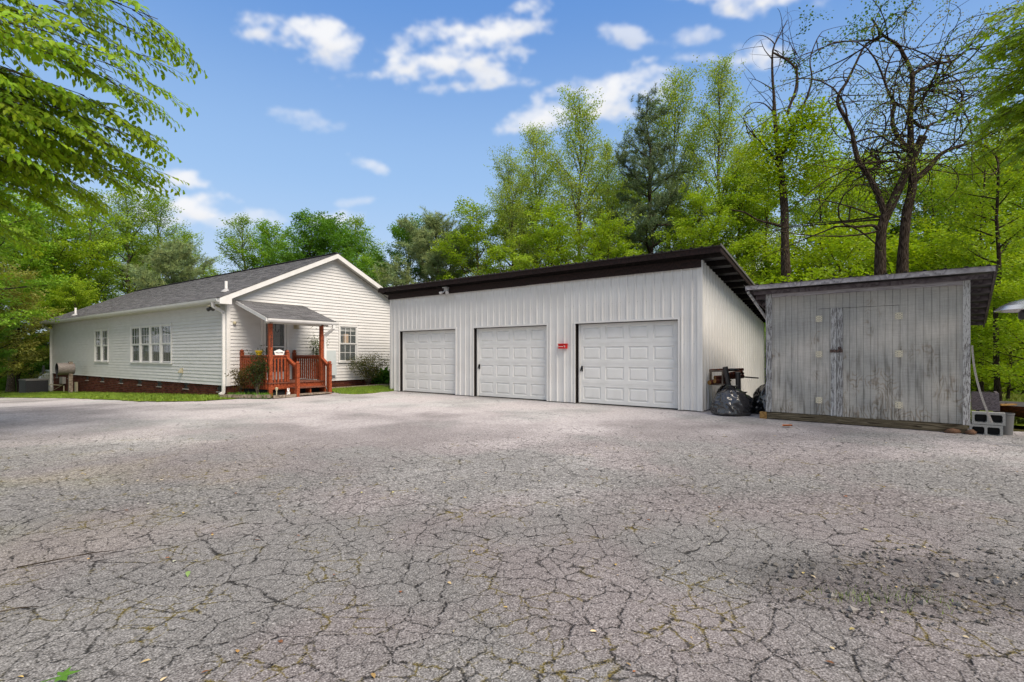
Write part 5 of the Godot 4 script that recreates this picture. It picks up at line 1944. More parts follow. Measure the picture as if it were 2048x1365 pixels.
	for i in 15:
		var t := i / 14.0
		var row := []
		for j in 9:
			var a := PI * (0.02 + 0.96 * j / 8.0)
			row.append(Vector3(1.6 * t, 0.40 - 0.06 * t - (0.06 + 0.34 * sqrt(t)) * sin(a), 0.38 * cos(a)))
		if i > 0:
			for j in 8:
				mb.quad(prev[j], row[j], row[j + 1], prev[j + 1], Vector3(0, -1, 0.5))
			for j in [0, 8]:
				rim.bar(prev[j], row[j], 0.045, 0.05)
		prev = row
	put("shell", mb, M.rust, tr)
	put("rim", rim, M.roof_sheet, tr)
	var bd := thing("brown_board_scrap", "short brown board lying across the rim of the rusty trough", "board", Vector3(8.75, 0.40, -9.20), 5)
	mb = MB.new()
	mb.bar(Vector3.ZERO, Vector3(0.38, 0.0, -0.05), 0.07, 0.025)
	put("board", mb, M.fresh_wood, bd)
	var b2 := thing("brown_block", "dark brown wood block on the ground right of the grey bin", "wood block", sx * Vector3(3.86, -0.05, -0.42), -40)
	mb = MB.new()
	mb.span(Vector3(0, 0, -0.2), Vector3(0.36, 0.15, 0.0))
	put("block", mb, M.rust, b2)
	var sl := thing("leaning_slat", "long pale grey slat leaning on the shed and resting on the blocks", "slat")
	sl.transform = sx
	mb = MB.new()
	var q0 := Vector3(3.095, 1.45, 0.03)
	for k in 8:
		var t0 := k / 8.0
		var t1 := (k + 1) / 8.0
		var f0 := Vector3(0.03 * t0 + 0.20 * t0 * t0, -1.22 * t0, 0.21 * t0)
		var f1 := Vector3(0.03 * t1 + 0.20 * t1 * t1, -1.22 * t1, 0.21 * t1)
		mb.bar(q0 + f0, q0 + f1, 0.012, 0.028, Vector3.RIGHT)
	put("slat", mb, M.pale_stone, sl)
	# dome lamp by the right edge of the yard
	var dl := thing("yard_lamp", "silver dome-shaped outdoor lamp with a black housing under it, right of the shed", "lamp", Vector3(7.33, 0, -7.2))
	mb = MB.new()
	mb.lathe(Vector3(0, 1.92, 0), PackedVector2Array([Vector2(0.40, 0.0), Vector2(0.405, 0.012), Vector2(0.34, 0.075), Vector2(0.24, 0.13), Vector2(0.12, 0.165), Vector2(0.0, 0.175)]), 28)
	mb.lathe(Vector3(0, 1.92, 0), PackedVector2Array([Vector2(0.395, 0.004), Vector2(0.33, 0.066), Vector2(0.23, 0.12), Vector2(0.12, 0.155), Vector2(0.0, 0.165)]), 28)
	put("dome", mb, M.silver, dl)
	mb = MB.new()
	mb.lathe(Vector3(0, 1.80, 0), PackedVector2Array([Vector2(0.0, 0.0), Vector2(0.13, 0.0), Vector2(0.15, 0.02), Vector2(0.15, 0.10), Vector2(0.12, 0.14), Vector2(0.12, 0.25), Vector2(0, 0.26)]), 20)
	mb.span(Vector3(-0.14, 1.95, 0.02), Vector3(-0.08, 2.03, 0.10))
	put("housing", mb, M.black_plastic, dl)
	mb = MB.new()
	mb.lathe(Vector3.ZERO, PackedVector2Array([Vector2(0.05, -0.05), Vector2(0.05, 0.05), Vector2(0.03, 0.08), Vector2(0.03, 1.81)]), 14)
	put("pole", mb, M.black_plastic, dl)
	# along the long wall of the house
	var fl := thing("floodlight", "twin black floodlight under the eave at the near corner of the house", "floodlight")
	fl.transform = hx
	mb = MB.new()
	mb.lathe(Vector3(-0.32, 2.80, 0.25), PackedVector2Array([Vector2(0.0, 0.06), Vector2(0.10, 0.055), Vector2(0.19, 0.01), Vector2(0.19, 0.0), Vector2(0.0, 0.0)]), 16)
	mb.bar(Vector3(-0.32, 2.85, 0.25), Vector3(-0.32, 2.91, 0.25), 0.05, 0.05)
	put("shade", mb, M.cream, fl)
	for s in [-1, 1]:
		var b := MB.new()
		var p := Vector3(-0.32 + 0.06 * s, 2.78, 0.28)
		var d := Vector3(0.7 * s, -0.5, 0.5).normalized()
		b.tube(PackedVector3Array([p, p + d * 0.05, p + d * 0.16]), PackedFloat32Array([0.03, 0.05, 0.06]), 10)
		put("lamp_head", b, M.black_plastic, fl)
	var dv := thing("dryer_vent", "small cream hooded vent low on the long house wall", "vent")
	dv.transform = hx
	mb = MB.new()
	mb.span(Vector3(-3.28, 0.66, 0.0), Vector3(-3.10, 0.84, 0.03))
	mb.prism(PackedVector2Array([Vector2(0.03, 0.0), Vector2(0.13, 0.02), Vector2(0.12, 0.05), Vector2(0.03, 0.17)]), 0.15, Transform3D(Basis(Vector3.BACK, Vector3.UP, Vector3.LEFT), Vector3(-3.115, 0.66, 0)))
	put("vent_hood", mb, M.cream, dv)
	var dr := thing("metal_drum", "open-ended round metal drum mounted on a wooden post by the house", "drum")
	dr.transform = hx * Transform3D(Basis(), Vector3(-13.5, 0, 0.55))
	mb = MB.new()
	mb.span(Vector3(-0.07, -0.75, -0.07), Vector3(0.07, 0.98, 0.07))
	put("wooden_post", mb, M.timber_edging, dr)
	mb = MB.new()
	var bs := Basis(Vector3(1, 0, 0), PI * 0.5)
	mb.lathe(Vector3(-0.10, 0.66, 0.16), PackedVector2Array([Vector2(0.255, -0.30), Vector2(0.27, -0.27), Vector2(0.27, 0.28), Vector2(0.26, 0.30)]), 28, bs)
	put("barrel", mb, M.dull_metal, dr)
	mb = MB.new()
	mb.lathe(Vector3(-0.10, 0.66, 0.16), PackedVector2Array([Vector2(0.256, 0.298), Vector2(0.25, -0.20), Vector2(0.0, -0.21)]), 28, bs)
	put("hollow", mb, M.spa_shell, dr)
	var cp := thing("cream_post", "short cream post standing against the brick foundation by the drum", "post")
	cp.transform = hx
	mb = MB.new()
	mb.span(Vector3(-14.55, -0.75, 0.06), Vector3(-14.38, 0.0, 0.15))
	mb.span(Vector3(-14.53, -0.62, 0.15), Vector3(-14.40, -0.55, 0.20))
	put("post", mb, M.cream, cp)
	var gb := thing("meter_box", "grey electrical box with pipes on the brick foundation near the far corner", "meter box")
	gb.transform = hx
	mb = MB.new()
	mb.span(Vector3(-17.0, -0.15, 0.0), Vector3(-16.5, 0.18, 0.14))
	put("box", mb, M.pale_stone, gb)
	mb = MB.new()
	mb.tube(PackedVector3Array([Vector3(-16.6, -0.14, 0.08), Vector3(-16.75, -0.24, 0.10), Vector3(-18.9, -0.26, 0.16)]), PackedFloat32Array([0.022, 0.022, 0.022]), 8)
	mb.tube(PackedVector3Array([Vector3(-16.6, -0.14, 0.06), Vector3(-17.2, -0.32, 0.09), Vector3(-18.2, -0.56, 0.14)]), PackedFloat32Array([0.016, 0.016, 0.016]), 8)
	mb.tube(PackedVector3Array([Vector3(-16.42, -0.75, 0.10), Vector3(-16.42, -0.25, 0.10)]), PackedFloat32Array([0.024, 0.024]), 8)
	put("conduit", mb, M.cream, gb)
	var spa := thing("hot_tub", "dark square hot tub with a dull grey cover at the far end of the house", "hot tub")
	spa.transform = hx * Transform3D(Basis(Vector3.UP, 0.12), Vector3(-17.75, -0.70, 0.95) ).scaled_local(Vector3(0.50, 0.92, 0.50))
	mb = MB.new()
	mb.span(Vector3(-0.85, 0.04, -0.85), Vector3(0.85, 0.78, 0.85))
	put("tub", mb, M.spa_shell, spa)
	for side in 2:
		for k in 5:
			var pn := MB.new()
			if side == 0:
				pn.span(Vector3(-0.72, 0.10 + k * 0.13, 0.85), Vector3(0.72, 0.21 + k * 0.13, 0.866))
			else:
				pn.span(Vector3(0.85, 0.10 + k * 0.13, -0.72), Vector3(0.866, 0.21 + k * 0.13, 0.72))
			put("side_slat", pn, M.spa_shell, spa)
	mb = MB.new()
	mb.span(Vector3(-0.90, 0.78, -0.90), Vector3(0.90, 0.86, 0.90))
	put("cover", mb, M.dull_cover, spa)
	var rl := thing("deck_railing", "pale grey railing of a back deck beyond the far corner of the house", "railing")
	rl.transform = hx
	mb = MB.new()
	mb.bar(Vector3(-20.9, 0.36, -0.9), Vector3(-24.2, 0.36, -0.9), 0.10, 0.06)
	mb.bar(Vector3(-24.2, 0.36, -0.9), Vector3(-27.4, -0.12, -1.1), 0.10, 0.06)
	put("top_rail", mb, M.pale_blue, rl)
	for k in 34:
		var t := k / 33.0
		var x := -21.0 - 6.3 * t
		var y := 0.34 if x > -24.2 else 0.34 - (-24.2 - x) * 0.15
		var bb := MB.new()
		bb.bar(Vector3(x, -1.0, -0.9 - 0.2 * t), Vector3(x, y, -0.9 - 0.2 * t), 0.06, 0.06)
		put("baluster", bb, M.pale_blue, rl)
	for x in [-24.2, -22.6]:
		var pp := MB.new()
		pp.bar(Vector3(x, -1.0, -0.78), Vector3(x, 0.55, -0.78), 0.12, 0.12)
		ball(pp, Vector3(x, 0.60, -0.78), Vector3(0.06, 0.06, 0.06))
		put("post", pp, M.dull_cover, rl)
	var tank := thing("white_tank", "round white tank half hidden behind the hot tub", "tank", hx * Vector3(-21.5, -0.85, -0.35))
	mb = MB.new()
	mb.lathe(Vector3.ZERO, PackedVector2Array([Vector2(0.34, 0), Vector2(0.36, 0.05), Vector2(0.36, 0.85), Vector2(0.30, 1.02), Vector2(0.12, 1.08), Vector2(0.06, 1.14), Vector2(0, 1.14)]), 20)
	put("tank", mb, M.white_glaze, tank)
	# planting along the gable
	edging("weathered edging timber in front of the rose bed left of the porch", hx * Vector3(0.55, 0.02, 0.45), hx * Vector3(1.98, 0.03, -0.30))
	edging("pale edging timber under the front of the porch", hx * Vector3(2.05, 0.015, -0.34), hx * Vector3(2.25, 0.03, -0.95), 0.12, 0.08)
	edging("long edging timber before the brick wall under the gable window", hx * Vector3(1.20, 0.07, -2.75), hx * Vector3(1.05, 0.07, -6.1), 0.09, 0.10)
	edging("edging timber beside the corner of the garage", hx * Vector3(1.75, 0.03, -4.75), hx * Vector3(1.25, 0.03, -5.9), 0.11, 0.12)
	var bed := PackedVector2Array()
	for p in [Vector3(0.02, 0, 0.25), Vector3(0.6, 0, 0.40), Vector3(1.95, 0, -0.28), Vector3(2.2, 0, -1.0), Vector3(2.1, 0, -2.4), Vector3(1.25, 0, -2.75), Vector3(1.08, 0, -6.3), Vector3(0.0, 0, -6.4)]:
		var w: Vector3 = hx * p
		bed.append(Vector2(w.x, -w.z))
	struct(sheet("flower_bed", bed, 0.03, 0.4, M.soil, self, Rect2(0, 0, 1, 1), Rect2(-100, -100, 200, 200)), "bare soil bed along the gable wall")
	var rose := spray_mesh("small", 12)
	bush("rose_bush", "dark green climbing rose against the left porch railing", "bush", hx * Vector3(1.50, 0.05, -0.16), Vector3(0.42, 1.36, 0.26), 150, rose, Color(0.050, 0.070, 0.020))
	bush("rose_bush", "low olive and bronze bush at the corner of the porch railing", "bush", hx * Vector3(0.70, 0.05, -0.08), Vector3(0.40, 0.92, 0.30), 100, rose, Color(0.115, 0.090, 0.030))
	bush("azalea", "rounded olive azalea with buff flowers under the gable window", "bush", hx * Vector3(0.62, 0.07, -4.95), Vector3(0.80, 1.22, 0.66), 300, rose, Color(0.125, 0.130, 0.045), 0.5, 14)
	bush("climbing_rose", "leggy light-green climber between the porch and the window", "bush", hx * Vector3(0.34, 0.07, -3.00), Vector3(0.30, 2.15, 0.60), 90, rose, Color(0.10, 0.16, 0.04), 0.4, 7)
	bush("hosta", "low bright-green leafy plant in the corner between house and garage", "plant", hx * Vector3(0.55, 0.08, -5.85), Vector3(0.45, 0.50, 0.45), 130, spray_mesh("broad", 10), Color(0.085, 0.22, 0.025))
	blades("weeds", "tufts of grass at the foot of the porch", PackedVector2Array([v2(hx * Vector3(0.7, 0, 0.3)), v2(hx * Vector3(1.95, 0, -0.28)), v2(hx * Vector3(1.8, 0, -0.38)), v2(hx * Vector3(0.6, 0, 0.05))]), 130, 0.16, Color(0.10, 0.22, 0.02))
	var sp := thing("pale_panel", "pale blue-grey flat panel leaning on the siding left of the window", "panel")
	sp.transform = hx
	mb = MB.new()
	mb.box(Vector3(0.10, 1.00, -3.60), Vector3(0.03, 0.92, 0.56), Basis(Vector3.BACK, 0.07))
	put("panel", mb, M.pale_blue, sp)
	var ob := thing("trellis", "narrow black wire obelisk trellis by the porch post", "trellis", hx * Vector3(0.62, 0.07, -2.72))
	mb = MB.new()
	for k in 6:
		var a := TAU * k / 6.0
		var d := Vector3(cos(a), 0, sin(a))
		mb.tube(PackedVector3Array([d * 0.17, d * 0.15 + Vector3.UP * 0.9, d * 0.12 + Vector3.UP * 1.5]), PackedFloat32Array([0.008, 0.008, 0.008]), 5)
	for y in [0.3, 0.7, 1.1, 1.48]:
		for k in 12:
			var a := TAU * k / 12.0
			var b := TAU * (k + 1) / 12.0
			mb.bar(Vector3(cos(a) * 0.15, y, sin(a) * 0.15), Vector3(cos(b) * 0.15, y, sin(b) * 0.15), 0.008, 0.008)
	put("wires", mb, M.black_paint, ob)
	litter()

func v2(p: Vector3) -> Vector2:
	return Vector2(p.x, -p.z)

func cinder(parent: Node, chipped: bool) -> void:
	var mb := MB.new()
	var w := 0.40
	var h := 0.195
	var d := 0.19
	# the face with its two cells as a frame of webs; black behind the cells
	var t := 0.034
	var c := (w - 3 * t) * 0.5
	for q in [[0.0, w, 0.0, t], [0.0, w, h - t, h]]:
		mb.span(Vector3(q[0], q[2], -d), Vector3(q[1], q[3], 0))
	for x in [0.0, t + c, w - t]:
		mb.span(Vector3(x + 0.0005, t, -d + 0.0005), Vector3(x + t - 0.0005, h - t, -0.0008))
	# fillets in the corners of the cells
	for k in 2:
		var x0 := t + k * (t + c)
		for q in [[x0, t, 1, 1], [x0 + c, t, -1, 1], [x0, h - t, 1, -1], [x0 + c, h - t, -1, -1]]:
			mb.prism(PackedVector2Array([Vector2(q[0], q[1]), Vector2(q[0] + 0.018 * q[2], q[1]), Vector2(q[0], q[1] + 0.018 * q[3])]), d - 0.004, Transform3D(Basis(), Vector3(0, 0, -d + 0.002)))
	put("block", mb, M.concrete_block, parent)
	var inner := MB.new()
	inner.span(Vector3(t, t, -d + 0.003), Vector3(w - t, h - t, -d + 0.012))  # black sheet paints the shade inside the hollow cells
	put("dark_cell_back", inner, M.black_paint, parent)

# leaves, stones and twigs lying on the asphalt
func litter() -> void:
	var lf := leaf_mesh(0.05, 0.028, 0.25)
	var xfs := []
	var tints := []
	for k in 170:
		var d := 1.9 + 6.5 * pow(rr(0, 1), 1.4)
		var x := rr(-1.0, 1.0) * d
		var s := rr(0.30, 0.80)
		xfs.append(Transform3D((Basis(Vector3.UP, rr(0, TAU)) * Basis(Vector3.RIGHT, rr(-0.3, 0.3))).scaled(Vector3.ONE * s), Vector3(x, 0.006 + 0.004 * s, -d)))
		var pick := rng.randi() % 5
		tints.append(shade([Color(0.36, 0.24, 0.10), Color(0.45, 0.36, 0.20), Color(0.22, 0.10, 0.05), Color(0.42, 0.33, 0.13), Color(0.50, 0.44, 0.30)][pick], 0.3))
	var o := scatter("leaf_litter", lf, M.litter, xfs, tints)
	o.set_meta("kind", "stuff")
	o.set_meta("label", "small dry leaves scattered over the cracked asphalt")
	# stones of the broken patch
	var pm := MB.new()
	for k in 620:
		var a := rr(0, TAU)
		var q := sqrt(rr(0, 1))
		var x := 2.45 + cos(a) * q * 1.15 + rr(-0.1, 0.1)
		var d := 2.95 + sin(a) * q * 0.50 + 0.10 * (x - 2.4)
		var s := rr(0.006, 0.018) if rng.randf() < 0.9 else rr(0.018, 0.034)
		var g := rr(0.11, 0.36)
		pm.col = Color(g, g * 0.97, g * 0.93)
		pebble(pm, Vector3(x, s * 0.3, -d), s)
	for k in 16:
		var s := rr(0.020, 0.045)
		var t := rr(0, 1)
		pm.col = Color(0.40, 0.385, 0.37)
		pebble(pm, Vector3(2.5 + 0.85 * t + rr(-0.06, 0.06), s * 0.25, -(3.0 - 0.42 * t + rr(-0.05, 0.05))), s)
	var po := put("loose_stones", pm, M.pebble)
	po.set_meta("kind", "stuff")
	po.set_meta("label", "loose crumbs of stone on the broken patch of asphalt")
	var wd := PackedVector2Array([Vector2(1.55, 2.78), Vector2(1.85, 2.62), Vector2(2.3, 2.66), Vector2(2.3, 2.75), Vector2(2.1, 2.80)])
	blades("weeds", "little tufts of weed growing in the broken patch", wd, 14, 0.028, Color(0.13, 0.20, 0.03))
	# single leaves one can point to
	var gl := thing("fallen_leaf", "bright green lobed leaf lying at the bottom edge on the left", "leaf", Vector3(-1.80, 0.02, -2.035), 30)
	put_mesh("blade", maple_leaf(0.062, Color(0.13, 0.30, 0.05)), M.near_leaf, gl)
	var bl := thing("fallen_leaf", "curled orange-brown leaf on the pale asphalt before the shed door", "leaf", Vector3(4.92, 0.02, -9.15), 70)
	var mb := MB.new()
	mb.col = Color(0.42, 0.13, 0.04)
	for k in 6:
		var a := -0.9 + k * 0.3
		var b := a + 0.3
		mb.quad(Vector3(sin(a) * 0.06, 0.06 - cos(a) * 0.06, -0.07), Vector3(sin(b) * 0.06, 0.06 - cos(b) * 0.06, -0.07), Vector3(sin(b) * 0.05, 0.07 - cos(b) * 0.06, 0.08), Vector3(sin(a) * 0.05, 0.07 - cos(a) * 0.06, 0.08), Vector3.UP)
	put("blade", mb, M.litter, bl)
	var g2 := thing("fallen_leaf", "narrow pale-green leaf lying on the cracked asphalt left of centre", "leaf", Vector3(-1.93, 0.012, -3.05), -60)
	mb = MB.new()
	mb.col = Color(0.20, 0.30, 0.10)
	leaf_into(mb, Transform3D(), 0.085, 0.028, 0.2)
	put("blade", mb, M.litter, g2)
	for q in [[Vector3(-3.0, 0.012, -3.1), Vector3(-2.62, 0.014, -3.36), "long bare twig lying on the asphalt at the left"], [Vector3(-2.75, 0.012, -2.45), Vector3(-2.42, 0.012, -2.62), "short bare twig on the asphalt near the left edge"]]:
		var tw := thing("twig", q[2], "twig", q[0])
		mb = MB.new()
		var dd: Vector3 = q[1] - q[0]
		mb.tube(PackedVector3Array([Vector3.ZERO, dd * 0.4 + Vector3(0.0, 0.01, 0.02), dd * 0.75 + Vector3(0, 0.006, -0.015), dd]), PackedFloat32Array([0.0045, 0.004, 0.0035, 0.002]), 5)
		put("stick", mb, M.grey_bark, tw)

func pebble(mb: MB, at: Vector3, s: float) -> void:
	var bs := Basis(Vector3(rr(-1, 1), rr(-1, 1), rr(-1, 1)).normalized(), rr(0, TAU))
	var p := []
	for d in [Vector3(1, 0, 0), Vector3(-1, 0, 0), Vector3(0, 1, 0), Vector3(0, -1, 0), Vector3(0, 0, 1), Vector3(0, 0, -1)]:
		p.append(at + (bs * d) * s * rr(0.6, 1.1) * Vector3(1, 0.65, 1))
	for f in [[0, 2, 4], [0, 2, 5], [0, 3, 4], [0, 3, 5], [1, 2, 4], [1, 2, 5], [1, 3, 4], [1, 3, 5]]:
		var n: Vector3 = (p[f[0]] + p[f[1]] + p[f[2]]) / 3.0 - at
		n = n.normalized()
		mb.tri(p[f[0]], p[f[1]], p[f[2]], n, n, n, Vector2.ZERO, Vector2.RIGHT, Vector2.DOWN)

# ---------------------------------------------------------------- leaves and trees

func leaf_into(mb: MB, xf: Transform3D, length: float, width: float, fold: float) -> void:
	var p := [Vector3.ZERO, Vector3(length * 0.28, fold * width * 0.5, -width * 0.46), Vector3(length * 0.62, fold * width * 0.4, -width * 0.40), Vector3(length, -length * 0.08, 0), Vector3(length * 0.62, fold * width * 0.4, width * 0.40), Vector3(length * 0.28, fold * width * 0.5, width * 0.46), Vector3(length * 0.45, 0, 0)]
	var w := []
	for q in p:
		w.append(xf * q)
	for t in [[0, 1, 6], [1, 2, 6], [2, 3, 6], [3, 4, 6], [4, 5, 6], [5, 0, 6]]:
		var n: Vector3 = (w[t[1]] - w[t[0]]).cross(w[t[2]] - w[t[0]])
		if n.dot(xf.basis.y) < 0.0:
			n = -n
		n = n.normalized()
		mb.tri(w[t[0]], w[t[1]], w[t[2]], n, n, n, Vector2.ZERO, Vector2.RIGHT, Vector2.DOWN)

func plain_leaf(mb: MB, xf: Transform3D, length: float, width: float, fold: float) -> void:
	var a := xf * Vector3.ZERO
	var b := xf * Vector3(length * 0.45, fold * width, -width * 0.5)
	var c := xf * Vector3(length, -length * 0.1, 0)
	var d := xf * Vector3(length * 0.45, fold * width, width * 0.5)
	for t in [[a, b, c], [a, c, d]]:
		var n: Vector3 = (t[1] - t[0]).cross(t[2] - t[0])
		if n.dot(xf.basis.y) < 0.0:
			n = -n
		n = n.normalized()
		mb.tri(t[0], t[1], t[2], n, n, n, Vector2.ZERO, Vector2.RIGHT, Vector2.DOWN)

func leaf_mesh(length: float, width: float, fold: float) -> ArrayMesh:
	var mb := MB.new()
	leaf_into(mb, Transform3D(), length, width, fold)
	return mb.mesh()

func lobed_into(mb: MB, xf: Transform3D, s: float) -> void:
	# a maple-like leaf: five lobes about the stalk's end
	var ring := []
	for k in 11:
		var a := deg_to_rad(-150.0 + 30.0 * k)
		var r: float = s * ([0.28, 0.55, 0.34, 0.78, 0.40, 1.0, 0.40, 0.78, 0.34, 0.55, 0.28][k])
		ring.append(xf * Vector3(cos(a) * r + s * 0.1, 0.06 * s * absf(sin(a * 2.0)), sin(a) * r))
	var c := xf * Vector3(s * 0.1, 0.0, 0)
	for k in 10:
		var n: Vector3 = (ring[k] - c).cross(ring[k + 1] - c)
		if n.dot(xf.basis.y) < 0.0:
			n = -n
		n = n.normalized()
		mb.tri(c, ring[k], ring[k + 1], n, n, n, Vector2.ZERO, Vector2.RIGHT, Vector2.DOWN)

func maple_leaf(s: float, col: Color) -> ArrayMesh:
	var mb := MB.new()
	mb.col = col
	lobed_into(mb, Transform3D(Basis(Vector3(1, 0, 0.3).normalized(), 0.2), Vector3.ZERO), s)
	mb.bar(Vector3.ZERO, Vector3(-s * 0.9, 0, 0.01), 0.003, 0.003)
	return mb.mesh()

# a spray of leaves about a twig that runs along +x
func spray_mesh(kind: String, count: int) -> ArrayMesh:
	var mb := MB.new()
	for i in count:
		var k := rr(0.78, 1.2)
		mb.col = Color(k, k, k * rr(0.85, 1.1))
		var side := -1.0 if i % 2 == 0 else 1.0
		var t := (i + 0.5) / count
		match kind:
			"broad":
				var p := Vector3(-0.36 + 0.75 * t, rr(-0.10, 0.10), side * rr(0.0, 0.26))
				var bs := Basis(Vector3.UP, -side * rr(0.3, 1.3)) * Basis(Vector3.BACK, rr(-0.75, 0.15)) * Basis(Vector3.RIGHT, rr(-0.6, 0.6))
				plain_leaf(mb, Transform3D(bs, p), rr(0.12, 0.17), rr(0.08, 0.11), 0.14)
			"birch":
				var p := Vector3(-0.42 + 0.9 * t, rr(-0.16, 0.10), side * rr(0.0, 0.24))
				var bs := Basis(Vector3.UP, rr(0, TAU)) * Basis(Vector3.BACK, rr(-1.2, 0.3)) * Basis(Vector3.RIGHT, rr(-0.7, 0.7))
				plain_leaf(mb, Transform3D(bs, p), rr(0.085, 0.12), rr(0.065, 0.085), 0.1)
			"small":
				var p := Vector3(rr(-0.13, 0.13), rr(-0.08, 0.08), rr(-0.13, 0.13))
				var bs := Basis(Vector3.UP, rr(0, TAU)) * Basis(Vector3.BACK, rr(-0.8, 0.5)) * Basis(Vector3.RIGHT, rr(-0.5, 0.5))
				plain_leaf(mb, Transform3D(bs, p), rr(0.045, 0.075), rr(0.026, 0.04), 0.15)
			"near":
				var p := Vector3(-0.10 + 0.46 * t, rr(-0.015, 0.01), side * 0.012)
				var bs := Basis(Vector3.UP, -side * rr(0.5, 1.1)) * Basis(Vector3.BACK, rr(-0.75, 0.20)) * Basis(Vector3.RIGHT, rr(-0.95, 0.95))
				leaf_into(mb, Transform3D(bs, p), rr(0.075, 0.115), rr(0.045, 0.062), 0.22)
			"near_maple":
				var p := Vector3(-0.20 + 0.5 * t, rr(-0.06, 0.03), side * rr(0.02, 0.13))
				var bs := Basis(Vector3.UP, rr(-0.9, 0.9)) * Basis(Vector3.BACK, rr(-0.7, 0.1)) * Basis(Vector3.RIGHT, rr(-0.4, 0.4))
				lobed_into(mb, Transform3D(bs, p), rr(0.055, 0.085))
			"pine":
				var d := Vector3(rr(-0.2, 1.0), rr(-0.8, 0.9), rr(-0.9, 0.9)).normalized()
				var p := Vector3(-0.22 + 0.4 * t, 0, 0)
				var w := d.cross(Vector3(rr(-1, 1), rr(-1, 1), rr(-1, 1)).normalized()).normalized() * 0.009
				var n := d.cross(w).normalized()
				mb.tri(p - w, p + w, p + d * rr(0.16, 0.24), n, n, n, Vector2.ZERO, Vector2.RIGHT, Vector2.DOWN)
	if kind == "near" or kind == "near_maple":
		mb.col = Color(0.5, 0.35, 0.3)
		mb.tube(PackedVector3Array([Vector3(-0.25, 0, 0), Vector3(0.05, 0.01, 0), Vector3(0.38, -0.015, 0)]), PackedFloat32Array([0.0035, 0.003, 0.0015]), 4, false)
	return mb.mesh()

func along(dir: Vector3, roll: float) -> Basis:
	var x := dir.normalized()
	var z := x.cross(Vector3.UP)
	if z.length() < 0.05:
		z = x.cross(Vector3.RIGHT)
	z = z.normalized()
	return Basis(x, z.cross(x), z) * Basis(Vector3.RIGHT, roll)

func crown_width(shape: String, f: float) -> float:
	match shape:
		"cone":
			return pow(1.0 - f, 0.75) + 0.10
		"airy":
			return (0.50 + 0.50 * sin(PI * clampf(0.10 + 0.75 * f, 0, 1))) * pow(1.0 - f * 0.94, 0.42)
		"vase":
			return (0.45 + 0.55 * f) * (1.0 - 0.6 * pow(f, 4))
		_:
			return pow(sin(PI * clampf(0.14 + 0.84 * f, 0, 1)), 0.65)

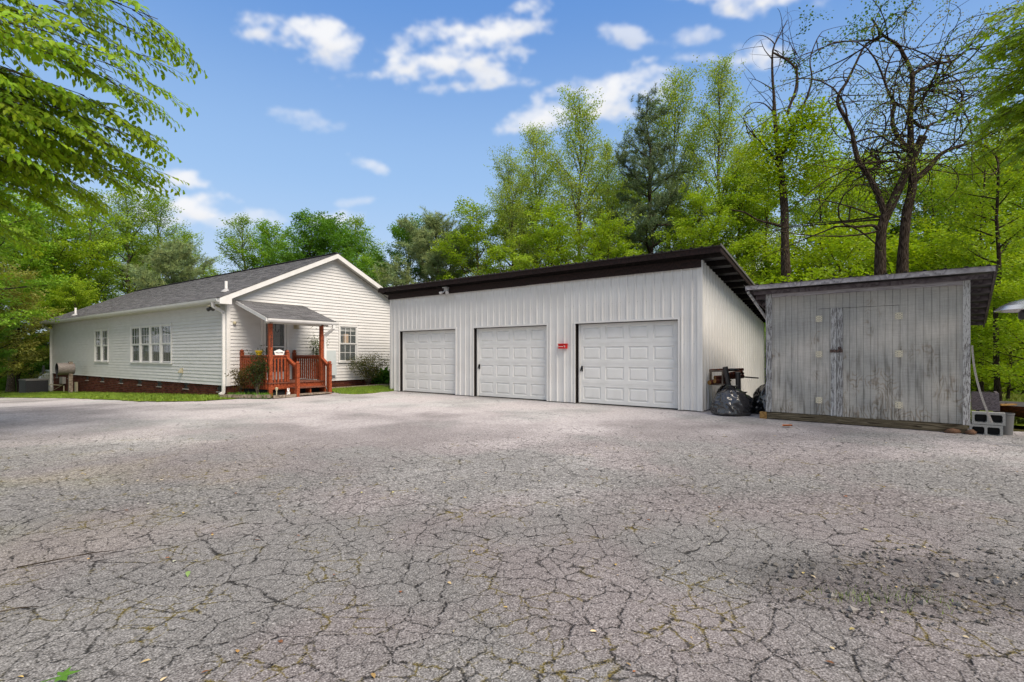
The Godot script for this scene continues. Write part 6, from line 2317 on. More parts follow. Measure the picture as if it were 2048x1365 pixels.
# a tree of its own: tapered trunk, limbs and twigs (trunk), leaf sprays along the twigs (crown)
func tree(q: Dictionary) -> Node3D:
	var o := Node3D.new()
	o.name = q.get("named", "tree")
	var h: float = q.h
	var r0: float = q.r
	var base: float = q.base
	var cr: float = q.cr
	var wood := MB.new()
	var n: int = q.limbs
	var tp := PackedVector3Array()
	var tr := PackedFloat32Array()
	var sway := Vector3(rr(-1, 1), 0, rr(-1, 1)) * 0.022 * h
	for k in 13:
		var f := k / 12.0
		tp.append(Vector3(sway.x * sin(f * 3.3), h * f * 0.985, sway.z * sin(f * 2.6 + 0.8) - sway.z * sin(0.8)) + Vector3(rr(-1, 1), 0, rr(-1, 1)) * 0.006 * h * (1.0 if k > 0 else 0.0))
		tr.append(r0 * (1.28 if k == 0 else 1.0) * pow(1.0 - f * 0.97, 0.85) + 0.006)
	wood.tube(tp, tr, 8, false)
	var xfs := []
	var tints := []
	var tint: Color = q.tint
	var size: float = q.size
	var vari: float = q.get("vary", 0.22)
	var up0: float = q.get("up0", 0.25)
	var up1: float = q.get("up1", 1.0)
	var droop: float = q.get("droop", 0.0)
	for i in n:
		var fc := pow((i + rr(0.2, 0.8)) / n, 0.92)
		var f := base + (1.0 - base) * fc
		var s := f * 12.0
		var k := mini(int(s), 11)
		var p0 := tp[k].lerp(tp[k + 1], s - k)
		var rad := lerpf(tr[k], tr[k + 1], s - k)
		var az := i * 2.39996 + rr(-0.5, 0.5)
		var ln := maxf(cr * crown_width(q.shape, fc) * rr(0.72, 1.18), 0.25)
		var el := lerpf(up0, up1, fc) + rr(-0.18, 0.18)
		var d := Vector3(cos(az) * cos(el), sin(el), sin(az) * cos(el))
		var lp := PackedVector3Array([p0])
		var lr := PackedFloat32Array([minf(rad * 0.55, 0.02 + ln * 0.016)])
		var p := p0
		for g in 5:
			d = (d + Vector3(rr(-1, 1), rr(-0.7, 1) - droop * g * 0.5, rr(-1, 1)) * 0.17).normalized()
			p += d * ln / 5.0
			lp.append(p)
			lr.append(lr[0] * (1.0 - (g + 1) / 5.6) + 0.003)
		wood.tube(lp, lr, 5, false)
		var subs: int = maxi(2, int(round(q.subs * clampf(0.35 + ln / (cr * 1.1), 0.4, 1.15))))
		for j in subs:
			var t := 0.25 + 0.75 * (j + rr(0.2, 0.8)) / subs
			var st := t * 5.0
			var kk := mini(int(st), 4)
			var b0 := lp[kk].lerp(lp[kk + 1], st - kk)
			var dir := (lp[kk + 1] - lp[kk]).normalized()
			var sd := dir.cross(Vector3.UP).normalized() * (1.0 if j % 2 == 0 else -1.0)
			var bd := (dir * rr(0.4, 1.0) + sd * rr(0.4, 1.0) + Vector3.UP * rr(-0.25, 0.45)).normalized()
			var bl := maxf(ln * 0.42 * rr(0.6, 1.2) * (1.15 - 0.5 * t), 0.25)
			var b1 := b0 + bd * bl * 0.55
			var b2 := b1 + (bd + Vector3(rr(-0.3, 0.3), rr(-0.3, 0.2) - droop, rr(-0.3, 0.3))) * bl * 0.45
			wood.tube(PackedVector3Array([b0, b1, b2]), PackedFloat32Array([maxf(lr[kk] * 0.45, 0.006), 0.006, 0.003]), 3, false)
			var m: int = maxi(2, int(round(q.per * clampf(ln / (cr * 0.75), 0.25, 1.15))))
			for c in m:
				var u := (c + rr(0.0, 1.0)) / m
				var at := (b0.lerp(b1, u * 2.0) if u < 0.5 else b1.lerp(b2, u * 2.0 - 1.0)) + Vector3(rr(-1, 1), rr(-0.6, 0.6), rr(-1, 1)) * size * 0.30
				var bs := along(bd + Vector3(rr(-0.6, 0.6), rr(-0.35, 0.25) - droop, rr(-0.6, 0.6)), rr(-0.5, 0.5))
				xfs.append(Transform3D(bs.scaled(Vector3.ONE * size * rr(0.7, 1.25)), at))
				tints.append(shade(tint, vari))
	put("trunk", wood, q.bark, o)
	scatter("crown", q.leaf, q.leafmat, xfs, tints, o).set_meta("kind", "stuff")
	return o

func limbs_from(mb: MB, rows: Array, depth: float, sides := 8) -> Array:
	# rows of [[x, y] ...], first radius, last radius, set at a distance with a little play in depth
	var lines := []
	for row in rows:
		var p := PackedVector3Array()
		var r := PackedFloat32Array()
		var m: int = row[0].size()
		var dz := rr(-0.5, 0.5) if rows.find(row) >= 2 and depth < 15.0 else 0.0
		for k in m:
			var t := float(k) / (m - 1)
			p.append(Vector3(row[0][k][0], row[0][k][1], -depth + dz * t * t * 2.0))
			r.append(lerpf(row[1], row[2], pow(t, 0.7)) * (1.0 + 0.07 * sin(k * 2.3)))
		# round the corners off
		var pp := PackedVector3Array()
		var pr := PackedFloat32Array()
		for k in m - 1:
			for s in 3:
				var u := s / 3.0
				pp.append(p[maxi(k - 1, 0)].cubic_interpolate(p[k + 1], p[maxi(k - 1, 0)], p[mini(k + 2, m - 1)], u) if false else p[k].cubic_interpolate(p[k + 1], p[maxi(k - 1, 0)], p[mini(k + 2, m - 1)], u))
				pr.append(lerpf(r[k], r[k + 1], u))
		pp.append(p[m - 1])
		pr.append(r[m - 1])
		mb.tube(pp, pr, sides, false)
		lines.append([pp, pr])
	return lines

# thin winding stems that leave a limb and curl, with a few small leaves; returns spray places
func tangle(mb: MB, lines: Array, count: int, reach: float, curl: float, from_y: float, thick := 0.012) -> Array:
	var out := []
	var made := 0
	var guard := 0
	while made < count and guard < count * 20:
		guard += 1
		var ln: Array = lines[rng.randi() % lines.size()]
		var pp: PackedVector3Array = ln[0]
		var k := rng.randi() % pp.size()
		if pp[k].y < from_y:
			continue
		made += 1
		var p := pp[k]
		var d := Vector3(rr(-1, 1), rr(-0.4, 0.8), rr(-1, 1)).normalized()
		var spin := Vector3(rr(-0.4, 0.4), rr(-0.4, 0.4), rr(-1, 1)).normalized()
		var turn := rr(-curl, curl)
		var n := 9
		var ps := PackedVector3Array([p])
		var rs := PackedFloat32Array([minf(thick, ln[1][k])])
		var step := reach * rr(0.5, 1.2) / n
		for s in n:
			turn += rr(-0.22, 0.22) * curl
			d = (d.rotated(spin, turn) + Vector3(0, -0.06, 0)).normalized()
			p += d * step
			ps.append(p)
			rs.append(rs[0] * (1.0 - 0.75 * (s + 1) / n))
			if s > 2:
				out.append([p, d])
		mb.tube(ps, rs, 4, false)
	return out

func woods() -> void:
	var broad := spray_mesh("broad", 15)
	var broad_thin := spray_mesh("broad", 11)
	var birch := spray_mesh("birch", 13)
	var pine := spray_mesh("pine", 44)
	var G: Material = M.grey_bark
	var K: Material = M.dark_bark
	var lf: Material = M.leaf
	# kinds of tree; each is built once or twice and copied with another turn and size
	var kinds := {
		"lime": {"h": 12.0, "r": 0.17, "base": 0.20, "cr": 3.4, "shape": "oval", "limbs": 34, "subs": 6, "per": 7, "size": 0.95, "tint": Color(0.320, 0.460, 0.034), "leaf": broad, "leafmat": lf, "bark": K, "named": "broadleaf_tree"},
		"fresh": {"h": 13.0, "r": 0.20, "base": 0.22, "cr": 3.6, "shape": "oval", "limbs": 36, "subs": 6, "per": 7, "size": 1.0, "tint": Color(0.235, 0.410, 0.042), "leaf": broad, "leafmat": lf, "bark": G, "named": "broadleaf_tree"},
		"deep": {"h": 12.0, "r": 0.22, "base": 0.15, "cr": 3.9, "shape": "oval", "limbs": 38, "subs": 6, "per": 9, "size": 1.0, "tint": Color(0.125, 0.270, 0.033), "leaf": broad, "leafmat": lf, "bark": K, "named": "broadleaf_tree"},
		"poplar": {"h": 15.0, "r": 0.21, "base": 0.30, "cr": 3.1, "shape": "oval", "limbs": 36, "subs": 5, "per": 7, "size": 0.95, "tint": Color(0.275, 0.410, 0.070), "leaf": broad_thin, "leafmat": lf, "bark": G, "up0": 0.5, "up1": 1.2, "named": "poplar_tree"},
		"airy": {"h": 15.0, "r": 0.13, "base": 0.16, "cr": 4.3, "shape": "airy", "limbs": 52, "subs": 7, "per": 8, "size": 0.85, "tint": Color(0.330, 0.440, 0.085), "leaf": birch, "leafmat": lf, "bark": G, "up0": 0.65, "up1": 1.3, "vary": 0.28, "named": "birch_tree"},
		"pine": {"h": 14.0, "r": 0.20, "base": 0.22, "cr": 3.0, "shape": "cone", "limbs": 54, "subs": 7, "per": 8, "size": 0.90, "tint": Color(0.115, 0.170, 0.070), "leaf": pine, "leafmat": M.needle, "bark": K, "up0": 0.05, "up1": 0.7, "named": "pine_tree"},
		"softpine": {"h": 9.0, "r": 0.15, "base": 0.10, "cr": 3.0, "shape": "oval", "limbs": 36, "subs": 7, "per": 9, "size": 1.0, "tint": Color(0.220, 0.290, 0.110), "leaf": pine, "leafmat": M.needle, "bark": K, "up0": 0.3, "up1": 1.1, "named": "pine_tree"},
		"bronze": {"h": 9.0, "r": 0.14, "base": 0.12, "cr": 3.0, "shape": "oval", "limbs": 30, "subs": 6, "per": 8, "size": 0.95, "tint": Color(0.330, 0.350, 0.085), "leaf": broad_thin, "leafmat": lf, "bark": K, "named": "broadleaf_tree"},
		"slim": {"h": 13.0, "r": 0.11, "base": 0.34, "cr": 1.9, "shape": "airy", "limbs": 26, "subs": 5, "per": 5, "size": 0.85, "tint": Color(0.310, 0.450, 0.040), "leaf": broad_thin, "leafmat": lf, "bark": K, "up0": 0.3, "up1": 1.0, "named": "slender_tree"},
		"under": {"h": 6.0, "r": 0.06, "base": 0.10, "cr": 2.3, "shape": "oval", "limbs": 24, "subs": 6, "per": 6, "size": 0.85, "tint": Color(0.350, 0.490, 0.034), "leaf": broad_thin, "leafmat": lf, "bark": K, "up0": 0.3, "up1": 0.8, "named": "sapling"},
	}
	# kind, x, distance, height, label
	var rows := TREES
	var made := {}
	for row in rows:
		var kind: String = row[0]
		var q: Dictionary = kinds[kind]
		if not made.has(kind):
			made[kind] = []
		var o: Node3D
		if made[kind].size() < (3 if kind in ["lime", "fresh", "airy", "under"] else 2):
			o = tree(q)
			made[kind].append(o)
		else:
			o = made[kind][rng.randi() % made[kind].size()].duplicate()
			o.name = q.named
		add_child(o, true)
		var k: float = (row[3] - minf(land(row[1], -row[2]), 30.0)) / q.h
		o.transform = Transform3D(Basis(Vector3.UP, rr(0, TAU)).scaled(Vector3(k * rr(0.92, 1.12), k, k * rr(0.92, 1.12))), Vector3(row[1], land(row[1], -row[2]) - 0.1, -row[2]))
		var cat := "tree"
		tag(o, row[4], cat, row[5] if row.size() > 5 else "")
	special_trees(broad, broad_thin)
	undergrowth(broad, broad_thin)

const TREES := [
	["fresh", -20.30, 19.0, 9.84, "big fresh-green tree at the left edge behind the overhanging beech"],
	["fresh", -29.41, 30.0, 10.24, "broad green tree at the left edge of the far woods"],
	["lime", -29.62, 33.0, 11.35, "lime-green tree second from the left in the woods behind the hot tub"],
	["poplar", -30.57, 37.0, 12.79, "pale green poplar left of the tallest poplar behind the house"],
	["poplar", -30.23, 40.0, 14.27, "tallest pale poplar with sky gaps behind the far end of the house"],
	["poplar", -28.96, 42.0, 14.10, "rounded pale poplar right of the tallest one behind the house"],
	["poplar", -29.93, 47.0, 12.41, "small pale poplar at the right end of the left-hand woods"],
	["softpine", -21.79, 33.0, 8.13, "soft grey-green pine just above the house roof, left of the ridge middle"],
	["bronze", -25.2, 25.0, 5.69, "bronze-leaved tree at the left edge beside the hot tub"],
	["bronze", -26.0, 27.0, 4.86, "small buff-bronze tree right of the bronze one by the hot tub"],
	["deep", -24.94, 24.0, 3.88, "low dark-green tree at the left edge beside the lawn"],
	["deep", -32.13, 36.0, 8.68, "dark-green tree behind the bronze trees at the woods' edge"],
	["fresh", -33.89, 36.0, 10.44, "middle-green tree between the lime tree and the left edge"],
	["fresh", -36.34, 46.0, 12.08, "green tree low between the poplars above the roof's far end"],
	["lime", -25.61, 30.0, 5.69, "low lime-green tree in front of the poplars above the roof corner"],
	["lime", -31.54, 44.0, 10.32, "yellow-green tree low under the tallest poplar"],
	["lime", -27.49, 46.0, 8.71, "tiny yellow-green treetop left of the gap of sky over the roof"],
	["poplar", -23.03, 44.0, 12.90, "loose pale poplar at the left of the clump over the roof"],
	["fresh", -20.11, 43.0, 11.71, "middle-green tree between the loose poplar and the dark maple"],
	["deep", -15.46, 39.0, 11.58, "dense dark-green maple rising over the gable's left slope"],
	["deep", -14.25, 41.0, 11.51, "dense dark tree right of the maple above the gable peak"],
	["poplar", -13.54, 45.0, 13.08, "slender pale poplar just right of the gable peak"],
	["fresh", -10.19, 37.0, 8.17, "bushy green tree descending to the right of the gable"],
	["lime", -8.60, 34.0, 6.68, "small yellow-green tree above the right end of the gable"],
	["deep", -6.24, 31.0, 8.93, "dark-green maple above the left end of the garage roof"],
	["softpine", -4.30, 29.0, 8.86, "grey-green pine above the left half of the garage roof"],
	["fresh", -3.62, 32.0, 8.64, "narrow green tree right of the grey-green pine"],
	["lime", -1.82, 27.0, 9.00, "bright yellow-green tree above the middle of the garage roof"],
	["airy", -0.16, 27.0, 11.64, "airy birch with a ragged top, leftmost of the birches"],
	["airy", 1.41, 30.0, 14.19, "airy birch just left of the big birch behind the garage"],
	["airy", 3.58, 26.0, 14.17, "big tall birch with a pointed top behind the third garage door"],
	["airy", 5.41, 29.0, 12.91, "thin birch filling the gap right of the big birch"],
	["pine", 6.54, 25.0, 14.04, "dark ragged pine with a bare tip behind the garage"],
	["airy", 8.78, 28.0, 16.34, "tall thin birch just right of the dark pine"],
	["airy", 10.49, 26.0, 15.72, "tallest birch, standing left of the bare tree"],
	["lime", 1.90, 24.0, 7.98, "low lime tree in front of the birches behind the garage"],
	["lime", 4.29, 23.0, 7.14, "low lime tree under the dark pine behind the garage"],
	["lime", 8.45, 23.0, 8.38, "lime maple behind the garage roof's high corner"],
	["lime", 0.18, 30.0, 9.80, "rounded lime tree between the two left birches"],
	["fresh", 6.84, 31.0, 11.44, "green tree between the big birch and the dark pine"],
	["lime", 11.13, 25.0, 10.09, "lime tree left of the bare tree above the roof corner"],
	["airy", 14.41, 31.0, 14.01, "slight birch half hidden behind the bare tree"],
	["slim", 11.93, 24.0, 10.91, "slender dark-stemmed tree left of the bare tree's trunk"],
	["slim", 13.23, 22.0, 10.11, "slender tree between the bare tree and the forked vine tree"],
	["slim", 16.50, 25.0, 10.58, "slender tree behind the forked vine tree's left arm"],
	["slim", 17.21, 21.0, 9.71, "slender dark tree right of the vine-hung trunk"],
	["slim", 16.35, 19.0, 8.35, "short slender tree with a crooked stem above the shed roof's right half"],
	["slim", 14.20, 15.5, 8.26, "slender tree standing beside the shed's right rear corner"],
	["slim", 12.84, 13.5, 8.68, "dark-barked slender tree beyond the shed's right eave"],
	["slim", 17.07, 17.0, 9.77, "slender tree at the right edge of the woods"],
	["lime", 17.73, 29.0, 11.92, "yellow-green tree in the gap right of the bare tree"],
	["lime", 21.52, 31.0, 13.11, "yellow-green tree behind the two vine-hung trunks"],
	["lime", 22.59, 28.0, 11.83, "lime tree behind the vine-hung trunk's right branches"],
	["fresh", 23.89, 27.0, 11.32, "green tree above the right end of the shed roof"],
	["lime", 23.11, 24.0, 10.91, "lime tree right of the shed among the slender trunks"],
	["lime", 19.78, 19.0, 10.02, "lime tree cut off by the right edge"],
	["under", 11.95, 22.0, 6.24, "bright sapling behind the shed roof's left end"],
	["under", 12.81, 20.0, 5.99, "bright sapling behind the shed roof, left of the forked trunk"],
	["under", 15.33, 20.5, 5.90, "bright sapling between the two vine-hung trunks"],
	["under", 15.22, 18.0, 5.52, "bright sapling above the shed roof's right half"],
	["under", 14.70, 16.0, 4.89, "bright sapling touching the shed's right eave"],
	["under", 14.03, 14.5, 3.42, "leafy sapling beside the shed's right wall"],
	["under", 12.83, 12.5, 3.62, "leafy sapling at the right edge behind the yard lamp"],
	["under", 17.83, 19.0, 3.34, "low leafy sapling seen under the shed's right eave"],
	["lime", -28.18, 15.0, 10.82, "tall lime tree far to the left of the yard"],
	["fresh", -27.59, 22.0, 12.26, "green tree left of the hot tub beyond the lawn"],
	["fresh", -24.0, 9.0, 14.0, "tall green tree west of the yard opposite the house"],
	["lime", -29.0, 15.0, 13.0, "lime tree west of the yard facing the long wall"],
	["fresh", -14.0, -13.0, 14.0, "tall tree at the road behind the eye, left"],
	["lime", 2.0, -18.0, 13.0, "lime tree at the road behind the eye, middle"],
	["fresh", 15.0, -12.0, 14.0, "tall tree at the road behind the eye, right"],
]

const VINE_A := [
		[[[9.66, 1.43], [9.64, 3.46], [9.67, 4.51], [9.78, 4.94]], 0.145, 0.115],
		[[[9.78, 4.94], [9.57, 5.53], [9.32, 6.01], [9.08, 6.36], [8.95, 6.85], [8.91, 7.11], [8.72, 7.52], [8.53, 7.87], [8.58, 8.17], [8.75, 8.41], [9.00, 8.92], [9.29, 9.45], [9.74, 9.65]], 0.085, 0.022],
		[[[9.78, 4.94], [9.95, 5.29], [10.21, 5.98], [10.36, 6.50], [10.44, 6.86]], 0.120, 0.090],
		[[[9.67, 4.44], [9.57, 4.60], [9.40, 4.68], [9.04, 4.64], [8.72, 4.64], [8.32, 4.62]], 0.060, 0.020],
		[[[9.32, 6.01], [9.37, 6.17], [9.76, 6.27], [9.74, 6.72], [9.84, 6.82]], 0.040, 0.015],
]
const VINE_B := [
		[[[10.19, 1.43], [10.22, 3.50], [10.26, 4.24], [10.34, 5.04], [10.48, 5.64], [10.48, 6.26], [10.42, 6.67], [10.44, 7.02], [10.43, 7.65], [10.47, 8.12], [10.47, 8.69], [10.25, 9.16], [10.09, 9.43], [9.74, 9.65], [9.53, 9.94], [9.42, 10.12]], 0.152, 0.020],
		[[[10.48, 5.83], [10.87, 6.15], [11.25, 6.57], [11.74, 6.77], [12.17, 6.89], [12.58, 7.08]], 0.090, 0.020],
		[[[10.47, 8.63], [10.91, 8.88], [11.33, 8.96], [11.63, 9.05], [11.99, 9.32], [12.09, 9.49]], 0.050, 0.012],
		[[[10.36, 6.67], [10.02, 7.16], [9.96, 7.58], [10.00, 7.91], [9.87, 8.10], [9.74, 8.50], [9.83, 8.92], [9.97, 9.22]], 0.065, 0.014],
		[[[10.44, 7.65], [10.68, 7.91], [10.84, 8.30], [10.91, 8.63], [10.81, 8.92]], 0.060, 0.012],
		[[[10.47, 7.45], [10.78, 7.24], [11.04, 7.37], [11.53, 7.54], [11.80, 7.84], [11.86, 8.17], [11.75, 8.34]], 0.045, 0.012],
]
const BARE := [

		[[[9.74, 1.48], [9.63, 4.20], [9.60, 5.34], [9.58, 6.40], [9.51, 7.28], [9.42, 7.98], [9.35, 8.51]], 0.175, 0.100],
		[[[9.35, 8.51], [9.25, 9.56], [9.21, 10.44], [9.16, 11.14], [9.18, 12.02], [9.42, 12.55], [9.69, 13.08]], 0.085, 0.012],
		[[[9.18, 11.93], [9.28, 12.34], [9.46, 12.81]], 0.020, 0.006],
		[[[9.18, 11.67], [8.89, 12.02], [8.75, 12.37]], 0.022, 0.006],
		[[[9.21, 10.62], [8.86, 10.83], [8.58, 10.97], [8.30, 11.04]], 0.022, 0.006],
		[[[9.18, 11.93], [9.42, 11.81], [9.77, 11.60], [10.02, 11.25], [9.98, 10.62], [9.77, 10.05], [9.70, 9.77]], 0.030, 0.050],
		[[[9.35, 7.98], [9.69, 9.03], [10.04, 9.56], [10.34, 10.26], [10.55, 11.00], [10.48, 11.67], [10.72, 12.37], [10.92, 12.67]], 0.070, 0.010],
		[[[10.55, 11.00], [11.18, 10.97], [11.50, 11.32]], 0.020, 0.005],
		[[[9.39, 8.16], [9.95, 9.03], [10.48, 9.39], [10.83, 9.60], [11.18, 10.00]], 0.060, 0.020],
		[[[9.42, 7.89], [8.98, 8.51], [8.58, 8.95], [8.23, 9.12]], 0.050, 0.012],
		[[[8.58, 8.95], [8.23, 9.39], [8.16, 9.70], [8.37, 9.95]], 0.022, 0.008],
		[[[9.25, 9.77], [8.89, 10.12], [8.47, 10.16], [8.09, 9.88]], 0.030, 0.006],
		[[[9.63, 5.78], [9.16, 5.91], [8.63, 6.05], [8.19, 6.31], [7.70, 6.40]], 0.060, 0.018],
		[[[10.02, 11.25], [10.20, 11.88], [10.34, 12.11]], 0.020, 0.005],
		[[[10.02, 11.85], [9.77, 12.29], [9.72, 12.55]], 0.018, 0.005],
]
const BEECH_ENDS := [[-4.97, 6.01, 7.18], [-5.26, 6.03, 6.90], [-5.22, 5.50, 7.18], [-5.26, 5.50, 6.62], [-5.84, 5.30, 7.45], [-6.07, 5.01, 7.73], [-6.10, 5.00, 8.00], [-6.00, 4.94, 7.18], [-6.02, 4.47, 8.28], [-6.25, 4.21, 8.56], [-6.43, 4.61, 8.28], [-7.59, 4.17, 9.11], [-7.51, 4.31, 8.56], [-5.31, 5.15, 6.35], [-5.41, 4.98, 5.80], [-5.49, 4.82, 5.38], [-5.82, 4.63, 6.07], [-6.03, 4.29, 5.80], [-6.27, 4.46, 6.90], [-6.68, 4.09, 6.62], [-5.67, 4.42, 5.24], [-7.40, 4.17, 7.73], [-8.00, 3.78, 7.73], [-6.69, 4.42, 7.59], [-6.32, 4.02, 5.80], [-6.56, 4.89, 8.09], [-6.09, 5.61, 7.81], [-7.07, 4.46, 8.49], [-8.29, 5.06, 10.59], [-5.63, 4.51, 7.37], [-5.86, 4.38, 6.97], [-7.69, 5.21, 8.24], [-6.40, 5.15, 8.15], [-6.94, 4.43, 7.56], [-6.85, 6.04, 9.24], [-6.31, 4.32, 6.74], [-7.72, 4.34, 9.11], [-6.47, 4.98, 6.98], [-7.57, 5.38, 9.43], [-9.26, 3.67, 9.00], [-9.22, 3.99, 9.50], [-8.21, 4.02, 9.00], [-8.00, 4.03, 8.00], [-7.87, 4.16, 7.50], [-8.00, 4.29, 8.50], [-8.49, 4.33, 10.00], [-10.39, 3.35, 10.00], [-7.06, 4.50, 8.00], [-8.78, 3.57, 8.00], [-10.57, 3.88, 11.00], [-6.50, 4.22, 6.50], [-5.30, 5.87, 7.20], [-5.34, 6.29, 7.40], [-5.46, 5.26, 7.00], [-5.96, 4.82, 7.50], [-6.20, 4.38, 8.20], [-6.80, 4.29, 8.40]]
const MAPLE_ENDS := [[6.00, 5.48, 6.20], [6.27, 5.36, 6.40], [6.42, 5.20, 6.60], [6.05, 5.11, 6.00], [6.27, 4.87, 6.20], [6.50, 4.78, 6.60], [6.39, 4.50, 6.30], [6.74, 4.52, 6.80], [6.68, 4.22, 6.50], [5.96, 5.09, 5.70], [6.12, 4.70, 5.80], [6.34, 4.41, 6.00], [6.86, 4.71, 7.20], [6.57, 4.15, 6.20]]

func twigs(wood: MB, limb: PackedVector3Array, start: float, subs: int, reach: float, per: int, size: float, flat: float, droop: float, xfs: Array) -> void:
	var n := limb.size() - 1
	for j in subs:
		var t := start + (1.0 - start) * (j + rr(0.1, 0.9)) / subs
		var st := t * n
		var k := mini(int(st), n - 1)
		var b0 := limb[k].lerp(limb[k + 1], st - k)
		var dir := (limb[k + 1] - limb[k]).normalized()
		var sd := dir.cross(Vector3.UP).normalized() * (1.0 if j % 2 == 0 else -1.0)
		var bd := (dir * rr(0.7, 1.2) + sd * rr(0.2, 1.0) + Vector3.UP * rr(-flat, flat)).normalized()
		var bl := reach * rr(0.5, 1.2) * (1.2 - 0.7 * t)
		var pts := PackedVector3Array([b0])
		var rad := PackedFloat32Array([0.007])
		var p := b0
		for s in 4:
			bd = (bd + Vector3(rr(-0.12, 0.12), -droop * (s + 1) * 0.25 + rr(-0.05, 0.05), rr(-0.12, 0.12))).normalized()
			p += bd * bl / 4.0
			pts.append(p)
			rad.append(0.006 - 0.0011 * (s + 1))
		wood.tube(pts, rad, 4, false)
		for c in per:
			var u := 0.1 + 0.9 * (c + rr(0.0, 0.9)) / per
			var su := u * 4.0
			var ku := mini(int(su), 3)
			var at := pts[ku].lerp(pts[ku + 1], su - ku)
			var d2 := (pts[ku + 1] - pts[ku]).normalized()
			var s2 := d2.cross(Vector3.UP).normalized() * (1.0 if c % 2 == 0 else -1.0)
			var td := (d2 * 1.0 + s2 * rr(0.1, 0.7) + Vector3(0, rr(-0.2, 0.1) - droop * 0.5, 0)).normalized()
			if c == per - 1:
				td = d2
			xfs.append(Transform3D(along(td, rr(-0.35, 0.35)).scaled(Vector3.ONE * size * rr(0.8, 1.2)), at + td * 0.12 * size))

func overhang(label: String, foot: Vector3, height: float, r0: float, ends: Array, extra: int, leaf: ArrayMesh, tint: Color, size: float, named: String, rise: float, droop: float, subs: int, per: int) -> Array:
	var o := thing(named, label, "tree", foot)
	var wood := MB.new()
	var tp := PackedVector3Array()
	var tr := PackedFloat32Array()
	for k in 10:
		var f := k / 9.0
		tp.append(Vector3(0.25 * sin(f * 4.0), height * f, 0.2 * sin(f * 3.0)))
		tr.append(r0 * (1.3 if k == 0 else 1.0) * pow(1.0 - 0.96 * f, 0.9) + 0.008)
	wood.tube(tp, tr, 10, false)
	var xfs := []
	var goals := []
	for e in ends:
		goals.append(Vector3(e[0], e[1], -e[2]) - foot)
	for k in extra:
		var a := rr(0, TAU)
		goals.append(Vector3(cos(a) * rr(2.5, 5.5), height * rr(0.45, 0.98), sin(a) * rr(2.5, 5.5)))
	for k in goals.size():
		var g: Vector3 = goals[k]
		var flat := Vector2(g.x, g.z).length()
		var y0 := clampf(g.y + rise * flat * 0.28 + rr(-0.4, 0.4), height * 0.18, height * 0.96)
		var s := y0 / height * 9.0
		var kk := mini(int(s), 8)
		var a := tp[kk].lerp(tp[kk + 1], s - kk)
		var limb := PackedVector3Array()
		var rad := PackedFloat32Array()
		for i in 9:
			var t := i / 8.0
			var p := a.lerp(g, t) + Vector3.UP * sin(PI * t) * flat * 0.06 + Vector3(rr(-1, 1), rr(-1, 1), rr(-1, 1)) * 0.045 * sin(PI * t)
			limb.append(p)
			rad.append(lerpf(0.045, 0.005, pow(t, 0.7)))
		wood.tube(limb, rad, 5, false)
		twigs(wood, limb, 0.30, subs, minf(1.25, flat * 0.3), per, size, 0.18, droop, xfs)
	put("trunk", wood, M.grey_bark, o)
	return [o, xfs]

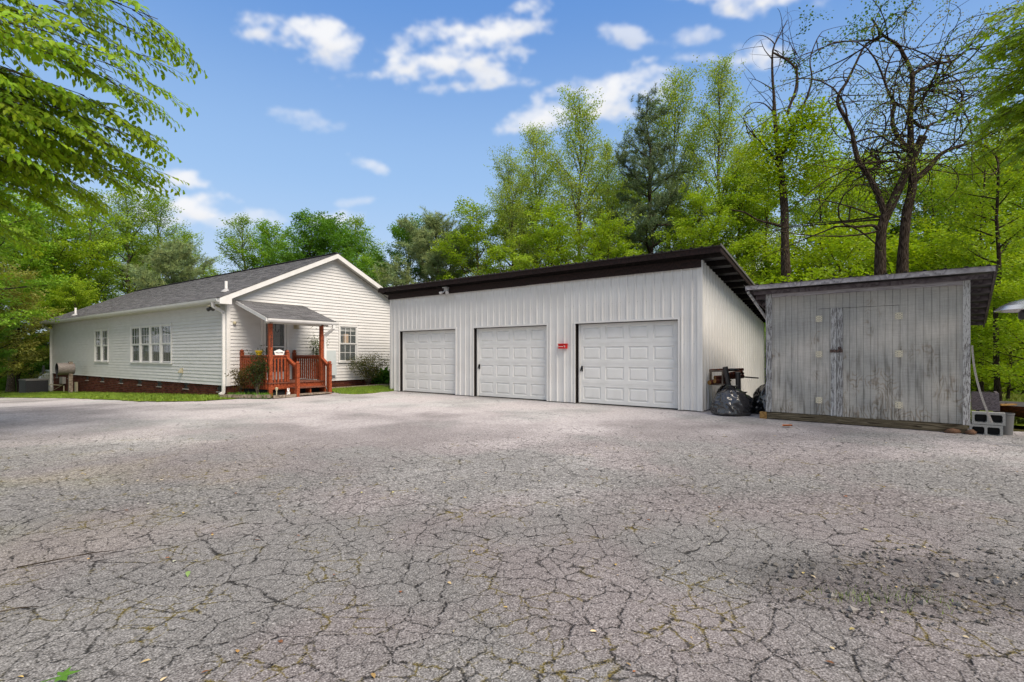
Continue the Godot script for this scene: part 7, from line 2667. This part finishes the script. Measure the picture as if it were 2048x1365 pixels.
func special_trees(broad: ArrayMesh, broad_thin: ArrayMesh) -> void:
	# beech that hangs in from the left
	var near := spray_mesh("near", 9)
	var got := overhang("green beech hanging its leafy branches in from the left edge", Vector3(-12.6, 0, -6.2), 13.0, 0.28, BEECH_ENDS, 8, near, Color.WHITE, 1.0, "beech_tree", 0.42, 0.10, 10, 7)
	var o: Node3D = got[0]
	var all: Array = got[1]
	var eye := Vector3(0, 1.3, 0) - o.position
	all.sort_custom(func(a, b): return a.origin.distance_squared_to(eye) < b.origin.distance_squared_to(eye))
	var looks := []
	for k in 8:
		var mb := MB.new()
		mb.col = shade(Color(0.26, 0.41, 0.022), 0.28)
		leaf_into(mb, Transform3D(), 0.095, 0.054, 0.22)
		looks.append(mb.mesh())
	var xfs := []
	var tints := []
	for i in all.size():
		var t: Transform3D = all[i]
		if i < 33:
			for c in 9:
				var side := -1.0 if c % 2 == 0 else 1.0
				var bs := Basis(Vector3.UP, -side * rr(0.5, 1.1)) * Basis(Vector3.BACK, rr(-0.75, 0.20)) * Basis(Vector3.RIGHT, rr(-0.95, 0.95))
				put_mesh("leaf", looks[rng.randi() % 8], M.near_leaf, o, t * Transform3D(bs, Vector3(-0.10 + 0.46 * (c + 0.5) / 9.0, 0, side * 0.012)))
			continue
		xfs.append(t)
		tints.append(shade(Color(0.275, 0.425, 0.022), 0.28))
	scatter("crown", near, M.near_leaf, xfs, tints, o).set_meta("kind", "stuff")
	# maple that hangs in from the right
	var mp := spray_mesh("near_maple", 8)
	got = overhang("green maple leaning its branches in from the upper right edge", Vector3(11.2, 0, -7.0), 11.5, 0.24, MAPLE_ENDS, 14, mp, Color.WHITE, 1.0, "maple_tree", 0.35, 0.15, 12, 7)
	o = got[0]
	tints = []
	for t in got[1]:
		tints.append(shade(Color(0.25, 0.38, 0.032), 0.25))
	scatter("crown", mp, M.near_leaf, got[1], tints, o).set_meta("kind", "stuff")
	# two trunks hung with winding vines behind the shed
	var small := spray_mesh("birch", 9)
	for k in 2:
		var v := thing("vine_hung_tree", ["forked dark trunk hung with winding vines, left of the pair behind the shed", "tall dark trunk with curling vine-hung branches, right of the pair behind the shed"][k], "tree")
		var wood := MB.new()
		var lines := limbs_from(wood, VINE_A if k == 0 else VINE_B, 13.4, 9)
		var spots := tangle(wood, lines, 60 if k == 0 else 150, 2.0, 0.75, 5.6 if k == 0 else 6.0, 0.016)
		spots.append_array(tangle(wood, lines, 18, 3.2, 0.45, 3.6, 0.026))
		put("trunk", wood, M.dark_bark, v)
		var vx := []
		var vt := []
		for s in spots:
			if rng.randf() < 0.25:
				continue
			vx.append(Transform3D(along(s[1], rr(-1, 1)).scaled(Vector3.ONE * rr(0.32, 0.6)), s[0] + Vector3(rr(-1, 1), rr(-1, 0.6), rr(-1, 1)) * 0.12))
			vt.append(shade(Color(0.215, 0.230, 0.060) if rng.randf() < 0.6 else Color(0.150, 0.252, 0.037), 0.35))
		if k == 1:
			for i in 60:
				vx.append(Transform3D(along(Vector3(rr(-1, 1), rr(-0.6, 0.4), rr(-1, 1)), rr(-1, 1)).scaled(Vector3.ONE * rr(0.5, 0.8)), Vector3(9.5 + rr(-0.75, 0.75), 9.9 + rr(-0.35, 0.45), -13.4 + rr(-0.6, 0.6))))
				vt.append(shade(Color(0.09, 0.18, 0.025), 0.25))
		scatter("crown", small, M.leaf, vx, vt, v).set_meta("kind", "stuff")
	# bare-topped tree left of them
	var b := thing("bare_topped_tree", "dark tree with bare upper twigs above a lime-green leafy waist", "tree")
	var wd := MB.new()
	var ls := limbs_from(wd, BARE, 18.0, 9)
	var sp := tangle(wd, ls.slice(1), 60, 1.9, 0.28, 8.0, 0.018)
	put("trunk", wd, M.dark_bark, b)
	var bx := []
	var bt := []
	for c in [[9.35, 8.95, 0.85], [10.1, 9.3, 0.95], [10.65, 8.7, 0.9], [9.0, 8.2, 0.75], [10.0, 8.2, 0.95], [10.75, 7.7, 0.75], [9.7, 7.3, 0.7], [10.5, 9.6, 0.55]]:
		for i in 80:
			var d := Vector3(rr(-1, 1), rr(-0.75, 0.75), rr(-1, 1))
			bx.append(Transform3D(along(Vector3(rr(-1, 1), rr(-0.4, 0.3), rr(-1, 1)), rr(-0.5, 0.5)).scaled(Vector3.ONE * rr(0.6, 1.0)), Vector3(c[0], c[1], -18.0) + d * c[2]))
			bt.append(shade(Color(0.307, 0.441, 0.018), 0.22))
	for s in sp:
		if s[0].x > 10.0 and rng.randf() < 0.5:
			bx.append(Transform3D(along(s[1], 0.0).scaled(Vector3.ONE * rr(0.4, 0.8)), s[0]))
			bt.append(shade(Color(0.08, 0.16, 0.02), 0.25))
	scatter("crown", broad_thin, M.leaf, bx, bt, b).set_meta("kind", "stuff")

func built_on(p: Vector3, gap: float) -> bool:
	for q in [[hx, 18.8, 0.0, 7.64], [gx, 10.97, 0.0, 6.1], [sx, 0.0, 3.05, 3.0]]:
		var w: Vector3 = (q[0] as Transform3D).affine_inverse() * p
		if w.x > -q[1] - gap and w.x < q[2] + gap and w.z < gap and w.z > -q[3] - gap:
			return true
	return false

func undergrowth(broad: ArrayMesh, broad_thin: ArrayMesh) -> void:
	# leafy thickets that read as one mass
	var sets := [
		["leafy bright-green thicket behind the shed and to its right", 0.30, 1.25, 15.0, 34.0, 430, 18, 3.6, Color(0.307, 0.469, 0.027)],
		["leafy thicket at the woods' edge behind the garage", -0.30, 0.45, 25.0, 36.0, 240, 18, 3.4, Color(0.262, 0.420, 0.030)],
		["dim green thicket in the woods beyond the hot tub", -1.30, -0.55, 31.0, 46.0, 420, 20, 3.0, Color(0.128, 0.266, 0.027)],
		["green thicket behind the house roof", -0.60, -0.22, 38.0, 50.0, 260, 20, 4.5, Color(0.165, 0.308, 0.030)],
	]
	for s in sets:
		var xfs := []
		var tints := []
		for k in s[5]:
			var d := rr(s[3], s[4])
			var x := rr(s[1], s[2]) * d
			if built_on(Vector3(x, 0, -d), 1.6):
				continue
			var c := Vector3(x, land(x, -d) + s[7] * pow(rr(0, 1), 1.2), -d)
			var w := shade(s[8], 0.22)
			for i in s[6]:
				var p := c + Vector3(rr(-1, 1), rr(-0.45, 0.45), rr(-1, 1)) * 1.0
				xfs.append(Transform3D((Basis(Vector3.UP, rr(0, TAU)) * Basis(Vector3.BACK, rr(-0.5, 0.3))).scaled(Vector3.ONE * rr(0.8, 1.3)), p))
				tints.append(shade(w, 0.15))
		var o := scatter("undergrowth", broad, M.leaf, xfs, tints)
		o.set_meta("kind", "stuff")
		o.set_meta("label", s[0])
	var hx2 := []
	var ht := []
	for k in 1100:
		var d := rr(42.0, 120.0)
		var x := rr(-0.25, 1.25) * d
		var y := land(x, -d)
		var w := shade(Color(0.300, 0.448, 0.037), 0.25)
		for i in 9:
			var p := Vector3(x, y + rr(0.5, 5.0), -d) + Vector3(rr(-2.2, 2.2), 0, rr(-2.2, 2.2))
			hx2.append(Transform3D((Basis(Vector3.UP, rr(0, TAU)) * Basis(Vector3.BACK, rr(-0.6, 0.4))).scaled(Vector3.ONE * rr(2.4, 3.6)), p))
			ht.append(shade(w, 0.15))
	var h := scatter("hillside_wood", broad, M.leaf, hx2, ht)
	h.set_meta("kind", "stuff")
	h.set_meta("label", "bright spring woods covering the far hillside")
